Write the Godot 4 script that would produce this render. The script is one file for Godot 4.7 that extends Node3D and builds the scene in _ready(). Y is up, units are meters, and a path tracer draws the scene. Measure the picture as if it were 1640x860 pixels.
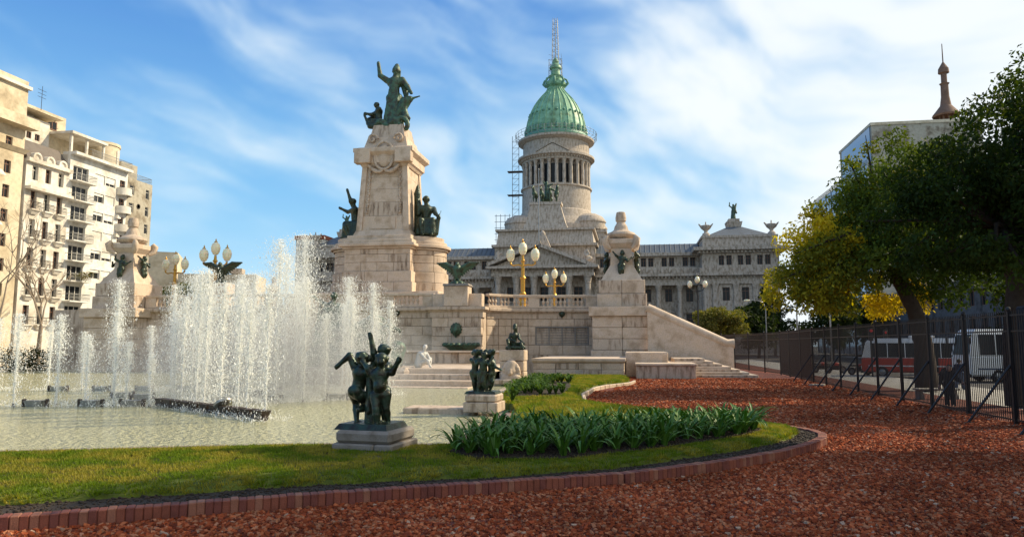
extends Node3D
# A city square: a marble monument with a fountain pool, a domed palace behind, lawns, red gravel, a railing and a street.
var rng := RandomNumberGenerator.new()
var used := {}
var M := {}
var cache := {}


class MB:
	# collects faces; quads are given counter-clockwise as seen from outside
	var v := PackedVector3Array()
	var n := PackedVector3Array()
	var c := PackedColorArray()
	var col := Color(1, 1, 1)
	var t := Transform3D()

	func tri(a: Vector3, b: Vector3, d: Vector3) -> void:
		a = t * a
		b = t * b
		d = t * d
		var nn := (b - a).cross(d - a).normalized()
		trin(a, b, d, nn, nn, nn)

	func trin(a: Vector3, b: Vector3, d: Vector3, na: Vector3, nb: Vector3, nd: Vector3) -> void:
		v.append(a); v.append(d); v.append(b)
		n.append(na); n.append(nd); n.append(nb)
		c.append(col); c.append(col); c.append(col)

	func quad(a: Vector3, b: Vector3, d: Vector3, e: Vector3) -> void:
		tri(a, b, d)
		tri(a, d, e)

	func bx(x0: float, y0: float, z0: float, x1: float, y1: float, z1: float) -> void:
		fr(x0, x1, z0, z1, y0, x0, x1, z0, z1, y1)

	func fr(ax0: float, ax1: float, az0: float, az1: float, y0: float, bx0: float, bx1: float, bz0: float, bz1: float, y1: float) -> void:
		var p := [Vector3(ax0, y0, az0), Vector3(ax1, y0, az0), Vector3(ax1, y0, az1), Vector3(ax0, y0, az1), Vector3(bx0, y1, bz0), Vector3(bx1, y1, bz0), Vector3(bx1, y1, bz1), Vector3(bx0, y1, bz1)]
		quad(p[4], p[7], p[6], p[5])
		quad(p[0], p[1], p[2], p[3])
		for i in 4:
			var j := (i + 1) % 4
			quad(p[i], p[i + 4], p[j + 4], p[j])

	func cb(x0: float, y0: float, z0: float, x1: float, y1: float, z1: float, k: float) -> void:
		# a block whose edges are chamfered by k
		var lo := Vector3(x0, y0, z0)
		var hi := Vector3(x1, y1, z1)
		var f := func(sx: int, sy: int, sz: int, ax: int) -> Vector3:
			var s := [sx, sy, sz]
			var r := Vector3()
			for i in 3:
				r[i] = (hi[i] if s[i] > 0 else lo[i]) - (0.0 if i == ax else s[i] * k)
			return r
		for ax in 3:
			var b := (ax + 1) % 3
			var d := (ax + 2) % 3
			for s in [-1, 1]:
				var q := []
				for e in [[-1, -1], [1, -1], [1, 1], [-1, 1]]:
					var g := [0, 0, 0]
					g[ax] = s
					g[b] = e[0]
					g[d] = e[1]
					q.append(f.call(g[0], g[1], g[2], ax))
				if s > 0:
					quad(q[0], q[1], q[2], q[3])
				else:
					quad(q[3], q[2], q[1], q[0])
			for sb in [-1, 1]:
				for sd in [-1, 1]:
					var g0 := [0, 0, 0]
					g0[b] = sb
					g0[d] = sd
					var g1 := g0.duplicate()
					g0[ax] = -1
					g1[ax] = 1
					var w := [f.call(g0[0], g0[1], g0[2], b), f.call(g1[0], g1[1], g1[2], b), f.call(g1[0], g1[1], g1[2], d), f.call(g0[0], g0[1], g0[2], d)]
					if sb * sd < 0:
						quad(w[0], w[1], w[2], w[3])
					else:
						quad(w[3], w[2], w[1], w[0])
		for sx in [-1, 1]:
			for sy in [-1, 1]:
				for sz in [-1, 1]:
					var a: Vector3 = f.call(sx, sy, sz, 0)
					var b2: Vector3 = f.call(sx, sy, sz, 1)
					var d2: Vector3 = f.call(sx, sy, sz, 2)
					if sx * sy * sz > 0:
						tri(a, b2, d2)
					else:
						tri(a, d2, b2)

	func lathe(pr: Array, seg: int, at := Vector3.ZERO, smooth := true, from := 0.0, to := TAU) -> void:
		# pr: [radius, height] from the bottom up
		for i in pr.size() - 1:
			var r0: float = pr[i][0]
			var y0: float = pr[i][1]
			var r1: float = pr[i + 1][0]
			var y1: float = pr[i + 1][1]
			var sl := Vector2(y1 - y0, r0 - r1).normalized()
			for k in seg:
				var a := from + (to - from) * k / seg
				var b := from + (to - from) * (k + 1) / seg
				var A := Vector3(sin(a), 0, cos(a))
				var Bv := Vector3(sin(b), 0, cos(b))
				var p0 := at + A * r0 + Vector3.UP * y0
				var p1 := at + Bv * r0 + Vector3.UP * y0
				var p2 := at + Bv * r1 + Vector3.UP * y1
				var p3 := at + A * r1 + Vector3.UP * y1
				if smooth:
					var na := (t.basis * (A * sl.x + Vector3.UP * sl.y)).normalized()
					var nb := (t.basis * (Bv * sl.x + Vector3.UP * sl.y)).normalized()
					trin(t * p0, t * p1, t * p2, na, nb, nb)
					trin(t * p0, t * p2, t * p3, na, nb, na)
				else:
					quad(p0, p1, p2, p3)

	func tube(p: Array, r: Array, seg := 6) -> void:
		var rings := []
		var nr := []
		var last := Vector3.ZERO
		for i in p.size():
			var d: Vector3 = (p[mini(i + 1, p.size() - 1)] - p[maxi(i - 1, 0)]).normalized()
			var s := (last - d * last.dot(d)) if last != Vector3.ZERO else (d.cross(Vector3.RIGHT) if absf(d.x) < 0.8 else d.cross(Vector3.UP))
			s = s.normalized()
			last = s
			var u := s.cross(d)
			var ring := []
			var nn := []
			for k in seg:
				var a := TAU * k / seg
				var o := s * cos(a) + u * sin(a)
				ring.append(t * (p[i] + o * r[i]))
				nn.append((t.basis * o).normalized())
			rings.append(ring)
			nr.append(nn)
		for i in p.size() - 1:
			for k in seg:
				var j := (k + 1) % seg
				trin(rings[i][k], rings[i + 1][k], rings[i + 1][j], nr[i][k], nr[i + 1][k], nr[i + 1][j])
				trin(rings[i][k], rings[i + 1][j], rings[i][j], nr[i][k], nr[i + 1][j], nr[i][j])
		for e in [0, p.size() - 1]:
			for k in range(1, seg - 1):
				if e == 0:
					_cap(rings[e][0], rings[e][k], rings[e][k + 1])
				else:
					_cap(rings[e][0], rings[e][k + 1], rings[e][k])

	func _cap(a: Vector3, b: Vector3, d: Vector3) -> void:
		var nn := (b - a).cross(d - a).normalized()
		trin(a, b, d, nn, nn, nn)

	func ell(at: Vector3, r: Vector3, seg := 10) -> void:
		var h := seg / 2
		for i in h:
			var t0 := -PI / 2 + PI * i / h
			var t1 := -PI / 2 + PI * (i + 1) / h
			for k in seg:
				var a := TAU * k / seg
				var b := TAU * (k + 1) / seg
				var d := [Vector3(sin(a) * cos(t0), sin(t0), cos(a) * cos(t0)), Vector3(sin(b) * cos(t0), sin(t0), cos(b) * cos(t0)), Vector3(sin(b) * cos(t1), sin(t1), cos(b) * cos(t1)), Vector3(sin(a) * cos(t1), sin(t1), cos(a) * cos(t1))]
				var q := []
				var m := []
				for e in d:
					q.append(t * (at + e * r))
					m.append((t.basis * (e / r)).normalized())
				if i > 0:
					trin(q[0], q[1], q[2], m[0], m[1], m[2])
				if i < h - 1:
					trin(q[0], q[2], q[3], m[0], m[2], m[3])

	func prism(poly: Array, y0: float, y1: float) -> void:
		# poly: Vector2(x, z) counter-clockwise from above or not: both sides are drawn
		var pk := PackedVector2Array(poly)
		var ix := Geometry2D.triangulate_polygon(pk)
		for i in range(0, ix.size(), 3):
			var a := pk[ix[i]]
			var b := pk[ix[i + 1]]
			var d := pk[ix[i + 2]]
			if (b - a).cross(d - a) > 0:
				var z := b
				b = d
				d = z
			tri(Vector3(a.x, y1, a.y), Vector3(b.x, y1, b.y), Vector3(d.x, y1, d.y))
			tri(Vector3(a.x, y0, a.y), Vector3(d.x, y0, d.y), Vector3(b.x, y0, b.y))
		var cw := Geometry2D.is_polygon_clockwise(pk)
		for i in pk.size():
			var a := pk[i]
			var b := pk[(i + 1) % pk.size()]
			if cw:
				var z := a
				a = b
				b = z
			quad(Vector3(a.x, y0, a.y), Vector3(a.x, y1, a.y), Vector3(b.x, y1, b.y), Vector3(b.x, y0, b.y))

	func facade(w: float, h: float, holes: Array, dep: float) -> void:
		# a wall face in the plane z = 0 with real openings (Rect2) and reveals dep deep
		var xs := [0.0, w]
		var ys := [0.0, h]
		for r in holes:
			xs.append_array([r.position.x, r.end.x])
			ys.append_array([r.position.y, r.end.y])
		xs.sort()
		ys.sort()
		for j in ys.size() - 1:
			if ys[j + 1] - ys[j] < 0.001:
				continue
			var start := -1.0
			var cy: float = (ys[j] + ys[j + 1]) / 2
			for i in xs.size() - 1:
				if xs[i + 1] - xs[i] < 0.001:
					continue
				var solid := true
				for r in holes:
					if r.has_point(Vector2((xs[i] + xs[i + 1]) / 2, cy)):
						solid = false
						break
				if solid and start < 0:
					start = xs[i]
				if start >= 0 and (not solid or xs[i + 1] >= w - 0.001):
					var e: float = xs[i + 1] if solid else xs[i]
					quad(Vector3(start, ys[j], 0), Vector3(e, ys[j], 0), Vector3(e, ys[j + 1], 0), Vector3(start, ys[j + 1], 0))
					start = -1.0
				if not solid:
					start = -1.0
		for r in holes:
			var a := Vector3(r.position.x, r.position.y, 0)
			var b := Vector3(r.end.x, r.position.y, 0)
			var d := Vector3(r.end.x, r.end.y, 0)
			var e := Vector3(r.position.x, r.end.y, 0)
			var k := Vector3(0, 0, -dep)
			quad(a, b, b + k, a + k)
			quad(b, d, d + k, b + k)
			quad(d, e, e + k, d + k)
			quad(e, a, a + k, e + k)

	func mesh(colors := false) -> ArrayMesh:
		var ar := []
		ar.resize(Mesh.ARRAY_MAX)
		ar[Mesh.ARRAY_VERTEX] = v
		ar[Mesh.ARRAY_NORMAL] = n
		if colors:
			ar[Mesh.ARRAY_COLOR] = c
		var m := ArrayMesh.new()
		m.add_surface_from_arrays(Mesh.PRIMITIVE_TRIANGLES, ar)
		return m


func rn(a: float, b: float) -> float:
	return rng.randf_range(a, b)


func V(x: float, y: float, z: float) -> Vector3:
	return Vector3(x, y, z)


func lin(r: float, g: float, b: float) -> Color:
	return Color(r, g, b).linear_to_srgb()


func numbered(called: String) -> String:
	used[called] = used.get(called, 0) + 1
	return called if used[called] == 1 else "%s_%03d" % [called, used[called] - 1]


func tag(o: Node, label: String, category: String, group := "") -> Node:
	o.set_meta("label", label)
	o.set_meta("category", category)
	if group:
		o.set_meta("group", group)
	return o


func thing(called: String, label: String, category: String, at := Vector3.ZERO, turn := 0.0, group := "") -> Node3D:
	var o := Node3D.new()
	o.name = numbered(called)
	add_child(o)
	o.position = at
	o.rotation.y = turn
	tag(o, label, category, group)
	return o


func part(p: Node, called: String, mesh: Mesh, m: Material, at := Vector3.ZERO, turn := 0.0) -> MeshInstance3D:
	var o := MeshInstance3D.new()
	o.name = called
	o.mesh = mesh
	o.material_override = m
	p.add_child(o, true)
	o.position = at
	o.rotation.y = turn
	return o


func top(called: String, mesh: Mesh, m: Material, label: String, category: String, at := Vector3.ZERO, turn := 0.0, group := "") -> MeshInstance3D:
	var o := part(self, numbered(called), mesh, m, at, turn)
	tag(o, label, category, group)
	return o


func setting(called: String, mesh: Mesh, m: Material) -> MeshInstance3D:
	var o := part(self, numbered(called), mesh, m)
	o.set_meta("kind", "structure")
	return o


func again(o: Node3D, at: Vector3, turn := 0.0, label := "", called := "") -> Node3D:
	var base := called if called else String(o.name).rstrip("0123456789").trim_suffix("_")
	var c: Node3D = o.duplicate()
	c.name = numbered(base)
	add_child(c)
	c.position = at
	c.rotation.y = turn
	if label:
		c.set_meta("label", label)
	return c


func stuff(o: Node) -> Node:
	o.set_meta("kind", "stuff")
	return o


func scatter(p: Node, called: String, mesh: Mesh, m: Material, xf: Array, cols: Array = []) -> MultiMeshInstance3D:
	var mm := MultiMesh.new()
	mm.transform_format = MultiMesh.TRANSFORM_3D
	mm.use_colors = cols.size() > 0
	mm.mesh = mesh
	mm.instance_count = xf.size()
	for i in xf.size():
		mm.set_instance_transform(i, xf[i])
		if cols.size() > 0:
			mm.set_instance_color(i, cols[i])
	var o := MultiMeshInstance3D.new()
	o.name = called
	o.multimesh = mm
	o.material_override = m
	p.add_child(o, true)
	stuff(o)
	return o


func noise_tex(key: String, freq: float, ramp: Array, size := 512, normal := 0.0, octaves := 5, kind := FastNoiseLite.TYPE_SIMPLEX_SMOOTH, seed_ := 1) -> NoiseTexture2D:
	if cache.has(key):
		return cache[key]
	var f := FastNoiseLite.new()
	f.noise_type = kind
	f.frequency = freq
	f.fractal_octaves = octaves
	f.fractal_gain = 0.6
	f.seed = seed_
	var x := NoiseTexture2D.new()
	x.width = size
	x.height = size
	x.seamless = true
	x.noise = f
	if normal > 0:
		x.as_normal_map = true
		x.bump_strength = normal
	else:
		var g := Gradient.new()
		g.offsets = PackedFloat32Array(ramp.map(func(e): return e[0]))
		g.colors = PackedColorArray(ramp.map(func(e): return e[1]))
		x.color_ramp = g
	cache[key] = x
	return x


func gr(k: float) -> Color:
	return Color(k, k, k)


func mat(key: String, c: Color, rough: float, tex: Texture2D = null, scale := 1.0, detail: Texture2D = null, dscale := 0.1, nrm: Texture2D = null, nscale := 1.0, metal := 0.0) -> StandardMaterial3D:
	var m := StandardMaterial3D.new()
	m.resource_name = key
	m.albedo_color = c
	m.roughness = rough
	m.metallic = metal
	m.uv1_triplanar = true
	m.uv1_world_triplanar = true
	m.uv1_scale = Vector3.ONE * scale
	if tex:
		m.albedo_texture = tex
	if detail:
		m.detail_enabled = true
		m.detail_albedo = detail
		m.detail_blend_mode = BaseMaterial3D.BLEND_MODE_MUL
		m.detail_uv_layer = BaseMaterial3D.DETAIL_UV_2
		m.uv2_triplanar = true
		m.uv2_world_triplanar = true
		m.uv2_scale = Vector3.ONE * dscale
	if nrm:
		m.normal_enabled = true
		m.normal_texture = nrm
		m.normal_scale = nscale
	M[key] = m
	return m


func blob(bones: Array, cell: float, k: float) -> ArrayMesh:
	# bones: [a, radius, b, radius]; one smooth skin round all of them (surface nets)
	var lo := Vector3.ONE * 1e6
	var hi := -lo
	for b in bones:
		for e in [[b[0], b[1]], [b[2], b[3]]]:
			lo = lo.min(e[0] - Vector3.ONE * (e[1] + cell * 3))
			hi = hi.max(e[0] + Vector3.ONE * (e[1] + cell * 3))
	var nx := int((hi.x - lo.x) / cell) + 2
	var ny := int((hi.y - lo.y) / cell) + 2
	var nz := int((hi.z - lo.z) / cell) + 2
	var f := PackedFloat32Array()
	f.resize(nx * ny * nz)
	f.fill(9.0)
	var mark := PackedByteArray()
	mark.resize(nx * ny * nz)
	for b in bones:
		var a: Vector3 = b[0]
		var ra: float = b[1]
		var e: Vector3 = b[2]
		var rb: float = b[3]
		var pad := maxf(ra, rb) + k + cell * 1.5
		var l := ((a.min(e) - Vector3.ONE * pad - lo) / cell).max(Vector3.ZERO)
		var h := (a.max(e) + Vector3.ONE * pad - lo) / cell
		var ae := e - a
		var inv := 1.0 / maxf(ae.length_squared(), 1e-9)
		for z in range(int(l.z), mini(int(h.z) + 1, nz)):
			for y in range(int(l.y), mini(int(h.y) + 1, ny)):
				var row := (z * ny + y) * nx
				for x in range(int(l.x), mini(int(h.x) + 1, nx)):
					var p := lo + Vector3(x, y, z) * cell - a
					var s := clampf(p.dot(ae) * inv, 0.0, 1.0)
					var d := (p - ae * s).length() - lerpf(ra, rb, s)
					var o := f[row + x]
					var q := maxf(k - absf(o - d), 0.0)
					f[row + x] = minf(o, d) - q * q * 0.25 / k
					mark[row + x] = 1
	var idx := PackedInt32Array()
	idx.resize(nx * ny * nz)
	idx.fill(-1)
	var vs := PackedVector3Array()
	var off := [0, 1, nx, nx + 1, nx * ny, nx * ny + 1, nx * ny + nx, nx * ny + nx + 1]
	var edges := [[0, 1], [2, 3], [4, 5], [6, 7], [0, 2], [1, 3], [4, 6], [5, 7], [0, 4], [1, 5], [2, 6], [3, 7]]
	for z in nz - 1:
		for y in ny - 1:
			for x in nx - 1:
				var i0 := (z * ny + y) * nx + x
				if mark[i0] == 0:
					continue
				var neg := 0
				for o in off:
					if f[i0 + o] < 0.0:
						neg += 1
				if neg == 0 or neg == 8:
					continue
				var s := Vector3.ZERO
				var cnt := 0
				for e in edges:
					var fa := f[i0 + off[e[0]]]
					var fb := f[i0 + off[e[1]]]
					if (fa < 0.0) != (fb < 0.0):
						var w := fa / (fa - fb)
						var pa := Vector3(e[0] & 1, (e[0] >> 1) & 1, e[0] >> 2)
						var pb := Vector3(e[1] & 1, (e[1] >> 1) & 1, e[1] >> 2)
						s += pa.lerp(pb, w)
						cnt += 1
				idx[i0] = vs.size()
				vs.append(lo + (Vector3(x, y, z) + s / cnt) * cell)
	var ix := PackedInt32Array()
	var st := [1, nx, nx * ny]
	for z in range(1, nz - 1):
		for y in range(1, ny - 1):
			for x in range(1, nx - 1):
				var i0 := (z * ny + y) * nx + x
				if mark[i0] == 0:
					continue
				var inside := f[i0] < 0.0
				for ax in 3:
					if inside == (f[i0 + st[ax]] < 0.0):
						continue
					var u: int = st[(ax + 1) % 3]
					var w: int = st[(ax + 2) % 3]
					var a := idx[i0]
					var b := idx[i0 - u]
					var c := idx[i0 - u - w]
					var d := idx[i0 - w]
					if a < 0 or b < 0 or c < 0 or d < 0:
						continue
					if inside:
						ix.append_array([a, c, b, a, d, c])
					else:
						ix.append_array([a, b, c, a, c, d])
	var ns := PackedVector3Array()
	ns.resize(vs.size())
	for i in range(0, ix.size(), 3):
		var nn := (vs[ix[i + 2]] - vs[ix[i]]).cross(vs[ix[i + 1]] - vs[ix[i]])
		for q in 3:
			ns[ix[i + q]] += nn
	for i in ns.size():
		ns[i] = ns[i].normalized()
	var ar := []
	ar.resize(Mesh.ARRAY_MAX)
	ar[Mesh.ARRAY_VERTEX] = vs
	ar[Mesh.ARRAY_NORMAL] = ns
	ar[Mesh.ARRAY_INDEX] = ix
	var m := ArrayMesh.new()
	m.add_surface_from_arrays(Mesh.PRIMITIVE_TRIANGLES, ar)
	return m


func human(b: Array, s: float, fat: float, face: Vector3, j: Dictionary, fingers := true, big_head := 1.0) -> void:
	# adds the bones of a figure s metres tall; j holds pelvis, chest, head, le, lh, re, rh, lk, lf, rk, rf (elbow, hand, knee, foot)
	var up: Vector3 = (j.chest - j.pelvis).normalized()
	var side := up.cross(face).normalized()
	face = side.cross(up).normalized()
	var hr := 0.062 * s * (1.0 + (fat - 1.0) * 0.55) * big_head
	b.append([j.pelvis, 0.078 * s * fat, j.pelvis.lerp(j.chest, 0.5), 0.07 * s * fat])
	b.append([j.pelvis.lerp(j.chest, 0.45) + face * 0.018 * s * fat, 0.068 * s * fat, j.chest, 0.088 * s * fat])
	b.append([j.chest + side * 0.05 * s, 0.07 * s * fat, j.chest - side * 0.05 * s, 0.07 * s * fat])
	b.append([j.chest + up * 0.05 * s, 0.045 * s * fat, j.head - up * hr * 0.6, 0.036 * s * fat])
	var hf: Vector3 = j.get("look", face)
	b.append([j.head + up * hr * 0.12 - hf * hr * 0.14, hr, j.head + up * hr * 0.2 + hf * hr * 0.1, hr * 0.93])
	b.append([j.head - up * hr * 0.5 + hf * hr * 0.35, hr * 0.6, j.head - up * hr * 0.62 + hf * hr * 0.5, hr * 0.4])
	b.append([j.head + hf * hr * 0.95 + up * hr * 0.1, hr * 0.1, j.head + hf * hr * 1.12 - up * hr * 0.2, hr * 0.17])
	for q in [[1.0, j.le, j.lh, j.lk, j.lf], [-1.0, j.re, j.rh, j.rk, j.rf]]:
		var sg: float = q[0]
		var sh: Vector3 = j.chest + side * sg * 0.11 * s * minf(fat, 1.15) + up * 0.035 * s
		b.append([j.head + side * sg * hr * 0.98, hr * 0.16, j.head + side * sg * hr * 1.02 - up * hr * 0.25, hr * 0.12])
		b.append([sh, 0.047 * s * fat, q[1], 0.036 * s * fat])
		var hand: Vector3 = q[2]
		var dir := (hand - q[1] as Vector3).normalized()
		b.append([q[1], 0.037 * s * fat, hand, 0.024 * s * fat])
		b.append([hand, 0.024 * s * fat, hand + dir * 0.035 * s, 0.026 * s * fat])
		if fingers:
			var fs := dir.cross(face if absf(dir.dot(face)) < 0.9 else up).normalized()
			for i in 4:
				var r := hand + dir * 0.04 * s + fs * (i - 1.5) * 0.014 * s * fat
				var mid := r + dir * (0.03 if i in [1, 2] else 0.024) * s
				b.append([r, 0.0085 * s * fat, mid, 0.008 * s * fat])
				b.append([mid, 0.008 * s * fat, mid + (dir + face * 0.7) * 0.016 * s, 0.007 * s * fat])
			b.append([hand + fs * 0.018 * s, 0.009 * s * fat, hand + (fs * 1.2 + dir).normalized() * 0.05 * s, 0.008 * s * fat])
		var hp: Vector3 = j.pelvis + side * sg * 0.052 * s * fat - up * 0.02 * s
		var lg := sqrt(fat)
		b.append([hp, 0.07 * s * fat, q[3], 0.045 * s * lg])
		var ft: Vector3 = q[4]
		b.append([q[3], 0.045 * s * lg, q[3].lerp(ft, 0.35), 0.046 * s * lg])
		b.append([q[3].lerp(ft, 0.35), 0.046 * s * lg, ft, 0.029 * s * lg])
		var toe := Vector3(face.x, 0, face.z).normalized()
		b.append([ft - Vector3.UP * 0.012 * s, 0.026 * s * fat, ft + toe * 0.085 * s - Vector3.UP * 0.022 * s, 0.02 * s * fat])


func window(p: Node, x: float, y: float, w: float, h: float, z: float, fm: Material, gm: Material, bars := 1, sill := false) -> void:
	# a framed window whose lower left corner is at x, y
	var key := "win%.2f_%.2f_%d_%s" % [w, h, bars, sill]
	if not cache.has(key):
		var f := MB.new()
		var e := minf(0.11, w * 0.09)
		f.bx(0, 0, 0, e, h, 0.08)
		f.bx(w - e, 0, 0, w, h, 0.08)
		f.bx(e, 0, 0, w - e, e, 0.08)
		f.bx(e, h - e, 0, w - e, h, 0.08)
		for i in bars:
			var bx0 := w * (i + 1) / (bars + 1)
			f.bx(bx0 - e * 0.4, e, 0.005, bx0 + e * 0.4, h - e, 0.07)
		if h > w * 1.3:
			f.bx(e, h * 0.7, 0.008, w - e, h * 0.7 + e * 0.8, 0.06)
		var g := MB.new()
		g.bx(e * 0.5, e * 0.5, 0.01, w - e * 0.5, h - e * 0.5, 0.035)
		var s: ArrayMesh = null
		if sill:
			var sb := MB.new()
			sb.bx(-0.15, -0.16, 0.0, w + 0.15, -0.005, 0.5)
			s = sb.mesh()
		cache[key] = [f.mesh(), g.mesh(), s]
	var c: Array = cache[key]
	var o := part(p, "window", c[0], fm, V(x, y, z))
	part(o, "pane", c[1], gm)
	if c[2]:
		part(o, "sill", c[2], fm)


func _ready() -> void:
	rng.seed = 20240
	var cam := Camera3D.new()
	cam.name = "camera"
	cam.fov = 40.74
	cam.far = 3000.0
	cam.position = V(0, 2.5, 0)
	cam.rotation = V(deg_to_rad(6.014), deg_to_rad(9.3), 0)
	add_child(cam)
	cam.current = true
	var we := WorldEnvironment.new()
	we.name = "environment"
	var env := Environment.new()
	env.background_mode = Environment.BG_SKY
	var sky := Sky.new()
	sky.sky_material = sky_panorama()
	env.sky = sky
	env.background_energy_multiplier = 1.0
	env.tonemap_mode = Environment.TONE_MAPPER_LINEAR
	env.tonemap_exposure = 1.25
	env.sdfgi_enabled = true
	env.ssao_enabled = true
	env.ssil_enabled = true
	env.volumetric_fog_enabled = true
	env.volumetric_fog_density = 0.0
	we.environment = env
	add_child(we)
	var sun := DirectionalLight3D.new()
	sun.name = "sun"
	sun.light_energy = 1.6
	sun.light_angular_distance = 0.5
	sun.light_color = Color(1.0, 0.93, 0.80)
	sun.shadow_enabled = true
	add_child(sun)
	sun.look_at_from_position(V(0.715, 0.588, -0.38) * 100, Vector3.ZERO)
	materials()
	grounds()
	terrace()
	monument()
	palace()
	left_buildings()
	right_buildings()
	street()
	pool()
	sculptures()
	lawns()
	fence()
	trees()
	jets()
	gravel()


func sky_panorama() -> PanoramaSkyMaterial:
	# air and high streaky cloud, the same formula all round
	var w := 1536
	var h := 768
	var im := Image.create(w, h, false, Image.FORMAT_RGB8)
	var n1 := FastNoiseLite.new()
	n1.seed = 7
	n1.noise_type = FastNoiseLite.TYPE_SIMPLEX_SMOOTH
	n1.frequency = 1.0
	n1.fractal_octaves = 6
	n1.fractal_gain = 0.6
	var n2 := FastNoiseLite.new()
	n2.seed = 31
	n2.noise_type = FastNoiseLite.TYPE_SIMPLEX_SMOOTH
	n2.frequency = 1.0
	n2.fractal_octaves = 3
	var high := Color(0.25, 0.46, 0.75)
	var mid := Color(0.51, 0.73, 0.89)
	var low := Color(0.76, 0.88, 0.93)
	var white := Color(0.91, 0.925, 0.93)
	for j in h:
		var el := PI / 2 - PI * (j + 0.5) / h
		var e := maxf(sin(el), 0.0)
		var base := low.lerp(mid, smoothstep(0.0, 0.22, e)).lerp(high, smoothstep(0.14, 0.58, e))
		if el < -0.15:
			im.fill_rect(Rect2i(0, j, w, 1), base)
			continue
		for i in w:
			var az := (i + 0.5) / w * TAU
			var d := Vector3(sin(az) * cos(el), sin(el), -cos(az) * cos(el))
			# thin high cloud drawn out along one slanting direction
			var al := d.x * 0.93 - d.y * 0.37
			var ac := d.x * 0.37 + d.y * 0.93
			var wx := n2.get_noise_3d(d.x * 2.4, d.y * 2.4, d.z * 2.4)
			var s := n1.get_noise_3d(al * 2.3 + wx * 0.25, ac * 8.5 + wx * 0.5, d.z * 2.0)
			var b := n2.get_noise_3d(d.x * 2.6 + 5.0, d.y * 5.0 + 2.0, d.z * 2.6)
			var cover := s * 0.6 + b * 0.42 + 0.21 + 0.9 * d.x
			var k := smoothstep(-0.42, 0.55, cover)
			im.set_pixel(i, j, base.lerp(white, k * 0.95))
	var m := PanoramaSkyMaterial.new()
	m.panorama = ImageTexture.create_from_image(im)
	return m


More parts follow.
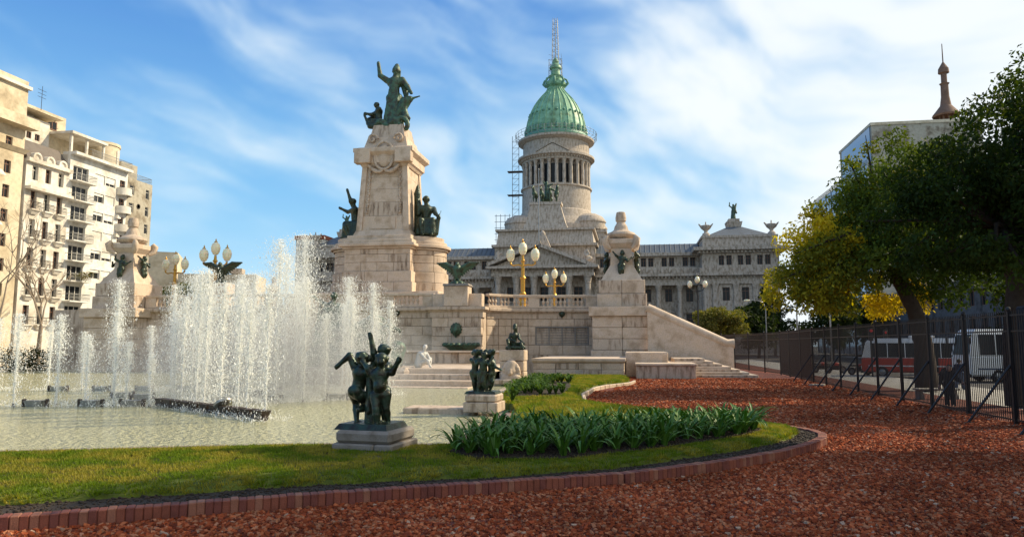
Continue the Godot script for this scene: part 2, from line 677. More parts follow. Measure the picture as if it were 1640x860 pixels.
func materials() -> void:
	var fine := noise_tex("fine", 0.02, [[0.0, gr(0.84)], [0.5, gr(0.95)], [1.0, gr(1.0)]])
	var stain := noise_tex("stain", 0.008, [[0.0, Color(0.78, 0.75, 0.71)], [0.36, Color(0.93, 0.91, 0.88)], [0.6, gr(1.0)], [1.0, Color(1.0, 0.98, 0.94)]], 512, 0.0, 6, FastNoiseLite.TYPE_SIMPLEX_SMOOTH, 5)
	var soot := noise_tex("soot", 0.012, [[0.0, Color(0.5, 0.48, 0.46)], [0.3, Color(0.82, 0.79, 0.76)], [0.5, gr(0.97)], [1.0, gr(1.0)]], 512, 0.0, 6, FastNoiseLite.TYPE_SIMPLEX_SMOOTH, 9)
	var bump := noise_tex("bump", 0.03, [], 512, 6.0, 5)
	var rough_bump := noise_tex("rough_bump", 0.06, [], 512, 10.0, 4, FastNoiseLite.TYPE_SIMPLEX_SMOOTH, 3)
	mat("marble", lin(0.64, 0.505, 0.38), 0.75, fine, 0.6, stain, 0.13, bump, 0.3)
	mat("marble_worn", lin(0.6, 0.47, 0.35), 0.8, fine, 0.7, soot, 0.09, bump, 0.4)
	mat("granite", lin(0.36, 0.315, 0.27), 0.8, noise_tex("speck", 0.12, [[0.0, gr(0.45)], [0.5, gr(0.85)], [1.0, gr(1.0)]], 512, 0.0, 3), 0.9, stain, 0.5, rough_bump, 0.3)
	mat("rim_stone", lin(0.34, 0.24, 0.2), 0.7, cache["speck"], 0.8, stain, 0.3, rough_bump, 0.3)
	mat("palace_stone", lin(0.56, 0.475, 0.385), 0.85, fine, 0.15, noise_tex("grime", 0.014, [[0.0, Color(0.58, 0.56, 0.54)], [0.3, Color(0.82, 0.8, 0.77)], [0.55, gr(0.97)], [1.0, gr(1.0)]], 512, 0.0, 7, FastNoiseLite.TYPE_SIMPLEX_SMOOTH, 19), 0.035, bump, 0.3)
	M.palace_stone.uv2_scale = V(0.16, 0.06, 0.16)
	M.marble_worn.uv2_scale = V(0.3, 0.06, 0.3)
	mat("slate", lin(0.095, 0.115, 0.14), 0.6, fine, 0.3, stain, 0.1)
	mat("copper", lin(0.31, 0.56, 0.38), 0.55, noise_tex("verdigris", 0.01, [[0.0, Color(0.55, 0.5, 0.4)], [0.45, Color(0.8, 0.85, 0.8)], [1.0, gr(1.0)]], 512, 0.0, 5, FastNoiseLite.TYPE_SIMPLEX_SMOOTH, 4), 0.08, stain, 0.04)
	mat("copper_dark", lin(0.12, 0.29, 0.2), 0.6, fine, 0.3)
	mat("bronze", lin(0.055, 0.061, 0.047), 0.34, noise_tex("patina", 0.012, [[0.0, Color(0.62, 0.42, 0.28)], [0.4, Color(0.75, 0.7, 0.62)], [0.58, Color(0.8, 1.0, 0.88)], [1.0, Color(0.85, 1.0, 0.97)]], 512, 0.0, 5, FastNoiseLite.TYPE_SIMPLEX_SMOOTH, 8), 0.7, null, 1.0, rough_bump, 0.35, 0.35)
	mat("bronze_green", lin(0.085, 0.115, 0.088), 0.5, cache["patina"], 0.25, null, 1.0, rough_bump, 0.4, 0.2)
	mat("white_statue", lin(0.62, 0.6, 0.55), 0.7, fine, 1.0)
	mat("plaster_white", lin(0.76, 0.72, 0.64), 0.9, fine, 0.12, stain, 0.05)
	mat("plaster_cream", lin(0.68, 0.59, 0.43), 0.9, fine, 0.12, stain, 0.04)
	mat("plaster_pale", lin(0.78, 0.77, 0.72), 0.9, fine, 0.12, stain, 0.04)
	mat("plaster_grey", lin(0.46, 0.42, 0.33), 0.9, fine, 0.12, soot, 0.04)
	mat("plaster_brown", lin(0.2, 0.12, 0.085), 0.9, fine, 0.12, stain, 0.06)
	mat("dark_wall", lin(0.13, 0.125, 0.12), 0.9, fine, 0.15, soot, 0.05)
	mat("shutter", lin(0.62, 0.58, 0.5), 0.8)
	mat("mansard", lin(0.16, 0.135, 0.115), 0.7, fine, 0.5, stain, 0.15)
	var gl := mat("glass", lin(0.018, 0.02, 0.022), 0.12)
	gl.metallic_specular = 0.3
	var bl := mat("curtain_glass", lin(0.12, 0.2, 0.33), 0.05, null, 1.0, null, 0.1, null, 1.0, 0.6)
	bl.metallic_specular = 0.8
	mat("dark_opening", lin(0.03, 0.028, 0.026), 0.9)
	mat("wood", lin(0.2, 0.1, 0.06), 0.7)
	mat("frame_white", lin(0.6, 0.57, 0.5), 0.7)
	mat("iron", lin(0.014, 0.012, 0.012), 0.5, fine, 2.0)
	mat("iron_brown", lin(0.05, 0.032, 0.022), 0.6, fine, 2.0)
	mat("gilt", lin(0.62, 0.34, 0.06), 0.35, fine, 1.5, null, 1.0, rough_bump, 0.3, 0.7)
	var gb := mat("globe", lin(0.8, 0.74, 0.52), 0.3)
	gb.subsurf_scatter_enabled = true
	gb.subsurf_scatter_strength = 0.3
	mat("vent_paint", lin(0.24, 0.225, 0.205), 0.7, fine, 1.0)
	mat("steel", lin(0.35, 0.35, 0.34), 0.4, fine, 1.0, null, 1.0, null, 1.0, 0.7)
	mat("brick", lin(0.36, 0.10, 0.052), 0.75, cache["speck"], 1.3, stain, 0.6, rough_bump, 0.5)
	mat("brick_pale", lin(0.43, 0.17, 0.1), 0.75, cache["speck"], 1.3, stain, 0.6, rough_bump, 0.5)
	mat("brick_dark", lin(0.28, 0.075, 0.05), 0.75, cache["speck"], 1.3, stain, 0.6, rough_bump, 0.5)
	mat("soil", lin(0.06, 0.04, 0.024), 0.95, cache["speck"], 1.0, stain, 0.4, rough_bump, 0.8)
	var gtex := noise_tex("gravel_tex", 0.09, [[0.0, Color(0.3, 0.22, 0.2)], [0.4, Color(0.72, 0.6, 0.55)], [0.7, Color(1, 0.9, 0.85)], [1.0, Color(1, 1, 1)]], 1024, 0.0, 3, FastNoiseLite.TYPE_CELLULAR, 2)
	mat("gravel", lin(0.30, 0.078, 0.034), 0.9, gtex, 0.32, noise_tex("patch", 0.006, [[0.0, gr(0.7)], [0.5, gr(0.92)], [1.0, gr(1.0)]], 512, 0.0, 5, FastNoiseLite.TYPE_SIMPLEX_SMOOTH, 12), 0.06, noise_tex("gravel_bump", 0.09, [], 1024, 12.0, 3, FastNoiseLite.TYPE_CELLULAR, 2), 0.9)
	var chip := mat("chip", Color.WHITE, 0.9)
	chip.metallic_specular = 0.15
	chip.vertex_color_use_as_albedo = true
	mat("turf", lin(0.17, 0.175, 0.03), 0.95, noise_tex("turf_tex", 0.03, [[0.0, Color(0.55, 0.5, 0.35)], [0.45, Color(0.8, 0.9, 0.6)], [1.0, Color(1, 1, 0.9)]], 512, 0.0, 5, FastNoiseLite.TYPE_SIMPLEX_SMOOTH, 6), 0.35, cache["patch"], 0.2)
	var leaf := mat("leaf", Color.WHITE, 0.65)
	leaf.metallic_specular = 0.25
	leaf.vertex_color_use_as_albedo = true
	leaf.backlight_enabled = true
	leaf.backlight = Color(0.95, 0.95, 0.45)
	var strap := mat("strap", lin(0.06, 0.15, 0.016), 0.5, fine, 2.0)
	strap.metallic_specular = 0.35
	strap.backlight_enabled = true
	strap.backlight = Color(0.3, 0.4, 0.12)
	var strap2 := mat("strap_pale", lin(0.1, 0.2, 0.03), 0.48, fine, 2.0)
	strap2.metallic_specular = 0.35
	strap2.backlight_enabled = true
	strap2.backlight = Color(0.3, 0.4, 0.12)
	mat("bark", lin(0.06, 0.042, 0.03), 0.95, fine, 1.5, stain, 0.6, rough_bump, 1.0)
	mat("bark_pale", lin(0.28, 0.22, 0.16), 0.9, fine, 1.5)
	mat("asphalt", lin(0.06, 0.058, 0.056), 0.9, fine, 0.5, stain, 0.1)
	mat("paving", lin(0.42, 0.41, 0.38), 0.85, fine, 0.6, stain, 0.25)
	var wa := mat("water", lin(0.46, 0.44, 0.255), 0.1, null, 0.3, null, 0.1, noise_tex("ripple", 0.012, [], 1024, 26.0, 4, FastNoiseLite.TYPE_SIMPLEX_SMOOTH, 21), 1.3)
	wa.uv1_scale = V(0.22, 0.4, 0.4)
	wa.metallic_specular = 0.5
	var dr := mat("spray", lin(0.93, 0.93, 0.9), 0.25)
	dr.backlight_enabled = true
	dr.backlight = Color(0.9, 0.9, 0.88)
	var je := mat("stream", lin(0.95, 0.95, 0.93), 0.15)
	je.transparency = BaseMaterial3D.TRANSPARENCY_ALPHA
	je.albedo_color.a = 0.55
	mat("bus_red", lin(0.5, 0.035, 0.015), 0.3)
	mat("bus_white", lin(0.72, 0.71, 0.68), 0.35)
	mat("tyre", lin(0.012, 0.012, 0.012), 0.85)
	mat("rubber_black", lin(0.02, 0.02, 0.022), 0.7)
	mat("skin", lin(0.4, 0.22, 0.15), 0.6)
	mat("cloth_dark", lin(0.012, 0.012, 0.016), 0.9)
	mat("cloth_navy", lin(0.012, 0.022, 0.06), 0.9)
	mat("cloth_jeans", lin(0.05, 0.07, 0.12), 0.9)
	mat("hair", lin(0.015, 0.01, 0.008), 0.7)
	mat("red_lamp", lin(0.8, 0.03, 0.02), 0.3)
	mat("orange_roof", lin(0.33, 0.1, 0.05), 0.85, fine, 0.5)


var lawn_poly := []
var kerb_line := []
var bed_poly := []
var bed2_poly := []


func grounds() -> void:
	var g := MB.new()
	g.quad(V(-900, -0.5, 60), V(900, -0.5, 60), V(900, -0.5, -1200), V(-900, -0.5, -1200))
	setting("ground", g.mesh(), M.asphalt)
	g = MB.new()
	# the gravelled square, edges 0.5 m down to the street; the pool basin is left open
	g.prism([Vector2(-22, -12), Vector2(-40, 30), Vector2(15.0, 30), Vector2(15.0, -52), Vector2(14.0, -110), Vector2(-7, -110), Vector2(-7, -45), Vector2(-4.5, -27), Vector2(-4.3, -16.6), Vector2(-9, -15.6), Vector2(-13.1, -14.1)], -0.49, 0.0)
	setting("gravel_ground", g.mesh(), M.gravel)
	g = MB.new()
	g.prism([Vector2(15.0, 20), Vector2(20.6, 20), Vector2(20.6, -130), Vector2(15.0, -130)], -0.49, -0.06)
	setting("pavement", g.mesh(), M.paving)
	g = MB.new()
	g.prism([Vector2(-7, -110), Vector2(15.0, -110), Vector2(15.0, -130), Vector2(-7, -130)], -0.49, -0.05)
	setting("plaza_paving", g.mesh(), M.paving)
	g = MB.new()
	g.bx(-74, -0.49, -130, -62, -0.3, 20)
	setting("pavement", g.mesh(), M.paving)


func blocks_row(p: Node, called: String, x0: float, x1: float, y0: float, y1: float, z: float, d: float, avg: float, m: Array, shift := 0.0) -> void:
	# one course of stone blocks along x, joints open by 2 cm
	var n := maxi(1, int(round((x1 - x0) / avg)))
	var w := (x1 - x0) / n
	var xs := [x0]
	for i in range(0, n + 1):
		var x := x0 + w * (i + shift)
		if x > x0 + 0.2 and x < x1 - 0.2:
			xs.append(x)
	xs.append(x1)
	for i in xs.size() - 1:
		var bw: float = xs[i + 1] - xs[i] - 0.025
		var key := "blk%.2f_%.2f_%.2f" % [bw, y1 - y0, d]
		if not cache.has(key):
			var b := MB.new()
			b.cb(0, 0.012, -d, bw, y1 - y0 - 0.012, 0, minf(0.035, (y1 - y0) * 0.12))
			cache[key] = b.mesh()
		part(p, called, cache[key], m[rng.randi() % m.size()], V(xs[i] + 0.012, y0, z + rn(-0.008, 0.008)))


var cornice_mat: Material


func terrace() -> void:
	# retaining wall of the monument's terrace: straight runs, each with courses of stone, a cornice and a balustrade
	var runs := [[V(-47.2, 0, -64.6), V(-31.4, 0, -64.9)], [V(-31.4, 0, -64.9), V(-18.3, 0, -66.2)], [V(-13.4, 0, -67.3), V(-12.5, 0, -68.6)], [V(-12.5, 0, -68.6), V(-11.4, 0, -69.6)], [V(-11.4, 0, -69.6), V(-9.9, 0, -70.25)], [V(-9.9, 0, -70.25), V(-3.2, 0, -71.2)]]
	var core := MB.new()
	core.prism([Vector2(-58, -65.3), Vector2(-47.2, -64.75), Vector2(-31.4, -65.1), Vector2(-18.3, -66.4), Vector2(-18.2, -65.5), Vector2(-13.5, -65.8), Vector2(-13.5, -67.5), Vector2(-12.7, -68.75), Vector2(-11.5, -69.8), Vector2(-9.9, -70.4), Vector2(-3.2, -71.4), Vector2(-3.2, -69.2), Vector2(2.2, -69.6), Vector2(2.2, -100), Vector2(-58, -100)], -0.6, 6.02)
	var t := thing("terrace", "broad cream stone terrace of coursed blocks that carries the tall monument", "terrace")
	part(t, "core", core.mesh(), M.marble_worn)
	var ms := [M.marble, M.marble, M.marble_worn]
	var tags := ["stone balustrade run behind the fountain jets next to the lamp posts", "long stone balustrade run below the monument pedestal", "", "", "curved stone balustrade beside the bronze eagle", "straight stone balustrade run above the louvred vent"]
	var bal := MB.new()
	bal.lathe([[0.11, 0.0], [0.11, 0.1], [0.06, 0.14], [0.15, 0.36], [0.13, 0.46], [0.055, 0.66], [0.1, 0.74], [0.1, 0.84]], 8)
	var bm := bal.mesh()
	var curved: Node3D = null
	for i in runs.size():
		var a: Vector3 = runs[i][0]
		var b: Vector3 = runs[i][1]
		var l := a.distance_to(b)
		var turn := -atan2(b.z - a.z, b.x - a.x)
		var f := Node3D.new()
		f.position = a
		f.rotation.y = turn
		var ys := [-0.3, 1.5, 2.45, 3.35, 4.25, 5.0]
		# each course is a part of the terrace; children take the run's frame
		var holder := Node3D.new()
		for c in 5:
			var x1 := l
			if i == 5 and c in [2, 3]:
				blocks_row(holder, "stone", 0.0, 0.7, ys[c], ys[c + 1], 0.0, 0.35, 1.9, ms)
				blocks_row(holder, "stone", 5.95, l, ys[c], ys[c + 1], 0.0, 0.35, 1.9, ms)
				continue
			blocks_row(holder, "stone", 0.0, x1, ys[c], ys[c + 1], -0.04 if c > 0 else 0.08, 0.35, 2.1 if l > 3 else l, ms, 0.5 if c % 2 else 0.0)
		var cn := MB.new()
		cn.bx(-0.02, 5.0, -0.3, l + 0.02, 5.5, 0.02)
		cn.fr(-0.02, l + 0.02, -0.3, 0.05, 5.5, -0.02, l + 0.02, -0.3, 0.36, 5.72)
		cn.bx(-0.02, 5.72, -0.3, l + 0.02, 5.95, 0.4)
		cn.fr(-0.02, l + 0.02, -0.3, 0.4, 5.95, -0.02, l + 0.02, -0.3, 0.12, 6.08)
		part(holder, "cornice", cn.mesh(), M.marble_worn)
		for ch in holder.get_children():
			holder.remove_child(ch)
			t.add_child(ch, true)
			ch.transform = Transform3D(Basis(Vector3.UP, turn), a) * ch.transform
		holder.free()
		f.free()
		var bt: Node3D
		if tags[i] == "":
			if curved == null:
				curved = thing("balustrade", tags[4], "balustrade", V(-13.4, 6.08, -67.3))
			bt = curved
		elif i == 4:
			bt = curved
		else:
			bt = thing("balustrade", tags[i], "balustrade", a + V(0, 6.08, 0), turn)
		var rel := Transform3D(Basis(Vector3.UP, turn), a + V(0, 6.08, 0))
		var xf := bt.transform.affine_inverse() * rel
		var dies := []
		if l > 5:
			var nd := int(round(l / 5.2))
			for k in nd + 1:
				dies.append(clampf(l * k / nd, 0.55, l - 0.55))
		var lo := MB.new()
		lo.bx(0, 0, -0.22, l, 0.16, 0.2)
		var o := part(bt, "bottom_rail", lo.mesh(), M.marble)
		o.transform = xf
		var hi := MB.new()
		hi.cb(-0.02, 1.0, -0.26, l + 0.02, 1.26, 0.26, 0.04)
		o = part(bt, "top_rail", hi.mesh(), M.marble)
		o.transform = xf
		for x in dies:
			var dm := MB.new()
			dm.bx(x - 0.55, 0.16, -0.2, x + 0.55, 1.0, 0.19)
			o = part(bt, "pier", dm.mesh(), M.marble)
			o.transform = xf
		var x := 0.25
		while x < l - 0.1:
			var free := true
			for d in dies:
				if absf(d - x) < 0.68:
					free = false
			if free:
				o = part(bt, "baluster", bm, M.marble)
				o.transform = xf * Transform3D(Basis(), V(x, 0.16, 0))
			x += 0.42
	# the projecting pier under the eagle
	var pier := MB.new()
	pier.cb(-18.3, -0.3, -66.4, -13.4, 1.5, -64.9, 0.04)
	part(t, "pier_base", pier.mesh(), M.marble)
	for c in 4:
		var y := 1.5 + c * 0.875
		var n := 2 + c % 2
		for k in n:
			var w := 4.7 / n
			var b := MB.new()
			b.cb(-18.2 + w * k + 0.012, y + 0.012, -66, -18.2 + w * (k + 1) - 0.012, y + 0.863, -65.0, 0.035)
			part(t, "stone", b.mesh(), ms[(c + k) % 3])
	pier = MB.new()
	pier.bx(-18.35, 5.0, -66.4, -13.35, 5.5, -64.95)
	pier.fr(-18.35, -13.35, -66.4, -64.9, 5.5, -18.6, -13.1, -66.4, -64.6, 5.72)
	pier.bx(-18.65, 5.72, -66.4, -13.05, 5.98, -64.55)
	part(t, "cornice", pier.mesh(), M.marble_worn)
	pier = MB.new()
	pier.cb(-18.2, 5.99, -66.4, -13.5, 7.2, -65.2, 0.04)
	part(t, "parapet", pier.mesh(), M.marble)
	# eagle's pedestal
	var ep := thing("eagle_pedestal", "pale square stone pedestal with green stains under the spread eagle", "pedestal", V(-15.85, 6.0, -65.2))
	var pb := MB.new()
	pb.cb(-1.15, 0.0, -1.1, 1.15, 1.9, 0.55, 0.05)
	part(ep, "die", pb.mesh(), M.marble)
	pb = MB.new()
	pb.fr(-1.25, 1.25, -1.2, 0.65, 1.9, -1.15, 1.15, -1.1, 0.55, 2.1)
	part(ep, "cap", pb.mesh(), M.granite)
	# the louvred vent
	var vt := thing("louvre_vent", "wide grey four-panel louvred vent set into the stone wall", "vent", V(-9.2, 2.45, -70.45), -atan2(-0.95, 6.7))
	var fr := MB.new()
	fr.bx(0, 0, -0.2, 5.2, 0.1, 0.06)
	fr.bx(0, 1.7, -0.2, 5.2, 1.8, 0.06)
	for k in 5:
		fr.bx(k * 1.275, 0.1, -0.2, k * 1.275 + 0.1, 1.7, 0.06)
	part(vt, "frame", fr.mesh(), M.vent_paint)
	fr = MB.new()
	fr.bx(0.05, 0.05, -0.35, 5.15, 1.75, -0.22)
	part(vt, "backing", fr.mesh(), M.dark_opening)
	var sl := MB.new()
	sl.t = Transform3D(Basis(Vector3.RIGHT, 0.75), Vector3.ZERO)
	sl.bx(0.0, -0.05, -0.012, 1.17, 0.055, 0.012)
	var sm := sl.mesh()
	for k in 4:
		for j in 10:
			part(vt, "slat", sm, M.vent_paint, V(k * 1.275 + 0.102, 0.2 + j * 0.156, -0.08))
	# lion masks and pipes on the wall
	var lb := []
	lb.append([V(0, 0, 0), 0.34, V(0, -0.15, 0.15), 0.3])
	lb.append([V(0, -0.2, 0.3), 0.16, V(0, -0.32, 0.32), 0.14])
	for k in 12:
		var a := TAU * k / 12
		lb.append([V(cos(a) * 0.4, sin(a) * 0.42 - 0.05, 0.02), 0.12, V(cos(a) * 0.5, sin(a) * 0.55 - 0.1, -0.05), 0.1])
	lb.append([V(0, -0.5, 0.05), 0.2, V(0, -0.8, 0.05), 0.08])
	var lion := blob(lb, 0.05, 0.12)
	top("lion_mask", lion, M.bronze_green, "bronze lion head mask above the dark scallop basin", "mask", V(-15.85, 4.0, -64.92))
	top("lion_mask", lion, M.bronze, "small bronze spout mask above the louvred vent", "mask", V(-6.6, 5.55, -70.5)).scale = Vector3.ONE * 0.55
	top("lion_mask", lion, M.bronze, "small bronze spout mask on the wall below the long balustrade", "mask", V(-21.8, 5.6, -65.7)).scale = Vector3.ONE * 0.55
	# scallop basin and the cascade steps below it
	var bs := MB.new()
	bs.lathe([[0.05, -0.9], [0.7, -0.75], [1.5, -0.15], [1.65, 0.0], [1.6, 0.08], [1.3, 0.02], [0.1, -0.3]], 16, Vector3.ZERO, true, -PI / 2, PI / 2)
	for k in 9:
		var a := -PI / 2 + PI * (k + 0.5) / 9
		bs.ell(V(sin(a) * 1.55, 0.05, cos(a) * 1.55), V(0.28, 0.2, 0.28), 8)
	top("scallop_basin", bs.mesh(), M.bronze_green, "dark mossy scallop basin on the wall under the lion mask", "basin", V(-15.3, 2.45, -64.9))
	var ca := thing("cascade_steps", "wide pale stone cascade steps leading from the basin down to the pool", "steps", V(-13.6, 0, -50))
	for k in 4:
		var s := MB.new()
		s.cb(-3.9 + k * 0.5, -0.6, -15.0, 4.0, -0.05 + k * 0.33, 7.6 - k * 1.3, 0.04)
		part(ca, "step", s.mesh(), M.marble if k % 2 else M.marble_worn)
	for k in 5:
		var s := MB.new()
		s.cb(-5.6 + k * 1.9, 1.0, -7.0, -3.72 + k * 1.9, 1.85, -6.2, 0.04)
		part(ca, "stone", s.mesh(), ms[k % 3])
	var s2 := MB.new()
	s2.cb(-6.0, 1.86, -7.1, 4.0, 2.02, -6.0, 0.03)
	part(ca, "coping", s2.mesh(), M.marble)
	for k in 3:
		var s := MB.new()
		s.cb(-4.6, -0.4 + k * 0.45, 4.0, -3.0, 0.04 + k * 0.45, 6.5 - k * 0.2, 0.04)
		part(ca, "stone", s.mesh(), M.marble)
	# low bench wall in front of the vent
	var bw := thing("low_wall", "low pale stone wall with moulded coping beside the small lawn", "wall", V(-7.3, 0, -54.4))
	var wl := MB.new()
	wl.cb(0, 0, -14.0, 6.9, 0.18, 0.1, 0.03)
	part(bw, "plinth", wl.mesh(), M.marble)
	for c in 2:
		for k in 4:
			var b := MB.new()
			b.cb(k * 1.7 + 0.012, 0.19 + c * 0.47, -13.8 if k == 3 else -1.2, (k + 1) * 1.7 - 0.012, 0.19 + c * 0.47 + 0.455, 0.0, 0.025)
			part(bw, "stone", b.mesh(), ms[(k + c) % 3])
	wl = MB.new()
	wl.fr(0, 6.8, -14.0, 0.0, 1.13, -0.1, 6.9, -14.0, 0.14, 1.28)
	wl.bx(-0.1, 1.28, -14.0, 6.9, 1.46, 0.14)
	part(bw, "coping", wl.mesh(), M.marble)
	wl = MB.new()
	wl.bx(3.2, 0.25, -0.05, 3.75, 0.6, 0.02)
	part(bw, "grille", wl.mesh(), M.palace_stone)
	bw = thing("low_wall", "square pinkish stone block wall at the corner of the gravel", "wall", V(0.35, 0, -55.0))
	wl = MB.new()
	wl.cb(0, 0, -11, 4.3, 0.95, 0.6, 0.03)
	part(bw, "stone", wl.mesh(), M.marble_worn)
	wl = MB.new()
	wl.cb(-0.06, 0.95, -11, 4.36, 1.12, 0.68, 0.03)
	part(bw, "coping", wl.mesh(), M.marble)
	wl = MB.new()
	wl.cb(-0.8, 0, -13, 2.5, 1.9, -3.0, 0.04)
	part(bw, "plinth", wl.mesh(), M.marble)
	# side stair: steps spreading to the right and a sloping parapet
	var stp := thing("side_stair", "pale stone side stair with a sloping cream parapet at the terrace end", "stair", V(2.0, 0, -57.0))
	for k in 7:
		var s := MB.new()
		s.cb(1.4, k * 0.2, -9.0, 7.5 - k * 0.62, (k + 1) * 0.2, -0.4 - k * 0.35, 0.025)
		part(stp, "step", s.mesh(), M.marble if k % 2 else M.marble_worn)
	var pp := MB.new()
	var prof := [Vector2(-0.5, 0.0), Vector2(-0.5, 5.7), Vector2(6.3, 2.5), Vector2(6.9, 2.5), Vector2(6.9, 0.0)]
	for k in prof.size():
		var a: Vector2 = prof[k]
		var b: Vector2 = prof[(k + 1) % prof.size()]
		pp.quad(V(a.x, a.y, -9.6), V(a.x, a.y, -9.0), V(b.x, b.y, -9.0), V(b.x, b.y, -9.6))
	for z in [-9.6, -9.0]:
		pp.quad(V(-0.5, 0, z), V(6.9, 0, z), V(6.3, 2.5, z), V(-0.5, 5.7, z))
		pp.tri(V(6.9, 0, z), V(6.9, 2.5, z), V(6.3, 2.5, z))
	part(stp, "parapet", pp.mesh(), M.marble)
	pp = MB.new()
	pp.tube([V(-0.5, 5.78, -9.3), V(6.3, 2.58, -9.3), V(7.0, 2.58, -9.3)], [0.42, 0.42, 0.42], 8)
	part(stp, "coping", pp.mesh(), M.marble)
	tower(V(-0.75, 0, -69.8), "stone pylon with urn finial and bronze cherubs above the side stair", "right")
	tower(V(-49.6, 0, -65.2), "stone pylon with urn finial and bronze cherubs in front of the apartment houses", "left")
	# golden lamp standards on the terrace
	lamp(V(-11.0, 6.05, -74.2), 1.0, "gilded lamp standard with three pale globes in front of the portico")
	lamp(V(-10.2, 6.05, -98.5), 0.95, "paler three-globe lamp standard at the back edge of the terrace")
	lamp(V(-48.0, 6.05, -70.0), 0.86, "gilded lamp standard beside the left pylon in front of a round shrub")
	lamp(V(-43.5, 6.05, -70.2), 1.03, "tall gilded lamp standard rising behind the spray")


func tower(at: Vector3, label: String, side: String) -> void:
	var t := thing("pylon", label, "pylon", at)
	var ms := [M.marble, M.marble_worn, M.marble]
	var lv := [[2.9, 2.9, -0.5, 2.0], [2.75, 2.75, 2.0, 5.1], [3.05, 3.05, 5.1, 6.0], [2.3, 2.3, 6.0, 7.2], [2.15, 2.05, 7.2, 8.5]]
	for i in lv.size():
		var l: Array = lv[i]
		var n := 2 if i in [0, 1, 3, 4] else 1
		var rows := 3 if i == 1 else 1
		for r in rows:
			var y0: float = lerpf(l[2], l[3], float(r) / rows)
			var y1: float = lerpf(l[2], l[3], float(r + 1) / rows)
			for k in n:
				var x0: float = -l[0] + 2 * l[0] * k / n
				var b := MB.new()
				b.cb(x0 + 0.012, y0 + 0.01, -l[0], x0 + 2 * l[0] / n - 0.012, y1 - 0.01, l[0], 0.045)
				part(t, "stone", b.mesh(), ms[(i + r + k) % 3])
	var sh := MB.new()
	sh.fr(-1.9, 1.9, -1.9, 1.9, 8.5, -1.05, 1.05, -1.05, 1.05, 10.0)
	sh.fr(-1.05, 1.05, -1.05, 1.05, 10.0, -0.95, 0.95, -0.95, 0.95, 11.6)
	part(t, "shaft", sh.mesh(), M.marble)
	var cp := MB.new()
	cp.fr(-0.98, 0.98, -0.98, 0.98, 11.6, -1.3, 1.3, -1.3, 1.3, 12.0)
	cp.cb(-1.3, 12.0, -1.3, 1.3, 12.5, 1.3, 0.06)
	part(t, "capital", cp.mesh(), M.marble)
	for c in [[1, 1], [-1, 1], [1, -1], [-1, -1]]:
		var vo := MB.new()
		vo.tube([V(c[0] * 1.1, 11.6, c[1] * 1.1), V(c[0] * 1.42, 11.9, c[1] * 1.42), V(c[0] * 1.5, 12.4, c[1] * 1.5), V(c[0] * 1.3, 12.7, c[1] * 1.3)], [0.2, 0.3, 0.32, 0.2], 8)
		part(t, "volute", vo.mesh(), M.marble)
	var ur := MB.new()
	ur.lathe([[0.9, 12.5], [1.25, 12.75], [1.4, 12.95], [1.32, 13.15], [0.95, 13.3], [0.7, 13.5], [0.6, 13.85], [0.42, 14.15], [0.4, 14.25], [0.5, 14.35], [0.52, 14.7], [0.42, 15.2], [0.3, 15.25], [0.0, 15.25]], 16)
	part(t, "urn", ur.mesh(), M.marble_worn)
	if not cache.has("putto"):
		var b := []
		human(b, 2.6, 1.25, V(0, 0, 1), {"pelvis": V(0, 1.2, 0.1), "chest": V(0.05, 1.8, 0.05), "head": V(0.1, 2.3, 0.12), "le": V(0.55, 1.55, 0.3), "lh": V(0.95, 1.9, 0.0), "re": V(-0.5, 2.1, 0.3), "rh": V(-0.75, 2.45, 0.0), "lk": V(0.1, 0.75, 0.3), "lf": V(0.15, 0.2, 0.0), "rk": V(-0.2, 0.7, 0.2), "rf": V(-0.1, 0.1, 0.1)}, false)
		b.append([V(0.1, 2.35, 0.05), 0.24, V(0.1, 2.5, 0.0), 0.16])
		cache["putto"] = blob(b, 0.08, 0.08)
	for k in 3:
		var a := (k - 1) * PI / 2
		var o := top("bronze_putto", cache["putto"], M.bronze, "dark bronze cherub clinging to the front of the %s" % ("pylon by the side stair" if side == "right" else "pylon by the apartment houses") if k == 1 else "dark bronze cherub clinging to a flank of the %s" % ("pylon by the side stair" if side == "right" else "pylon by the apartment houses"), "statue", at + V(sin(a) * 1.35, 8.75, cos(a) * 1.35), a, "bronze cherubs on the pylons")
		o.set_meta("group", "bronze cherubs on the pylons")


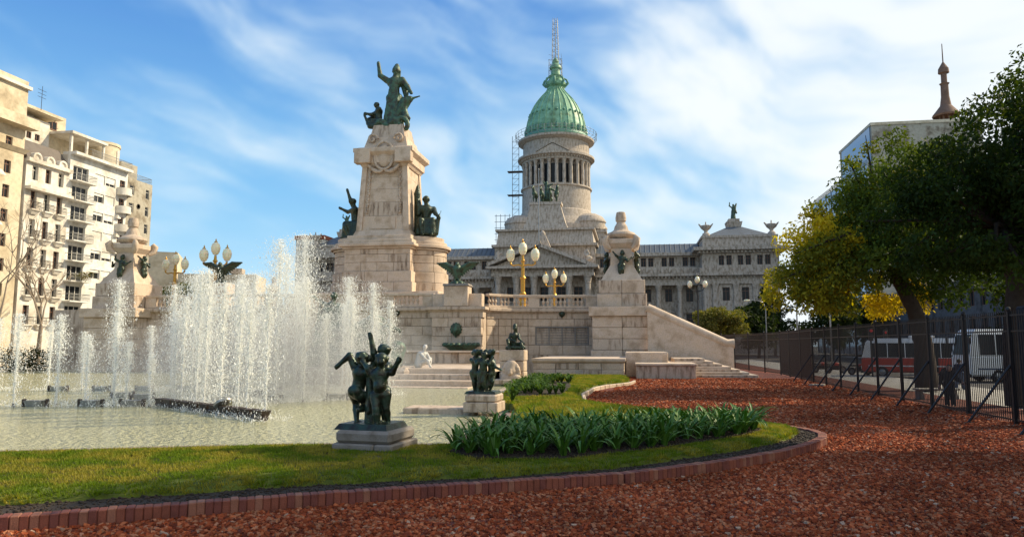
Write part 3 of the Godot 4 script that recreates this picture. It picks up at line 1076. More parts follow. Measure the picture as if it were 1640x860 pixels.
func lamp(at: Vector3, s: float, label: String) -> void:
	var t := thing("lamp_standard", label, "street lamp", at, 0.0, "gilded lamp standards on the terrace")
	t.scale = Vector3.ONE * s
	var b := MB.new()
	b.lathe([[0.85, 0.0], [0.8, 0.35], [0.5, 0.6], [0.45, 1.1], [0.55, 1.25], [0.3, 1.45]], 10)
	part(t, "base", b.mesh(), M.gilt)
	b = MB.new()
	b.lathe([[0.3, 1.45], [0.36, 1.7], [0.22, 1.9], [0.24, 3.2], [0.33, 3.35], [0.18, 3.6], [0.16, 5.0], [0.28, 5.1], [0.15, 5.3], [0.12, 5.7]], 10)
	part(t, "post", b.mesh(), M.gilt)
	for sx in [-1, 1]:
		b = MB.new()
		b.tube([V(0, 4.6, 0), V(sx * 0.5, 4.75, 0), V(sx * 1.0, 4.65, 0), V(sx * 1.28, 4.85, 0), V(sx * 1.3, 5.05, 0)], [0.1, 0.09, 0.08, 0.1, 0.12], 6)
		part(t, "arm", b.mesh(), M.gilt)
	for g in [[-1.3, 5.1], [1.3, 5.1], [0.0, 5.75]]:
		b = MB.new()
		b.lathe([[0.12, 0.0], [0.26, 0.08], [0.42, 0.4], [0.46, 0.8], [0.36, 1.15], [0.16, 1.32]], 12)
		var o := part(t, "globe", b.mesh(), M.globe, V(g[0], g[1], 0))
		b = MB.new()
		b.lathe([[0.2, 1.31], [0.16, 1.4], [0.06, 1.45], [0.08, 1.55], [0.0, 1.75]], 8)
		part(o, "finial", b.mesh(), M.gilt)


func monument() -> void:
	var t := thing("monument", "tall cream marble monument shaft with carved cartouche on a stepped base", "monument", V(-27.4, 6.0, -80.0))
	var ms := [M.marble, M.marble_worn, M.marble, M.marble]
	var pl := MB.new()
	pl.cb(-7.2, 0, -5.4, 7.2, 2.2, 5.4, 0.08)
	part(t, "plinth", pl.mesh(), M.marble)
	var rows := [[2.2, 3.3, 0.35], [3.3, 4.5, 0.2], [4.5, 5.5, 0.0], [5.5, 6.4, 0.0], [6.4, 7.0, 0.0]]
	for i in rows.size():
		var r: Array = rows[i]
		var e: float = r[2]
		var n := 4 - i % 2
		for k in n:
			var w := (7.6 + 2 * e) / n
			var b := MB.new()
			b.cb(-3.8 - e + w * k + 0.012, r[0] + 0.012, -4.6 - e, -3.8 - e + w * (k + 1) - 0.012, r[1] - 0.012, 4.6 + e, 0.03)
			part(t, "stone", b.mesh(), ms[(i + k) % 4])
		for s in [-1, 1]:
			for k in 4:
				var a0 := (0.02 + PI * k / 4) if s > 0 else (PI + 0.02 + PI * k / 4)
				var b := MB.new()
				b.lathe([[2.95 + e, r[0] + 0.03], [3.0 + e, r[0] + 0.06], [3.0 + e, r[1] - 0.03], [2.95 + e, r[1]]], 6, V(s * 3.6, 0, 0), true, a0, a0 + PI / 4 - 0.015)
				part(t, "stone", b.mesh(), ms[(i + k + 1) % 4])
	# mouldings and upper steps
	for l in [[7.0, 7.25, 4.0, 4.8, 3.2], [7.25, 7.6, 4.35, 5.1, 3.5], [7.6, 8.05, 4.0, 4.7, 3.05], [8.05, 8.6, 3.7, 4.2, 2.7]]:
		var b := MB.new()
		b.cb(-l[2], l[0], -l[3], l[2], l[1], l[3], 0.05)
		for s in [-1, 1]:
			b.lathe([[l[4] - 0.04, l[0]], [l[4], l[0] + 0.05], [l[4], l[1] - 0.05], [l[4] - 0.05, l[1] - 0.003], [0, l[1] - 0.003]], 20, V(s * 3.6, 0, 0), true, 0.0 if s > 0 else PI, PI if s > 0 else TAU)
		part(t, "moulding", b.mesh(), M.marble)
	# the shaft: base, tapering body with corner pilasters, cornice
	var sb := MB.new()
	sb.fr(-3.45, 3.45, -3.3, 3.3, 8.6, -3.15, 3.15, -3.0, 3.0, 9.3)
	part(t, "shaft_base", sb.mesh(), M.marble)
	var cy := [9.3, 11.0, 12.6, 14.1, 15.5, 16.7]
	for i in 5:
		var h0 := lerpf(2.95, 2.55, (cy[i] - 9.3) / 7.4)
		var h1 := lerpf(2.95, 2.55, (cy[i + 1] - 9.3) / 7.4)
		var b := MB.new()
		b.fr(-h0, h0, -h0 + 0.1, h0 - 0.1, cy[i] + 0.012, -h1, h1, -h1 + 0.1, h1 - 0.1, cy[i + 1] - 0.012)
		part(t, "stone", b.mesh(), ms[i % 4])
	for c in [[-1, 1], [1, 1], [1, -1], [-1, -1]]:
		var b := MB.new()
		b.fr(c[0] * 2.78 - 0.32, c[0] * 2.78 + 0.32, c[1] * 2.72 - 0.32, c[1] * 2.72 + 0.32, 9.3, c[0] * 2.38 - 0.3, c[0] * 2.38 + 0.3, c[1] * 2.34 - 0.3, c[1] * 2.34 + 0.3, 16.7)
		part(t, "pilaster", b.mesh(), M.marble)
	# garlands hanging down the front, beads of carved leaves
	for s in [-1, 1]:
		var b := MB.new()
		for k in 17:
			var y := 11.4 + k * 0.31
			b.ell(V(s * lerpf(1.95, 1.7, k / 17.0) + (k % 2 - 0.5) * 0.08, y, lerpf(2.9, 2.55, (y - 9.3) / 7.4) + 0.02), V(0.17, 0.19, 0.1), 8)
		part(t, "garland", b.mesh(), M.marble_worn)
	var inner := MB.new()
	inner.fr(-1.45, 1.45, 2.6, 2.93, 9.5, -1.45, 1.45, 2.6, 2.88, 10.9)
	part(t, "tablet", inner.mesh(), M.marble)
	var co := MB.new()
	for q in [[16.7, 2.7, 17.1, 2.95], [17.1, 3.05, 17.9, 3.05], [17.9, 3.05, 18.3, 3.5], [18.3, 3.5, 18.75, 3.5], [18.75, 3.4, 18.95, 2.9]]:
		co.fr(-q[1], q[1], -q[1], q[1], q[0], -q[3], q[3], -q[3], q[3], q[2])
	part(t, "cornice", co.mesh(), M.marble)
	for s in [-1, 1]:
		var b := MB.new()
		b.cb(s * 2.4 - 0.95, 17.0, 2.6, s * 2.4 + 0.95, 18.7, 3.62, 0.06)
		part(t, "cornice_block", b.mesh(), M.marble)
	var up := MB.new()
	up.fr(-2.6, 2.6, -2.5, 2.5, 18.95, -2.25, 2.25, -2.15, 2.15, 20.3)
	part(t, "cap", up.mesh(), M.marble)
	up = MB.new()
	up.fr(-2.1, 2.1, -2.0, 2.0, 20.3, -1.75, 1.75, -1.7, 1.7, 21.9)
	part(t, "statue_base", up.mesh(), M.marble_worn)
	# cartouche with scrolls and swags
	var ct := MB.new()
	ct.ell(V(0.0, 17.9, 2.75), V(0.95, 1.35, 0.45), 16)
	part(t, "cartouche", ct.mesh(), M.marble)
	ct = MB.new()
	var ring := []
	var rr := []
	for k in 25:
		var a := TAU * k / 24
		ring.append(V(cos(a) * 1.15, 17.9 + sin(a) * 1.6, 3.0))
		rr.append(0.17)
	ct.tube(ring, rr, 6)
	part(t, "scroll_frame", ct.mesh(), M.marble_worn)
	for s in [-1, 1]:
		ct = MB.new()
		var sp := []
		var sr := []
		for k in 18:
			var a := k * 0.42
			sp.append(V(s * (1.55 - cos(a) * (0.62 - k * 0.03)), 20.0 + sin(a) * (0.62 - k * 0.03), 2.55))
			sr.append(0.16)
		ct.tube(sp, sr, 6)
		part(t, "scroll", ct.mesh(), M.marble_worn)
		ct = MB.new()
		var wp := []
		var wr := []
		for k in 11:
			var q := k / 10.0
			wp.append(V(s * (1.9 - q * 1.8), 16.9 - sin(q * 2.2) * 0.85, 2.95))
			wr.append(0.14 + 0.12 * sin(q * PI))
		ct.tube(wp, wr, 6)
		part(t, "swag", ct.mesh(), M.marble_worn)
	# bronze figures on the top
	var b := []
	human(b, 7.6, 1.1, V(0, 0, 1), {"pelvis": V(0.1, 3.9, 0), "chest": V(0.13, 5.65, 0.05), "head": V(0.33, 7.0, 0.15), "re": V(-1.6, 6.5, 0.3), "rh": V(-1.78, 7.75, 0.4), "le": V(1.75, 5.0, 0.1), "lh": V(2.2, 4.3, 0.4), "lk": V(0.4, 2.2, 0.6), "lf": V(0.6, 0.4, 0.2), "rk": V(-0.3, 2.1, 0.2), "rf": V(-0.4, 0.4, 0.3)}, false)
	for k in 11:
		var a := TAU * k / 11
		b.append([V(0.1 + cos(a) * 0.42, 4.2, sin(a) * 0.36), 0.17, V(0.05 + cos(a) * 1.15, 0.35, sin(a) * 0.9), 0.2])
	b.append([V(0.1, 4.6, 0), 0.52, V(0, 1.0, 0), 0.85])
	for k in 7:
		b.append([V(-0.35 + k * 0.16, 4.7, 0.5), 0.1, V(-0.85 + k * 0.28, 0.4, 0.95), 0.13])
	b.append([V(1.0, 5.9, -0.3), 0.4, V(1.5, 3.9, -0.35), 0.3])
	b.append([V(0.33, 7.45, 0.0), 0.42, V(0.33, 7.75, -0.1), 0.28])
	b.append([V(0.33, 7.1, -0.25), 0.45, V(0.45, 6.5, -0.35), 0.28])
	b.append([V(-1.8, 7.9, 0.45), 0.05, V(-1.78, 9.2, 0.45), 0.04])
	top("statue", blob(b, 0.1, 0.09), M.bronze_green, "bronze robed woman with raised arm and staff crowning the monument", "statue", V(-27.4, 27.9, -80.0))
	b = []
	human(b, 4.6, 1.2, V(-1, 0, 0.5), {"pelvis": V(0.2, 0.9, 0), "chest": V(0.15, 2.05, 0), "head": V(-0.1, 2.85, 0.1), "re": V(-0.7, 1.6, 0.4), "rh": V(-1.25, 1.75, 0.5), "le": V(-0.5, 1.6, -0.3), "lh": V(-1.0, 1.3, 0.0), "lk": V(-0.6, 0.9, 0.4), "lf": V(-0.5, 0.2, 0.4), "rk": V(0.0, 0.3, 0.7), "rf": V(0.6, 0.2, 0.5)}, false)
	b.append([V(-1.5, 1.6, 0.5), 0.12, V(-0.9, 0.5, 0.5), 0.25])
	b.append([V(-0.9, 0.5, 0.5), 0.3, V(0.4, 0.1, 0.6), 0.35])
	b.append([V(-0.6, 0.1, 0.8), 0.35, V(0.5, 0.0, 0.8), 0.4])
	top("statue", blob(b, 0.11, 0.13), M.bronze, "dark bronze kneeling figure at the feet of the robed woman", "statue", V(-29.2, 27.9, -79.6))
	b = []
	b.append([V(-0.5, 2.0, 0), 0.6, V(0.1, 3.0, 0.1), 0.65])
	b.append([V(0.1, 3.0, 0.1), 0.55, V(0.7, 3.3, 0.2), 0.4])
	b.append([V(0.7, 3.3, 0.2), 0.16, V(1.9, 3.6, 0.2), 0.1])
	b.append([V(0.2, 3.3, 0.1), 0.15, V(0.5, 4.2, 0.2), 0.12])
	b.append([V(-0.6, 2.0, 0), 0.5, V(-0.9, 0.4, 0), 0.5])
	b.append([V(0.1, 1.7, 0.2), 0.42, V(0.3, 0.9, 0.3), 0.5])
	b.append([V(0.1, 2.1, 0.25), 0.3, V(0.1, 2.25, 0.3), 0.3])
	b.append([V(0.2, 1.5, 0.3), 0.2, V(0.8, 0.9, 0.5), 0.16])
	for k in 14:
		var a0 := -0.6 + k * 0.36
		var a1 := -0.6 + (k + 1) * 0.36
		b.append([V(-0.1 + cos(a0) * 0.8, 0.0 + sin(a0) * 0.85, 0.9), 0.26, V(-0.1 + cos(a1) * 0.8, 0.0 + sin(a1) * 0.85, 0.9), 0.25])
	for k in 8:
		b.append([V(-3.0 + k * 0.35, 0.25 + 0.3 * sin(k * 1.3), 1.0), 0.34, V(-2.65 + k * 0.35, 0.25 + 0.3 * sin(k * 1.3 + 1.3), 1.0), 0.34])
	top("statue", blob(b, 0.11, 0.13), M.bronze_green, "bronze bull head, coils and small figure beside the robed woman", "statue", V(-25.9, 27.9, -79.6))
	# seated groups on the side lobes
	b = []
	human(b, 6.2, 1.1, V(0.5, 0, 1), {"pelvis": V(-0.2, 1.7, 0), "chest": V(0.0, 3.3, 0.1), "head": V(-0.1, 4.5, 0.2), "le": V(1.1, 2.8, 0.5), "lh": V(1.6, 2.3, 0.9), "re": V(-0.9, 2.8, 0.5), "rh": V(-1.0, 4.2, 0.6), "lk": V(1.0, 1.9, 1.3), "lf": V(0.9, 0.3, 1.5), "rk": V(-0.3, 1.9, 1.6), "rf": V(-0.1, 0.3, 1.7)}, false)
	for k in 6:
		b.append([V(-0.6 + k * 0.32, 1.9, 1.2), 0.3, V(-0.7 + k * 0.36, 0.4, 1.4), 0.26])
	b.append([V(-0.2, 1.2, 0.1), 0.95, V(0.1, 0.3, 0.3), 1.1])
	b.append([V(-1.2, 0.2, 0.1), 0.32, V(-1.2, 5.2, 0.1), 0.34])
	b.append([V(-1.2, 5.2, 0.1), 0.38, V(-1.15, 6.0, 0.1), 0.2])
	b.append([V(-1.15, 6.0, 0.1), 0.07, V(-1.1, 7.0, 0.1), 0.05])
	b.append([V(-1.2, 5.0, 0.1), 0.3, V(-0.8, 2.2, 0.0), 0.45])
	b.append([V(1.6, 2.3, 0.9), 0.1, V(1.9, 3.1, 0.8), 0.05])
	b.append([V(1.5, 2.0, 0.8), 0.25, V(1.3, 0.4, 0.9), 0.3])
	top("statue", blob(b, 0.11, 0.13), M.bronze, "bronze seated woman with furled flag beside the shaft facing the palace wing", "statue", V(-22.9, 14.6, -79.4))
	b = []
	human(b, 5.6, 1.1, V(-1, 0, 0.4), {"pelvis": V(0.2, 1.8, 0), "chest": V(0.1, 3.4, 0), "head": V(-0.2, 4.55, 0.1), "re": V(-0.4, 4.6, 0.3), "rh": V(-0.8, 5.8, 0.3), "le": V(-0.9, 3.4, -0.2), "lh": V(-1.7, 3.8, 0.0), "lk": V(-1.0, 1.8, 0.4), "lf": V(-0.9, 0.3, 0.5), "rk": V(-0.8, 1.5, 0.8), "rf": V(-0.3, 0.3, 0.9)}, false)
	for k in 6:
		b.append([V(-0.9 + k * 0.3, 1.9, 0.5), 0.32, V(-1.0 + k * 0.3, 0.3, 0.6), 0.3])
	b.append([V(0.4, 1.4, 0), 0.9, V(0.2, 0.3, 0.1), 1.0])
	b.append([V(0.4, 3.3, -0.2), 0.5, V(0.6, 1.0, -0.3), 0.6])
	top("statue", blob(b, 0.11, 0.13), M.bronze, "bronze figure with arm thrown up on the lobe facing the apartment houses", "statue", V(-31.7, 14.6, -79.4))


func palace() -> void:
	var t := thing("domed_palace", "grey neoclassical palace with green copper dome, pedimented portico and long wings", "palace", V(-24.0, 0, -200.0))
	var st: Material = M.palace_stone
	# ---- portico
	var b := MB.new()
	b.t = Transform3D(Basis(), V(-14.5, 0, -4.0))
	var holes := []
	for x in [-9.6, -4.8, 0.0, 4.8, 9.6]:
		holes.append(Rect2(14.5 + x - 1.25, 6.5, 2.5, 6.0))
		holes.append(Rect2(14.5 + x - 1.25, 14.8, 2.5, 4.0))
	b.facade(29.0, 30.4, holes, 0.6)
	part(t, "portico_wall", b.mesh(), st)
	b = MB.new()
	b.bx(-14.5, 0, -30.0, 14.5, 30.4, -4.75)
	part(t, "portico_core", b.mesh(), M.palace_stone)
	for r in holes:
		window(t, r.position.x - 14.5, r.position.y, r.size.x, r.size.y, -4.7, M.wood, M.glass)
	b = MB.new()
	b.bx(-15.0, 0, -4.0, 15.0, 6.0, 2.2)
	part(t, "portico_floor", b.mesh(), st)
	var cm := MB.new()
	cm.lathe([[1.15, 6.0], [1.15, 6.4], [0.95, 6.7], [0.95, 7.0], [0.8, 19.3], [0.95, 19.4], [0.85, 19.6], [1.15, 20.9], [1.3, 21.0], [1.3, 21.4]], 14)
	var col := cm.mesh()
	for x in [-12.6, -7.4, -2.4, 2.4, 7.4, 12.6]:
		part(t, "column", col, M.palace_stone, V(x, 0, 1.0))
	b = MB.new()
	b.bx(-14.4, 21.4, -4.0, 14.4, 22.3, 2.2)
	b.bx(-14.2, 22.3, -4.0, 14.2, 23.5, 2.0)
	part(t, "entablature", b.mesh(), st)
	b = MB.new()
	for k in 29:
		b.bx(-14.2 + k * 1.0, 22.5, 2.0, -13.75 + k * 1.0, 23.3, 2.2)
	stuff(part(t, "frieze_carving", b.mesh(), M.palace_stone))
	b = MB.new()
	b.bx(-15.6, 23.5, -4.0, 15.6, 24.2, 3.8)
	part(t, "cornice", b.mesh(), M.palace_stone)
	b = MB.new()
	for k in 30:
		b.bx(-15.0 + k, 23.1, 2.2, -14.5 + k, 23.5, 2.75)
	stuff(part(t, "dentils", b.mesh(), M.palace_stone))
	b = MB.new()
	for z in [1.6, -4.0]:
		b.tri(V(-14.0, 24.2, z), V(14.0, 24.2, z), V(0, 29.6, z))
	part(t, "tympanum", b.mesh(), M.palace_stone)
	for s in [-1, 1]:
		b = MB.new()
		var d := V(0, 30.3, 0) - V(s * 15.2, 24.3, 0)
		b.t = Transform3D(Basis(Vector3.BACK, atan2(d.y, d.x)), V(s * 15.2, 24.2, 0))
		b.bx(0, 0.0, -4.0, d.length(), 0.9, 3.6)
		part(t, "raking_cornice", b.mesh(), M.palace_stone)
		var sb := []
		for k in 5:
			sb.append([V(rn(-0.8, 0.8), 0.3 + k * 0.6, rn(-0.3, 0.3)), 0.6 - k * 0.06, V(rn(-0.8, 0.8), 0.8 + k * 0.6, 0), 0.5 - k * 0.06])
		part(t, "corner_group", blob(sb, 0.2, 0.3), M.palace_stone, V(s * 12.6, 25.4, 0.8))
	b = MB.new()
	b.fr(-2.4, 2.4, -1.0, 1.6, 29.4, -0.9, 0.9, -0.6, 1.2, 33.0)
	b.ell(V(0, 33.2, 0.3), V(0.9, 1.2, 0.8), 10)
	part(t, "crest", b.mesh(), M.palace_stone)
	# ---- attic and quadriga pedestal
	b = MB.new()
	b.bx(-15.2, 30.4, -30.0, 15.2, 31.1, -2.6)
	part(t, "attic_cornice", b.mesh(), M.palace_stone)
	b = MB.new()
	b.fr(-14.1, 14.1, -30, -4.2, 31.0, -13.6, 13.6, -30, -5.2, 35.2)
	part(t, "attic", b.mesh(), M.palace_stone)
	b = MB.new()
	b.bx(-14.4, 35.2, -30.0, 14.4, 35.8, -4.2)
	part(t, "attic_cap", b.mesh(), st)
	b = MB.new()
	b.fr(-6.6, 6.6, -13, -5.5, 35.8, -6.0, 6.0, -12.5, -6.0, 37.4)
	b.fr(-5.9, 5.9, -12.5, -6.1, 37.4, -4.3, 4.3, -11.5, -7.0, 43.2)
	b.bx(-4.7, 43.2, -11.8, 4.7, 44.0, -6.7)
	part(t, "quadriga_pedestal", b.mesh(), M.palace_stone)
	# ---- block under the drum
	b = MB.new()
	b.bx(-16.4, 28.0, -55, 16.4, 38.2, -30.0)
	b.bx(-17.0, 38.2, -55.5, 17.0, 39.2, -29.4)
	part(t, "drum_block", b.mesh(), st)
	for s in [-1, 1]:
		for z in [-33.0, -47.0]:
			b = MB.new()
			b.lathe([[5.2, 39.2], [5.2, 41.5], [5.5, 41.7], [5.4, 42.2], [4.4, 43.6], [2.4, 44.6], [0.0, 45.0]], 16, V(s * 11.3, 0, z))
			part(t, "shoulder_turret", b.mesh(), M.palace_stone)
	var dz := V(0, 0, -39.3)
	b = MB.new()
	b.lathe([[14.2, 39.2], [14.0, 41.0], [12.6, 43.5], [11.9, 46.0], [11.6, 46.4], [11.5, 53.6], [12.0, 53.8], [12.0, 54.3]], 48, dz)
	part(t, "drum", b.mesh(), st)
	b = MB.new()
	b.lathe([[9.4, 54.3], [9.4, 63.5]], 48, dz)
	part(t, "colonnade_wall", b.mesh(), M.palace_stone)
	cm = MB.new()
	cm.lathe([[0.75, 0.0], [0.62, 0.4], [0.55, 7.2], [0.85, 8.2]], 8)
	var dc := cm.mesh()
	var wm := MB.new()
	wm.bx(-0.85, 0.4, -0.2, 0.85, 6.6, 0.12)
	var wmesh := wm.mesh()
	for k in 28:
		var a := TAU * (k + 0.5) / 28
		if cos(a) > -0.2:
			part(t, "drum_column", dc, M.palace_stone, dz + V(sin(a) * 10.9, 54.3, cos(a) * 10.9), a)
		a = TAU * k / 28
		if cos(a) > -0.2:
			part(t, "drum_window", wmesh, M.glass, dz + V(sin(a) * 9.4, 54.8, cos(a) * 9.4), a)
	b = MB.new()
	b.lathe([[10.4, 62.5], [11.5, 62.6], [11.6, 63.6], [13.0, 64.0], [13.0, 64.7], [11.2, 65.0], [11.1, 69.4], [11.6, 69.5], [12.9, 70.1], [12.9, 70.8], [10.2, 71.0]], 48, dz)
	part(t, "upper_drum", b.mesh(), st)
	b = MB.new()
	for k in 72:
		var a := TAU * k / 72
		b.t = Transform3D(Basis(Vector3.UP, a), dz + V(sin(a) * 12.0, 63.3, cos(a) * 12.0))
		b.bx(-0.22, 0, -0.3, 0.22, 0.5, 0.25)
	stuff(part(t, "drum_dentils", b.mesh(), M.palace_stone))
	wm = MB.new()
	wm.bx(-0.8, 0, -0.2, 0.8, 2.1, 0.06)
	wmesh = wm.mesh()
	for k in 28:
		var a := TAU * k / 28
		if cos(a) > -0.2:
			part(t, "attic_panel", wmesh, M.palace_stone, dz + V(sin(a) * 11.12, 66.4, cos(a) * 11.12), a)
	b = MB.new()
	b.tri(V(-5.2, 64.7, -27.3), V(5.2, 64.7, -27.3), V(0, 67.4, -27.3))
	b.tri(V(-5.2, 64.7, -29), V(5.2, 64.7, -29), V(0, 67.4, -29))
	b.quad(V(-5.4, 64.7, -27.0), V(0, 67.6, -27.0), V(0, 67.6, -29.0), V(-5.4, 64.7, -29.0))
	b.quad(V(5.4, 64.7, -27.0), V(0, 67.6, -27.0), V(0, 67.6, -29.0), V(5.4, 64.7, -29.0))
	part(t, "drum_pediment", b.mesh(), st)
	# ---- dome
	b = MB.new()
	b.lathe([[10.6, 70.8], [10.7, 72.0], [10.3, 73.0]], 48, dz)
	part(t, "dome_foot", b.mesh(), M.copper_dark)
	var pr := [[10.2, 72.6], [10.15, 74.0], [9.95, 75.8], [9.6, 77.6], [9.0, 79.6], [8.2, 81.6], [7.3, 83.4], [6.2, 85.1], [4.9, 86.7], [3.8, 87.9], [3.0, 89.0], [2.7, 90.0]]
	b = MB.new()
	b.lathe(pr, 48, dz)
	var dome := part(t, "dome", b.mesh(), M.copper)
	for k in 24:
		var a := TAU * k / 24
		if cos(a) < -0.3:
			continue
		b = MB.new()
		var pts := []
		var rs := []
		for q in pr:
			pts.append(dz + V(sin(a) * (q[0] + 0.05), q[1], cos(a) * (q[0] + 0.05)))
			rs.append(0.26 * (0.45 + q[0] / 18.0))
		b.tube(pts, rs, 5)
		part(dome, "rib", b.mesh(), M.copper)
		var a2 := TAU * (k + 0.5) / 24
		b = MB.new()
		b.tube([dz + V(sin(a2) * 10.2, 73.2, cos(a2) * 10.2), dz + V(sin(a2) * 10.4, 74.6, cos(a2) * 10.4), dz + V(sin(a2) * 10.1, 75.2, cos(a2) * 10.1)], [0.6, 0.45, 0.1], 6)
		part(dome, "crest_ornament", b.mesh(), M.copper_dark)
		b = MB.new()
		b.ell(dz + V(sin(a2) * 9.1, 79.8, cos(a2) * 9.1), V(0.42, 0.42, 0.42), 8)
		part(dome, "stud", b.mesh(), M.copper_dark)
	b = MB.new()
	b.lathe([[2.7, 89.8], [3.6, 90.6], [3.7, 91.4], [2.9, 92.2], [2.2, 93.0], [2.3, 93.6], [2.6, 94.0], [1.7, 94.4], [1.5, 96.4], [2.1, 96.8], [1.9, 97.6], [1.1, 98.6], [1.2, 99.2], [0.6, 100.4], [0.0, 101.0]], 16, dz)
	part(t, "lantern", b.mesh(), M.copper)
	for k in 8:
		var a := TAU * k / 8
		b = MB.new()
		b.tube([dz + V(sin(a) * 3.3, 90.4, cos(a) * 3.3), dz + V(sin(a) * 4.2, 91.4, cos(a) * 4.2), dz + V(sin(a) * 3.8, 92.6, cos(a) * 3.8), dz + V(sin(a) * 2.6, 93.4, cos(a) * 2.6)], [0.4, 0.5, 0.35, 0.2], 6)
		part(t, "lantern_scroll", b.mesh(), M.copper_dark)
	# ---- wings with giant columns
	wing(t, 14.5, 43.4)
	wing(t, -57.0, -14.5)
	pavilion(t, 43.4, 20.0)
	pavilion(t, -70.0, 14.5)
	# quadriga, scaffolds, flagpole
	var q := []
	for x in [-3.0, -1.1, 1.1, 3.0]:
		var ly: float = 0.3 if absf(x) > 2 else 0.0
		q.append([V(x, 2.2, -0.5), 0.7, V(x * 1.1, 2.6, 1.4), 0.72])
		q.append([V(x * 1.1, 2.8, 1.5), 0.5, V(x * 1.2, 4.2 + ly, 2.1), 0.36])
		q.append([V(x * 1.2, 4.2 + ly, 2.1), 0.36, V(x * 1.25, 3.7 + ly, 2.9), 0.2])
		q.append([V(x * 1.1, 2.2, 1.6), 0.3, V(x * 1.15, 1.2, 2.3), 0.2])
		q.append([V(x * 1.15, 1.2, 2.3), 0.2, V(x * 1.15, 0.2, 2.0), 0.18])
		q.append([V(x, 2.0, -0.8), 0.35, V(x, 0.1, -0.8), 0.2])
	q.append([V(-1.2, 1.5, -2.2), 0.7, V(1.2, 1.5, -2.2), 0.7])
	q.append([V(0, 1.8, -2.2), 0.8, V(0, 4.6, -2.0), 0.6])
	q.append([V(0, 4.6, -2.0), 0.65, V(0, 5.6, -1.9), 0.5])
	q.append([V(0, 6.3, -1.8), 0.42, V(0, 6.5, -1.8), 0.4])
	q.append([V(0.4, 5.6, -1.9), 0.28, V(1.9, 5.9, -1.4), 0.2])
	q.append([V(-0.4, 5.6, -1.9), 0.28, V(-1.0, 6.9, -1.5), 0.2])
	q.append([V(0.5, 5.2, -2.3), 0.5, V(2.2, 4.2, -2.6), 0.3])
	top("quadriga", blob(q, 0.17, 0.25), M.bronze_green, "dark bronze four-horse chariot group on the palace below the dome", "statue", V(-24.0, 44.0, -208.6))
	var sc := thing("scaffold", "thin metal scaffold climbing beside the palace drum", "scaffold", V(-38.5, 39.2, -236.0))
	var bars := MB.new()
	for x in [0.0, 2.2]:
		bars.tube([V(x, 0, 0), V(x, 33.5, 0)], [0.1, 0.1], 4)
	for k in 16:
		bars.tube([V(0, k * 2.1, 0), V(2.2, k * 2.1, 0)], [0.07, 0.07], 4)
		bars.tube([V(0, k * 2.1, 0), V(2.2, k * 2.1 + 2.1, 0)], [0.05, 0.05], 4)
	stuff(part(sc, "poles", bars.mesh(), M.steel))
	for y in [5.0, 13.0, 21.0]:
		bars = MB.new()
		bars.bx(-1.5, y, -1, 3.5, y + 0.2, 1.5)
		part(sc, "deck", bars.mesh(), M.iron_brown)
	sc = thing("scaffold", "low scaffold frame standing on the palace shoulder", "scaffold", V(-43.5, 36.0, -233.0))
	bars = MB.new()
	for x in 4:
		bars.tube([V(x * 1.5, 0, 0), V(x * 1.5, 9.5, 0)], [0.09, 0.09], 4)
	for k in 5:
		bars.tube([V(-0.5, 1.0 + k * 2.0, 0), V(5.0, 1.0 + k * 2.0, 0)], [0.08, 0.08], 4)
	stuff(part(sc, "poles", bars.mesh(), M.steel))
	sc = thing("scaffold", "ring walkway scaffold round the foot of the green dome", "scaffold", V(-24.0, 70.8, -239.3))
	bars = MB.new()
	for k in 36:
		var a := TAU * k / 36
		var a2 := TAU * (k + 1) / 36
		bars.tube([V(sin(a) * 11.8, 0.1, cos(a) * 11.8), V(sin(a) * 13.6, 0.6, cos(a) * 13.6), V(sin(a) * 13.9, 2.6, cos(a) * 13.9)], [0.07, 0.07, 0.07], 4)
		for h in [0.6, 1.6, 2.5]:
			bars.tube([V(sin(a) * 13.75, h, cos(a) * 13.75), V(sin(a2) * 13.75, h, cos(a2) * 13.75)], [0.06, 0.06], 4)
	stuff(part(sc, "rails", bars.mesh(), M.steel))
	sc = thing("spire_scaffold", "slender lattice scaffold spire on top of the dome lantern", "scaffold", V(-24.0, 92.5, -239.3))
	bars = MB.new()
	for c in [[-1, -1], [1, -1], [1, 1], [-1, 1]]:
		bars.tube([V(c[0] * 2.2, 0, c[1] * 2.2), V(c[0] * 2.0, 7.0, c[1] * 2.0)], [0.07, 0.07], 4)
		bars.tube([V(c[0] * 1.1, 7.0, c[1] * 1.1), V(c[0] * 0.75, 22.0, c[1] * 0.75)], [0.09, 0.08], 4)
	for k in 11:
		var y := 1.0 + k * 1.95
		var r := 2.15 if y < 7 else lerpf(1.1, 0.75, (y - 7) / 15)
		for e in [[-1, -1, 1, -1], [1, -1, 1, 1], [1, 1, -1, 1], [-1, 1, -1, -1]]:
			bars.tube([V(e[0] * r, y, e[1] * r), V(e[2] * r, y, e[3] * r)], [0.06, 0.06], 4)
			bars.tube([V(e[0] * r, y, e[1] * r), V(e[2] * r, y + 1.9, e[3] * r)], [0.045, 0.045], 4)
	bars.tube([V(0, 7, 0), V(0, 22.5, 0)], [0.22, 0.1], 5)
	stuff(part(sc, "lattice", bars.mesh(), M.steel))
	var fp := MB.new()
	fp.lathe([[0.16, 0], [0.1, 22.0], [0.22, 22.1], [0.0, 22.5]], 6)
	top("flagpole", fp.mesh(), M.steel, "slim flagpole rising in front of the palace portico", "flagpole", V(-24.6, 29, -196.6))


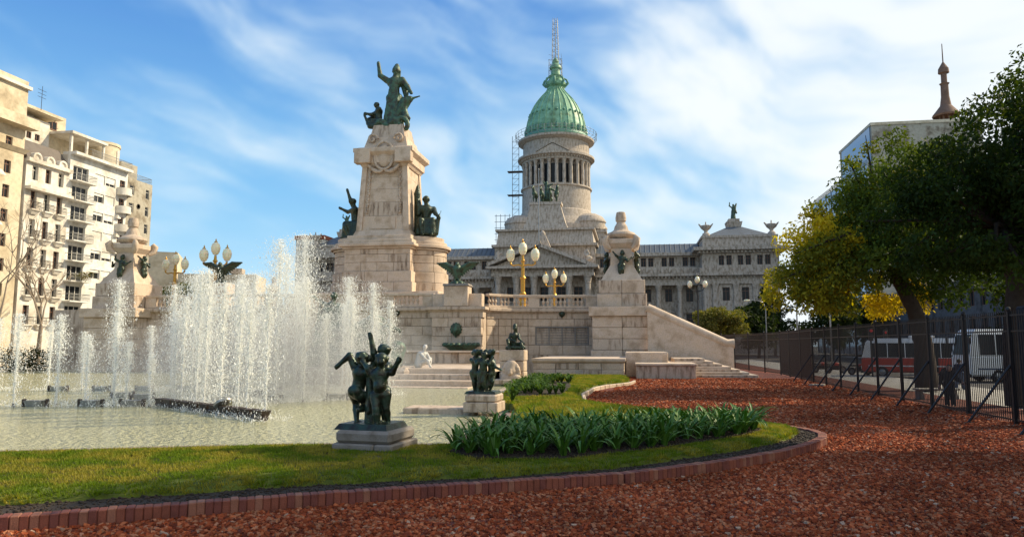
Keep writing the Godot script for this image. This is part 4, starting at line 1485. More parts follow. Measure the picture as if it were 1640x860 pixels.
func wing(t: Node, x0: float, x1: float) -> void:
	var w := x1 - x0
	var z := -7.0
	var n := int(round(w / 5.3))
	var s := w / n
	var hl := []
	for k in n:
		var c := s * (k + 0.5)
		hl.append(Rect2(c - 1.0, 14.4, 2.0, 3.6))
		hl.append(Rect2(c - 1.1, 6.4, 2.2, 4.6))
		hl.append(Rect2(c - 1.75, 24.4, 1.45, 2.5))
		hl.append(Rect2(c + 0.3, 24.4, 1.45, 2.5))
	var b := MB.new()
	b.t = Transform3D(Basis(), V(x0, 0, z))
	b.facade(w, 28.0, hl, 0.7)
	part(t, "wing_wall", b.mesh(), M.palace_stone)
	b = MB.new()
	b.bx(x0, 0, z - 24, x1, 28.0, z - 0.78)
	part(t, "wing_core", b.mesh(), M.palace_stone)
	for r in hl:
		window(t, x0 + r.position.x, r.position.y, r.size.x, r.size.y, z - 0.72, M.wood, M.glass)
	var cm := MB.new()
	cm.lathe([[0.95, 6.0], [0.75, 6.5], [0.66, 17.2], [0.8, 17.3], [0.72, 17.5], [1.05, 18.5], [1.05, 18.8]], 12)
	var cmesh := cm.mesh()
	for k in n + 1:
		part(t, "column", cmesh, M.palace_stone, V(x0 + s * k, 0, z + 2.8))
	b = MB.new()
	b.bx(x0, 0, z, x1, 6.0, z + 4.0)
	part(t, "base_course", b.mesh(), M.palace_stone)
	b = MB.new()
	b.bx(x0, 18.8, z, x1, 21.2, z + 3.8)
	b.bx(x0, 21.2, z, x1, 21.9, z + 5.2)
	part(t, "entablature", b.mesh(), M.palace_stone)
	b = MB.new()
	b.bx(x0, 21.9, z, x1, 23.6, z + 4.2)
	part(t, "parapet", b.mesh(), M.palace_stone)
	b = MB.new()
	for k in int(w):
		b.bx(x0 + k + 0.1, 20.6, z + 3.8, x0 + k + 0.55, 21.2, z + 4.7)
		b.bx(x0 + k + 0.1, 22.2, z + 4.2, x0 + k + 0.7, 23.2, z + 4.45)
	stuff(part(t, "dentils", b.mesh(), M.palace_stone))
	b = MB.new()
	b.bx(x0, 27.3, z + 0.02, x1, 28.2, z + 1.6)
	part(t, "cornice", b.mesh(), M.palace_stone)
	b = MB.new()
	b.quad(V(x0, 28.21, z + 1.3), V(x1, 28.21, z + 1.3), V(x1, 31.2, z - 3.5), V(x0, 31.2, z - 3.5))
	b.quad(V(x0, 31.2, z - 3.5), V(x1, 31.2, z - 3.5), V(x1, 31.4, z - 24), V(x0, 31.4, z - 24))
	part(t, "roof", b.mesh(), M.slate)
	b = MB.new()
	for k in int(w / 1.4):
		b.tube([V(x0 + k * 1.4, 28.25, z + 1.32), V(x0 + k * 1.4, 31.25, z - 3.48)], [0.09, 0.09], 4)
	stuff(part(t, "roof_seams", b.mesh(), M.slate))
	for k in n:
		b = MB.new()
		b.t = Transform3D(Basis(), V(x0 + s * (k + 0.5), 11.6, z))
		b.tri(V(-1.7, 0, 0.4), V(1.7, 0, 0.4), V(0, 1.1, 0.4))
		b.quad(V(-1.8, 0, 0.5), V(0, 1.2, 0.5), V(0, 1.2, 0), V(-1.8, 0, 0))
		b.quad(V(1.8, 0, 0), V(0, 1.2, 0), V(0, 1.2, 0.5), V(1.8, 0, 0.5))
		b.bx(-1.8, -0.3, 0.002, 1.8, 0, 0.5)
		part(t, "window_pediment", b.mesh(), M.palace_stone)


func pavilion(t: Node, x0: float, w: float) -> void:
	var n := 3
	var s := (w - 5.0) / n
	var hl := []
	for k in n:
		var c := 3.6 + s * (k + 0.5)
		hl.append(Rect2(c - 0.95, 14.2, 1.9, 3.6))
		hl.append(Rect2(c - 1.1, 5.0, 2.2, 5.2))
		hl.append(Rect2(c - 1.7, 23.8, 1.4, 2.6))
		hl.append(Rect2(c + 0.3, 23.8, 1.4, 2.6))
	var b := MB.new()
	b.t = Transform3D(Basis(), V(x0, 0, 0))
	b.facade(w, 28.0, hl, 0.7)
	part(t, "pavilion_wall", b.mesh(), M.palace_stone)
	b = MB.new()
	b.bx(x0, 0, -22, x0 + w, 28.0, -0.78)
	part(t, "pavilion_core", b.mesh(), M.palace_stone)
	b = MB.new()
	b.quad(V(x0 - 0.01, 0, -22), V(x0 - 0.01, 0, 0), V(x0 - 0.01, 28, 0), V(x0 - 0.01, 28, -22))
	b.quad(V(x0 + w + 0.01, 0, 0), V(x0 + w + 0.01, 0, -22), V(x0 + w + 0.01, 28, -22), V(x0 + w + 0.01, 28, 0))
	part(t, "side_wall", b.mesh(), M.palace_stone)
	for r in hl:
		window(t, x0 + r.position.x, r.position.y, r.size.x, r.size.y, -0.72, M.wood, M.glass)
	for x in [0.9, 3.2, 3.6 + s, 3.6 + 2 * s, w - 2.2, w - 0.7]:
		b = MB.new()
		b.bx(-0.6, 4.0, 0.002, 0.6, 17.4, 0.5)
		b.fr(-0.6, 0.6, 0.002, 0.5, 17.4, -0.9, 0.9, 0.002, 0.8, 18.7)
		part(t, "pilaster", b.mesh(), M.palace_stone, V(x0 + x, 0, 0))
	for q in [[18.7, 20.9, 0.6, "entablature", M.palace_stone], [20.9, 21.6, 1.9, "cornice", M.palace_stone], [21.6, 23.0, 0.7, "parapet", M.palace_stone], [27.0, 27.7, 0.9, "cornice", M.palace_stone], [27.7, 28.6, 2.3, "cornice", M.palace_stone], [3.2, 4.0, 0.8, "base_course", M.palace_stone]]:
		b = MB.new()
		b.bx(x0 - q[2], q[0], -22, x0 + w + q[2], q[1], q[2])
		part(t, q[3], b.mesh(), q[4])
	b = MB.new()
	for k in int(w + 2):
		b.bx(x0 - 0.9 + k, 27.05, 0.9, x0 - 0.45 + k, 27.6, 1.5)
		b.bx(x0 - 0.9 + k, 20.3, 0.6, x0 - 0.45 + k, 20.85, 1.1)
		b.bx(x0 - 0.4 + k, 21.9, 0.7, x0 + 0.2 + k, 22.7, 0.82)
	stuff(part(t, "dentils", b.mesh(), M.palace_stone))
	b = MB.new()
	b.bx(x0 + 0.3, 28.7, -21, x0 + w - 0.3, 31.3, -0.4)
	part(t, "roof_parapet", b.mesh(), M.palace_stone)
	b = MB.new()
	b.bx(x0, 31.3, -21.3, x0 + w, 31.9, -0.1)
	part(t, "roof_parapet_cap", b.mesh(), M.palace_stone)
	var c := x0 + w / 2
	b = MB.new()
	b.fr(x0 + 1.2, x0 + w - 1.2, -20, -1.4, 31.9, c - 2.0, c + 2.0, -12.5, -8.5, 35.4)
	part(t, "roof", b.mesh(), M.slate)
	b = MB.new()
	b.fr(c - 1.8, c + 1.8, -12.2, -8.8, 35.3, c - 2.2, c + 2.2, -12.6, -8.4, 37.0)
	b.bx(c - 1.5, 37.0, -12.0, c + 1.5, 37.9, -9.0)
	part(t, "roof_crown", b.mesh(), M.palace_stone)
	for x in [x0 + 1.4, x0 + w - 1.4]:
		b = MB.new()
		b.lathe([[1.1, 31.9], [1.0, 32.6], [0.5, 33.0], [0.5, 33.4], [1.1, 34.2], [1.3, 34.9], [0.9, 35.0], [0.2, 34.8], [0.15, 35.9], [0.0, 36.0]], 10, V(x, 0, -1.6))
		part(t, "urn", b.mesh(), M.palace_stone)
		for sgn in [-1, 1]:
			b = MB.new()
			b.tube([V(x, 33.6, -1.6), V(x + sgn * 1.0, 34.3, -1.6), V(x + sgn * 1.9, 35.4, -1.6)], [0.5, 0.4, 0.15], 6)
			part(t, "urn_wing", b.mesh(), M.palace_stone)
	var f := []
	f.append([V(0, 0.2, 0), 0.75, V(0, 2.2, 0), 0.5])
	f.append([V(0, 2.2, 0), 0.5, V(0.1, 3.3, 0), 0.45])
	f.append([V(0.1, 4.0, 0), 0.32, V(0.1, 4.2, 0), 0.3])
	f.append([V(-0.3, 3.4, 0), 0.22, V(-1.0, 3.9, 0.2), 0.18])
	f.append([V(-1.0, 3.9, 0.2), 0.18, V(-0.9, 4.9, 0.2), 0.16])
	f.append([V(0.5, 3.3, 0), 0.35, V(1.0, 4.6, -0.4), 0.2])
	f.append([V(0.5, 3.0, 0), 0.3, V(0.9, 1.8, 0.2), 0.25])
	top("statue", blob(f, 0.16, 0.2), M.bronze_green, "green bronze winged figure on the roof of the corner pavilion" if x0 > 0 else "bronze winged figure on the pavilion roof behind the monument", "statue", V(-24.0 + c, 37.9, -210.5))


func house(called: String, label: String, at: Vector3, turn: float, w: float, h: float, dep: float, hl: Array, wall: Material, rec := 0.25, side: Material = null) -> Node3D:
	var t := thing(called, label, "building", at, turn)
	var b := MB.new()
	b.facade(w, h, hl, rec)
	part(t, "facade", b.mesh(), wall)
	b = MB.new()
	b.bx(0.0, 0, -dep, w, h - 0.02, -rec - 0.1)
	part(t, "body", b.mesh(), side if side else wall)
	b = MB.new()
	b.quad(V(0, 0, -rec - 0.1), V(0, 0, 0), V(0, h, 0), V(0, h, -rec - 0.1))
	b.quad(V(w, 0, 0), V(w, 0, -rec - 0.1), V(w, h, -rec - 0.1), V(w, h, 0))
	b.quad(V(0, h, 0), V(w, h, 0), V(w, h, -rec - 0.1), V(0, h, -rec - 0.1))
	part(t, "returns", b.mesh(), wall)
	return t


func railing(p: Node, x0: float, x1: float, y: float, z: float, h: float, d: float, m: Material) -> void:
	var b := MB.new()
	b.tube([V(x0, y + h, z - d), V(x0, y + h, z), V(x1, y + h, z), V(x1, y + h, z - d)], [0.035, 0.035, 0.035, 0.035], 4)
	b.tube([V(x0, y + h * 0.5, z - d), V(x0, y + h * 0.5, z), V(x1, y + h * 0.5, z), V(x1, y + h * 0.5, z - d)], [0.02, 0.02, 0.02, 0.02], 4)
	var n := int((x1 - x0) / 0.16)
	for k in n + 1:
		var x := lerpf(x0, x1, float(k) / n)
		b.bx(x - 0.012, y, z - 0.012, x + 0.012, y + h, z + 0.012)
	stuff(part(p, "railing", b.mesh(), m))


func left_buildings() -> void:
	# cream block at the near end
	var hl := []
	for f in 9:
		for c in 6:
			hl.append(Rect2(2.0 + c * 3.2, 2.6 + f * 3.05, 1.0, 1.6))
	for c in 3:
		hl.append(Rect2(1.6 + c * 6.4, 31.5, 1.3, 1.9))
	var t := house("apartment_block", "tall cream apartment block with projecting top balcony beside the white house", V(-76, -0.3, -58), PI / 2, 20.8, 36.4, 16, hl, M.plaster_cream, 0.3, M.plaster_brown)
	for r in hl:
		window(t, r.position.x, r.position.y, r.size.x, r.size.y, -0.3, M.wood, M.glass)
	var b := MB.new()
	b.bx(-0.3, 30.0, 0.003, 21.3, 30.4, 1.6)
	b.bx(-0.3, 30.4, 1.4, 21.3, 31.3, 1.6)
	b.bx(21.0, 30.4, 0.003, 21.3, 31.3, 1.4)
	part(t, "balcony", b.mesh(), M.plaster_cream)
	b = MB.new()
	b.fr(0, 20.9, 0.003, 0.1, 26.9, -0.1, 21.1, 0.003, 0.6, 27.4)
	part(t, "cornice", b.mesh(), M.plaster_cream)
	b = MB.new()
	b.bx(-0.2, 35.3, 0.003, 21.0, 35.7, 0.45)
	part(t, "cornice", b.mesh(), M.plaster_white)
	for c in 3:
		b = MB.new()
		b.t = Transform3D(Basis(Vector3.RIGHT, -0.7), V(16.6 + c * 0.0, 12.0 + c * 6.1, 0.05))
		b.bx(0, -1.1, 0, 1.1, 0, 0.04)
		part(t, "awning", b.mesh(), M.plaster_white)
	# white house with french windows
	hl = []
	for f in 6:
		for c in 3:
			hl.append(Rect2(1.0 + c * 2.15, 5.4 + f * 3.7 if f < 5 else 24.0, 0.95, 2.4 if f < 5 else 1.9))
	t = house("apartment_house", "white ornate house with dark mansard roof and small iron balconies", V(-76, -0.3, -79.3), PI / 2, 7.2, 26.6, 15, hl, M.plaster_white, 0.4)
	for i in hl.size():
		var r: Rect2 = hl[i]
		window(t, r.position.x, r.position.y, r.size.x, r.size.y, -0.4, M.frame_white if i % 2 else M.wood, M.glass)
		if r.position.y < 23.0:
			b = MB.new()
			b.bx(r.position.x - 0.3, r.position.y - 0.2, 0.003, r.end.x + 0.3, r.position.y - 0.02, 0.6)
			b.fr(r.position.x, r.end.x, 0.003, 0.2, r.position.y - 0.7, r.position.x - 0.2, r.end.x + 0.2, 0.003, 0.5, r.position.y - 0.2)
			part(t, "balcony", b.mesh(), M.plaster_white)
			railing(t, r.position.x - 0.25, r.end.x + 0.25, r.position.y, 0.55, 0.9, 0.55, M.iron)
	b = MB.new()
	b.bx(-0.05, 22.6, 0.003, 7.25, 23.0, 0.9)
	part(t, "cornice", b.mesh(), M.plaster_white)
	b = MB.new()
	b.bx(-0.1, 26.2, 0.003, 7.3, 26.7, 0.5)
	part(t, "cornice", b.mesh(), M.plaster_white)
	b = MB.new()
	b.fr(0.0, 7.2, -6, 0.1, 26.7, 0.2, 7.0, -6, -1.6, 29.4)
	part(t, "roof", b.mesh(), M.mansard)
	for c in 3:
		b = MB.new()
		b.t = Transform3D(Basis(Vector3.RIGHT, PI / 2), V(1.45 + c * 2.15, 26.9, -1.2))
		b.lathe([[0.75, 0.0], [0.75, 1.5], [0.5, 1.5], [0.45, 1.3], [0.0, 1.3]], 14)
		part(t, "dormer", b.mesh(), M.plaster_white)
	# roof cabin with a flat projecting roof, on the house behind
	hl = [Rect2(1.0, 2.6, 0.8, 0.9), Rect2(2.4, 2.6, 0.8, 0.9), Rect2(3.8, 2.6, 0.8, 0.9), Rect2(1.0, 0.4, 4.0, 1.0)]
	t = house("penthouse", "pale rooftop cabin with thin projecting slab roof and aerials", V(-79.5, 27.5, -80.2), PI / 2, 6.2, 5.6, 8, hl, M.plaster_white, 0.2, M.plaster_grey)
	for r in hl:
		window(t, r.position.x, r.position.y, r.size.x, r.size.y, -0.2, M.wood, M.glass)
	b = MB.new()
	b.bx(-4.5, 6.3, -8, 7.4, 6.5, 1.2)
	b.bx(-3.5, 5.58, -7, 4.5, 6.3, -1.0)
	part(t, "slab_roof", b.mesh(), M.plaster_cream)
	b = MB.new()
	for a in [[-4.0, 5.5], [4.5, 4.0], [7.0, -0.5]]:
		b.tube([V(a[0], 6.4, 0), V(a[0], 6.4 + a[1], 0)], [0.05, 0.04], 4)
		for k in 3:
			b.tube([V(a[0] - 0.7, 5.8 + a[1] - k * 0.5, 0), V(a[0] + 0.7, 5.8 + a[1] - k * 0.5, 0)], [0.03, 0.03], 4)
	stuff(part(t, "aerials", b.mesh(), M.iron))
	# modern white block with stacked balconies
	hl = []
	for f in 8:
		hl.append(Rect2(0.6, 6.0 + f * 2.78, 2.9, 2.15))
		hl.append(Rect2(4.8, 6.6 + f * 2.78, 2.0, 1.35))
		hl.append(Rect2(7.0, 6.6 + f * 2.78, 2.0, 1.35))
		hl.append(Rect2(9.9, 6.0 + f * 2.78, 1.2, 2.15))
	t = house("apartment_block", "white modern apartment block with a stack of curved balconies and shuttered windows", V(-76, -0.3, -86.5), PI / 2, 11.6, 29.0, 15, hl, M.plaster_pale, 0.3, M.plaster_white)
	for f in 8:
		var y := 6.0 + f * 2.78
		window(t, 0.6, y, 2.9, 2.15, -0.3, M.frame_white, M.glass, 2)
		for x in [4.8, 7.0]:
			window(t, x, y + 0.6, 2.0, 1.35, -0.28, M.frame_white, M.glass, 1)
			b = MB.new()
			var drop := [1.35, 1.35, 0.9, 0.7, 1.35, 0.4][rng.randi() % 6] as float
			b.bx(x + 0.04, y + 1.95 - drop, -0.18, x + 1.96, y + 1.93, -0.12)
			part(t, "shutter", b.mesh(), M.plaster_pale)
		window(t, 9.9, y, 1.2, 2.15, -0.3, M.wood, M.glass)
		b = MB.new()
		b.bx(0.1, y - 0.2, 0.003, 3.9, y - 0.04, 1.2)
		part(t, "balcony", b.mesh(), M.plaster_pale)
		railing(t, 0.15, 3.85, y - 0.04, 1.15, 0.95, 1.15, M.steel)
		if f > 3:
			b = MB.new()
			b.lathe([[1.1, y - 0.25], [1.3, y - 0.2], [1.3, y], [1.15, y]], 10, V(10.6, 0, 0.0), true, -PI / 2, PI / 2)
			b.lathe([[1.28, y], [1.28, y + 0.9]], 10, V(10.6, 0, 0.0), true, -PI / 2, PI / 2)
			part(t, "balcony", b.mesh(), M.plaster_white)
	for a in [[9.2, 16.3], [9.2, 18.8], [7.9, 12.2], [9.3, 21.6]]:
		b = MB.new()
		b.bx(a[0], a[1], 0.003, a[0] + 0.7, a[1] + 0.5, 0.45)
		part(t, "air_conditioner", b.mesh(), M.plaster_white)
	b = MB.new()
	b.bx(0.0, 29.0, -1.2, 11.6, 29.4, 0.9)
	part(t, "terrace_slab", b.mesh(), M.plaster_pale)
	railing(t, 3.0, 11.4, 29.4, 0.8, 1.0, 0.8, M.steel)
	for x in [0.3, 3.2, 6.5, 9.4]:
		b = MB.new()
		b.bx(x, 29.4, -0.6, x + 0.3, 32.0, -0.3)
		part(t, "post", b.mesh(), M.plaster_white)
	b = MB.new()
	b.bx(0.0, 32.0, -4.0, 6.9, 32.35, 0.1)
	part(t, "pergola_roof", b.mesh(), M.plaster_white)
	b = MB.new()
	b.bx(0.0, 29.4, -12.0, 11.2, 32.0, -4.0)
	part(t, "penthouse", b.mesh(), M.plaster_cream)
	b = MB.new()
	b.lathe([[2.4, 29.4], [2.4, 32.6], [2.55, 32.6], [2.55, 33.0], [0, 33.0]], 16, V(9.2, 0, -2.8))
	part(t, "round_penthouse", b.mesh(), M.plaster_cream)
	b = MB.new()
	b.bx(-1.5, 32.3, -14, 5.5, 36.0, -6.0)
	part(t, "roof_house", b.mesh(), M.plaster_cream)
	window(t, 1.2, 33.6, 2.6, 1.3, -5.99, M.wood, M.glass, 2)
	railing(t, -3.5, 0.5, 34.0, -4.8, 1.1, 1.0, M.iron)
	# plants spilling over one balcony
	var pm := leaf_cloud([[V(0, 0, 0), 0.75], [V(0.8, 0.1, 0), 0.7], [V(-0.9, -0.1, 0), 0.6], [V(0.2, -0.5, 0.2), 0.6]], 700, 0.17, [Color(0.16, 0.16, 0.03), Color(0.08, 0.11, 0.03), Color(0.25, 0.16, 0.05)], 0.9)
	top("balcony_plants", pm, M.leaf, "bushy plants spilling over a railing of the white modern block", "plant", V(-74.6, 12.1, -88.6))
	# beige end block
	hl = []
	for f in 8:
		hl.append(Rect2(4.3, 6.4 + f * 2.78, 0.8, 1.5))
		hl.append(Rect2(0.5, 6.4 + f * 2.78, 1.1, 1.5))
	t = house("apartment_block", "beige end block with small round windows behind the left pylon", V(-76, -0.3, -98.1), PI / 2, 5.8, 28.4, 15, hl, M.plaster_grey, 0.2, M.plaster_cream)
	for r in hl:
		window(t, r.position.x, r.position.y, r.size.x, r.size.y, -0.2, M.frame_white, M.glass, 0)
	for f in 4:
		b = MB.new()
		b.t = Transform3D(Basis(Vector3.RIGHT, PI / 2), V(2.7, 16.0 + f * 2.78, -0.1))
		b.lathe([[0.32, 0.0], [0.42, 0.0], [0.42, 0.16], [0.3, 0.16], [0.3, 0.1], [0.0, 0.1]], 12)
		part(t, "round_window", b.mesh(), M.dark_opening)
	b = MB.new()
	b.bx(-0.1, 28.4, -14, 3.6, 31.0, -1.2)
	part(t, "roof_house", b.mesh(), M.plaster_grey)
	railing(t, 0.1, 5.7, 28.4, -0.1, 0.9, 3.0, M.steel)
	# low distant houses behind the terrace
	t = house("low_house", "low pale yellow building behind the round shrub", V(-88.5, 0, -130), 0.3, 15, 16.5, 10, [], M.plaster_cream, 0.2)
	b = MB.new()
	b.bx(9.0, 17.0, -6, 11.5, 18.0, -3)
	part(t, "roof_tank", b.mesh(), M.palace_stone)
	t = house("low_house", "tall narrow cream building beyond the left lamp standard", V(-97, 0, -128), 0.5, 8, 21, 10, [], M.plaster_cream, 0.2)
	hl = [Rect2(2, 26.5, 1.5, 2), Rect2(6, 26.5, 1.5, 2), Rect2(1.2, 31, 1.6, 1.6), Rect2(5, 31, 1.6, 1.6)]
	t = house("low_house", "white house with red roof edge beside the palace end", V(-99.5, 0, -203), 0.0, 9, 34, 10, hl, M.plaster_white, 0.3)
	for r in hl:
		window(t, r.position.x, r.position.y, r.size.x, r.size.y, -0.3, M.wood, M.glass)
	b = MB.new()
	b.bx(-0.3, 34.0, -10, 9.3, 35.2, 0.4)
	part(t, "roof", b.mesh(), M.orange_roof)
	var hd := leaf_cloud([[V(0, 2.2, 0), 2.6], [V(3.2, 2.0, 0.5), 2.5], [V(-3.0, 1.8, 0), 2.2], [V(6.5, 1.6, 0.3), 2.0], [V(-6.0, 1.5, 0.4), 2.0]], 5000, 0.4, [Color(0.05, 0.085, 0.02), Color(0.085, 0.11, 0.025), Color(0.14, 0.13, 0.03)], 0.55)
	top("shrub", hd, M.leaf, "large round green shrub behind the terrace balustrade", "shrub", V(-62.5, 7.4, -94))
	# dark parked cars and hedge seen through the spray
	hd = leaf_cloud([[V(0, 1.0, -10), 1.8], [V(0, 1.0, -7), 1.8], [V(0, 1.1, -4), 1.8], [V(0, 1.0, -1), 1.8], [V(0, 1.1, 2), 1.8], [V(0, 1.0, 5), 1.8], [V(0, 1.0, 8), 1.8]], 6000, 0.3, [Color(0.025, 0.035, 0.015), Color(0.04, 0.05, 0.02)], 0.4)
	top("hedge", hd, M.leaf, "dark clipped hedge between the pool and the apartment houses", "hedge", V(-61, -0.2, -68))


func leaf_cloud(clumps: Array, count: int, size: float, cols: Array, flat: float, droop := 0.3) -> ArrayMesh:
	# many leaf-sized faces spread through the clumps' volume; a clump is [centre, radius, colour index or none]
	var b := MB.new()
	var tot := 0.0
	for c in clumps:
		tot += c[1] * c[1]
	for c in clumps:
		var n := int(count * c[1] * c[1] / tot)
		var tone := rn(0.8, 1.2)
		for i in n:
			var d := V(rn(-1, 1), rn(-1, 1), rn(-1, 1))
			if d.length() < 0.05:
				continue
			d = d.normalized() * pow(rng.randf(), 0.42)
			d.y *= 1.0 - 0.35 * flat
			var p: Vector3 = c[0] + d * c[1]
			var u := V(rn(-1, 1), rn(-1, 0.5) - droop, rn(-1, 1)).normalized()
			var w := u.cross(V(rn(-1, 1), rn(-1, 1), rn(-1, 1))).normalized()
			var s := size * rn(0.6, 1.35)
			var k: int = c[2] if c.size() > 2 else rng.randi() % cols.size()
			var cc: Color = cols[k % cols.size()]
			var v := tone * rn(0.75, 1.25)
			b.col = Color(cc.r * v, cc.g * v, cc.b * v)
			b.tri(p, p + u * s * 0.5 + w * s * 0.24, p + u * s)
			b.tri(p, p + u * s, p + u * s * 0.5 - w * s * 0.24)
	return b.mesh(true)


func right_buildings() -> void:
	var t := thing("office_tower", "blue glass curtain-wall office building behind the yellow foliage", "building", V(56, 0, -232), -PI / 2)
	var b := MB.new()
	b.bx(0, 0, -22, 53, 45.2, -0.2)
	part(t, "body", b.mesh(), M.plaster_grey)
	var pb := MB.new()
	pb.bx(0.06, 0.06, 0, 5.2, 4.9, 0.1)
	var pm := pb.mesh()
	for i in 10:
		for j in 9:
			part(t, "pane", pm, M.curtain_glass, V(i * 5.3, j * 5.0, -0.18))
	b = MB.new()
	for i in 11:
		b.bx(i * 5.3 - 0.1, 0, -0.19, i * 5.3 + 0.05, 45.2, 0.08)
	part(t, "mullions", b.mesh(), M.steel)
	railing(t, 0.3, 53, 45.2, -0.3, 1.2, 0.2, M.steel)
	b = MB.new()
	b.bx(40.5, 45.2, -16, 52.8, 50.0, -1.0)
	part(t, "plant_room", b.mesh(), M.plaster_cream)
	t = thing("office_block", "blank beige concrete block beside the glass office building", "building", V(57, 0, -178))
	b = MB.new()
	b.bx(0, 0, -26, 24, 54.0, 0)
	part(t, "body", b.mesh(), M.plaster_grey)
	b = MB.new()
	b.bx(-0.2, 54.0, -26.2, 24.2, 54.7, 0.2)
	part(t, "coping", b.mesh(), M.plaster_cream)
	b = MB.new()
	b.bx(-0.12, 20, -24, -0.02, 54.0, -1.0)
	part(t, "glazed_flank", b.mesh(), M.curtain_glass)
	t = thing("spire_tower", "brown turret with a slender onion spire above the dark tree", "tower", V(81.0, 0, -196))
	b = MB.new()
	b.bx(-5, 0, -5, 5, 52, 5)
	part(t, "tower", b.mesh(), M.plaster_brown)
	b = MB.new()
	b.lathe([[2.4, 52], [2.4, 56], [2.8, 56.3], [2.0, 56.8], [1.2, 57.0]], 8, Vector3.ZERO, false)
	part(t, "turret", b.mesh(), M.plaster_brown)
	for k in 8:
		var a := TAU * k / 8
		b = MB.new()
		b.tube([V(sin(a) * 1.5, 56.8, cos(a) * 1.5), V(sin(a) * 1.5, 61.0, cos(a) * 1.5)], [0.25, 0.25], 5)
		part(t, "lantern_post", b.mesh(), M.plaster_brown)
	b = MB.new()
	b.lathe([[3.1, 60.6], [3.3, 61.0], [2.2, 62.4], [1.3, 63.6], [0.95, 66.0], [0.9, 69.0], [1.2, 69.4]], 12)
	part(t, "roof", b.mesh(), M.plaster_brown)
	b = MB.new()
	b.lathe([[0.7, 69.4], [0.7, 72.0], [1.3, 72.2], [1.2, 73.4], [0.5, 74.6], [0.15, 75.2], [0.1, 80.0], [0.0, 80.2]], 10)
	part(t, "spire", b.mesh(), M.plaster_brown)
	# street fronts in shade beyond the road
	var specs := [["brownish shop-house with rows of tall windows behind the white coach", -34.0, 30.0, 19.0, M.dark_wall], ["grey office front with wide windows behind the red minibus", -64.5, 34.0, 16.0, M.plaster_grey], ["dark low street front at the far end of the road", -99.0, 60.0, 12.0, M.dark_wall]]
	for q in specs:
		var w: float = q[2]
		var hl := []
		for i in int(w / 3.4):
			for f in int((q[3] as float) / 3.6):
				hl.append(Rect2(0.9 + i * 3.4, 0.9 + f * 3.6, 1.7, 2.2))
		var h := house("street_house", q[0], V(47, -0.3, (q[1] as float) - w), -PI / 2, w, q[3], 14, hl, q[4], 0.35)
		for r in hl:
			window(h, r.position.x, r.position.y, r.size.x, r.size.y, -0.35, M.wood, M.glass)
		b = MB.new()
		b.bx(-0.1, (q[3] as float) - 0.8, 0.003, w + 0.1, (q[3] as float) - 0.2, 0.6)
		part(h, "cornice", b.mesh(), q[4])


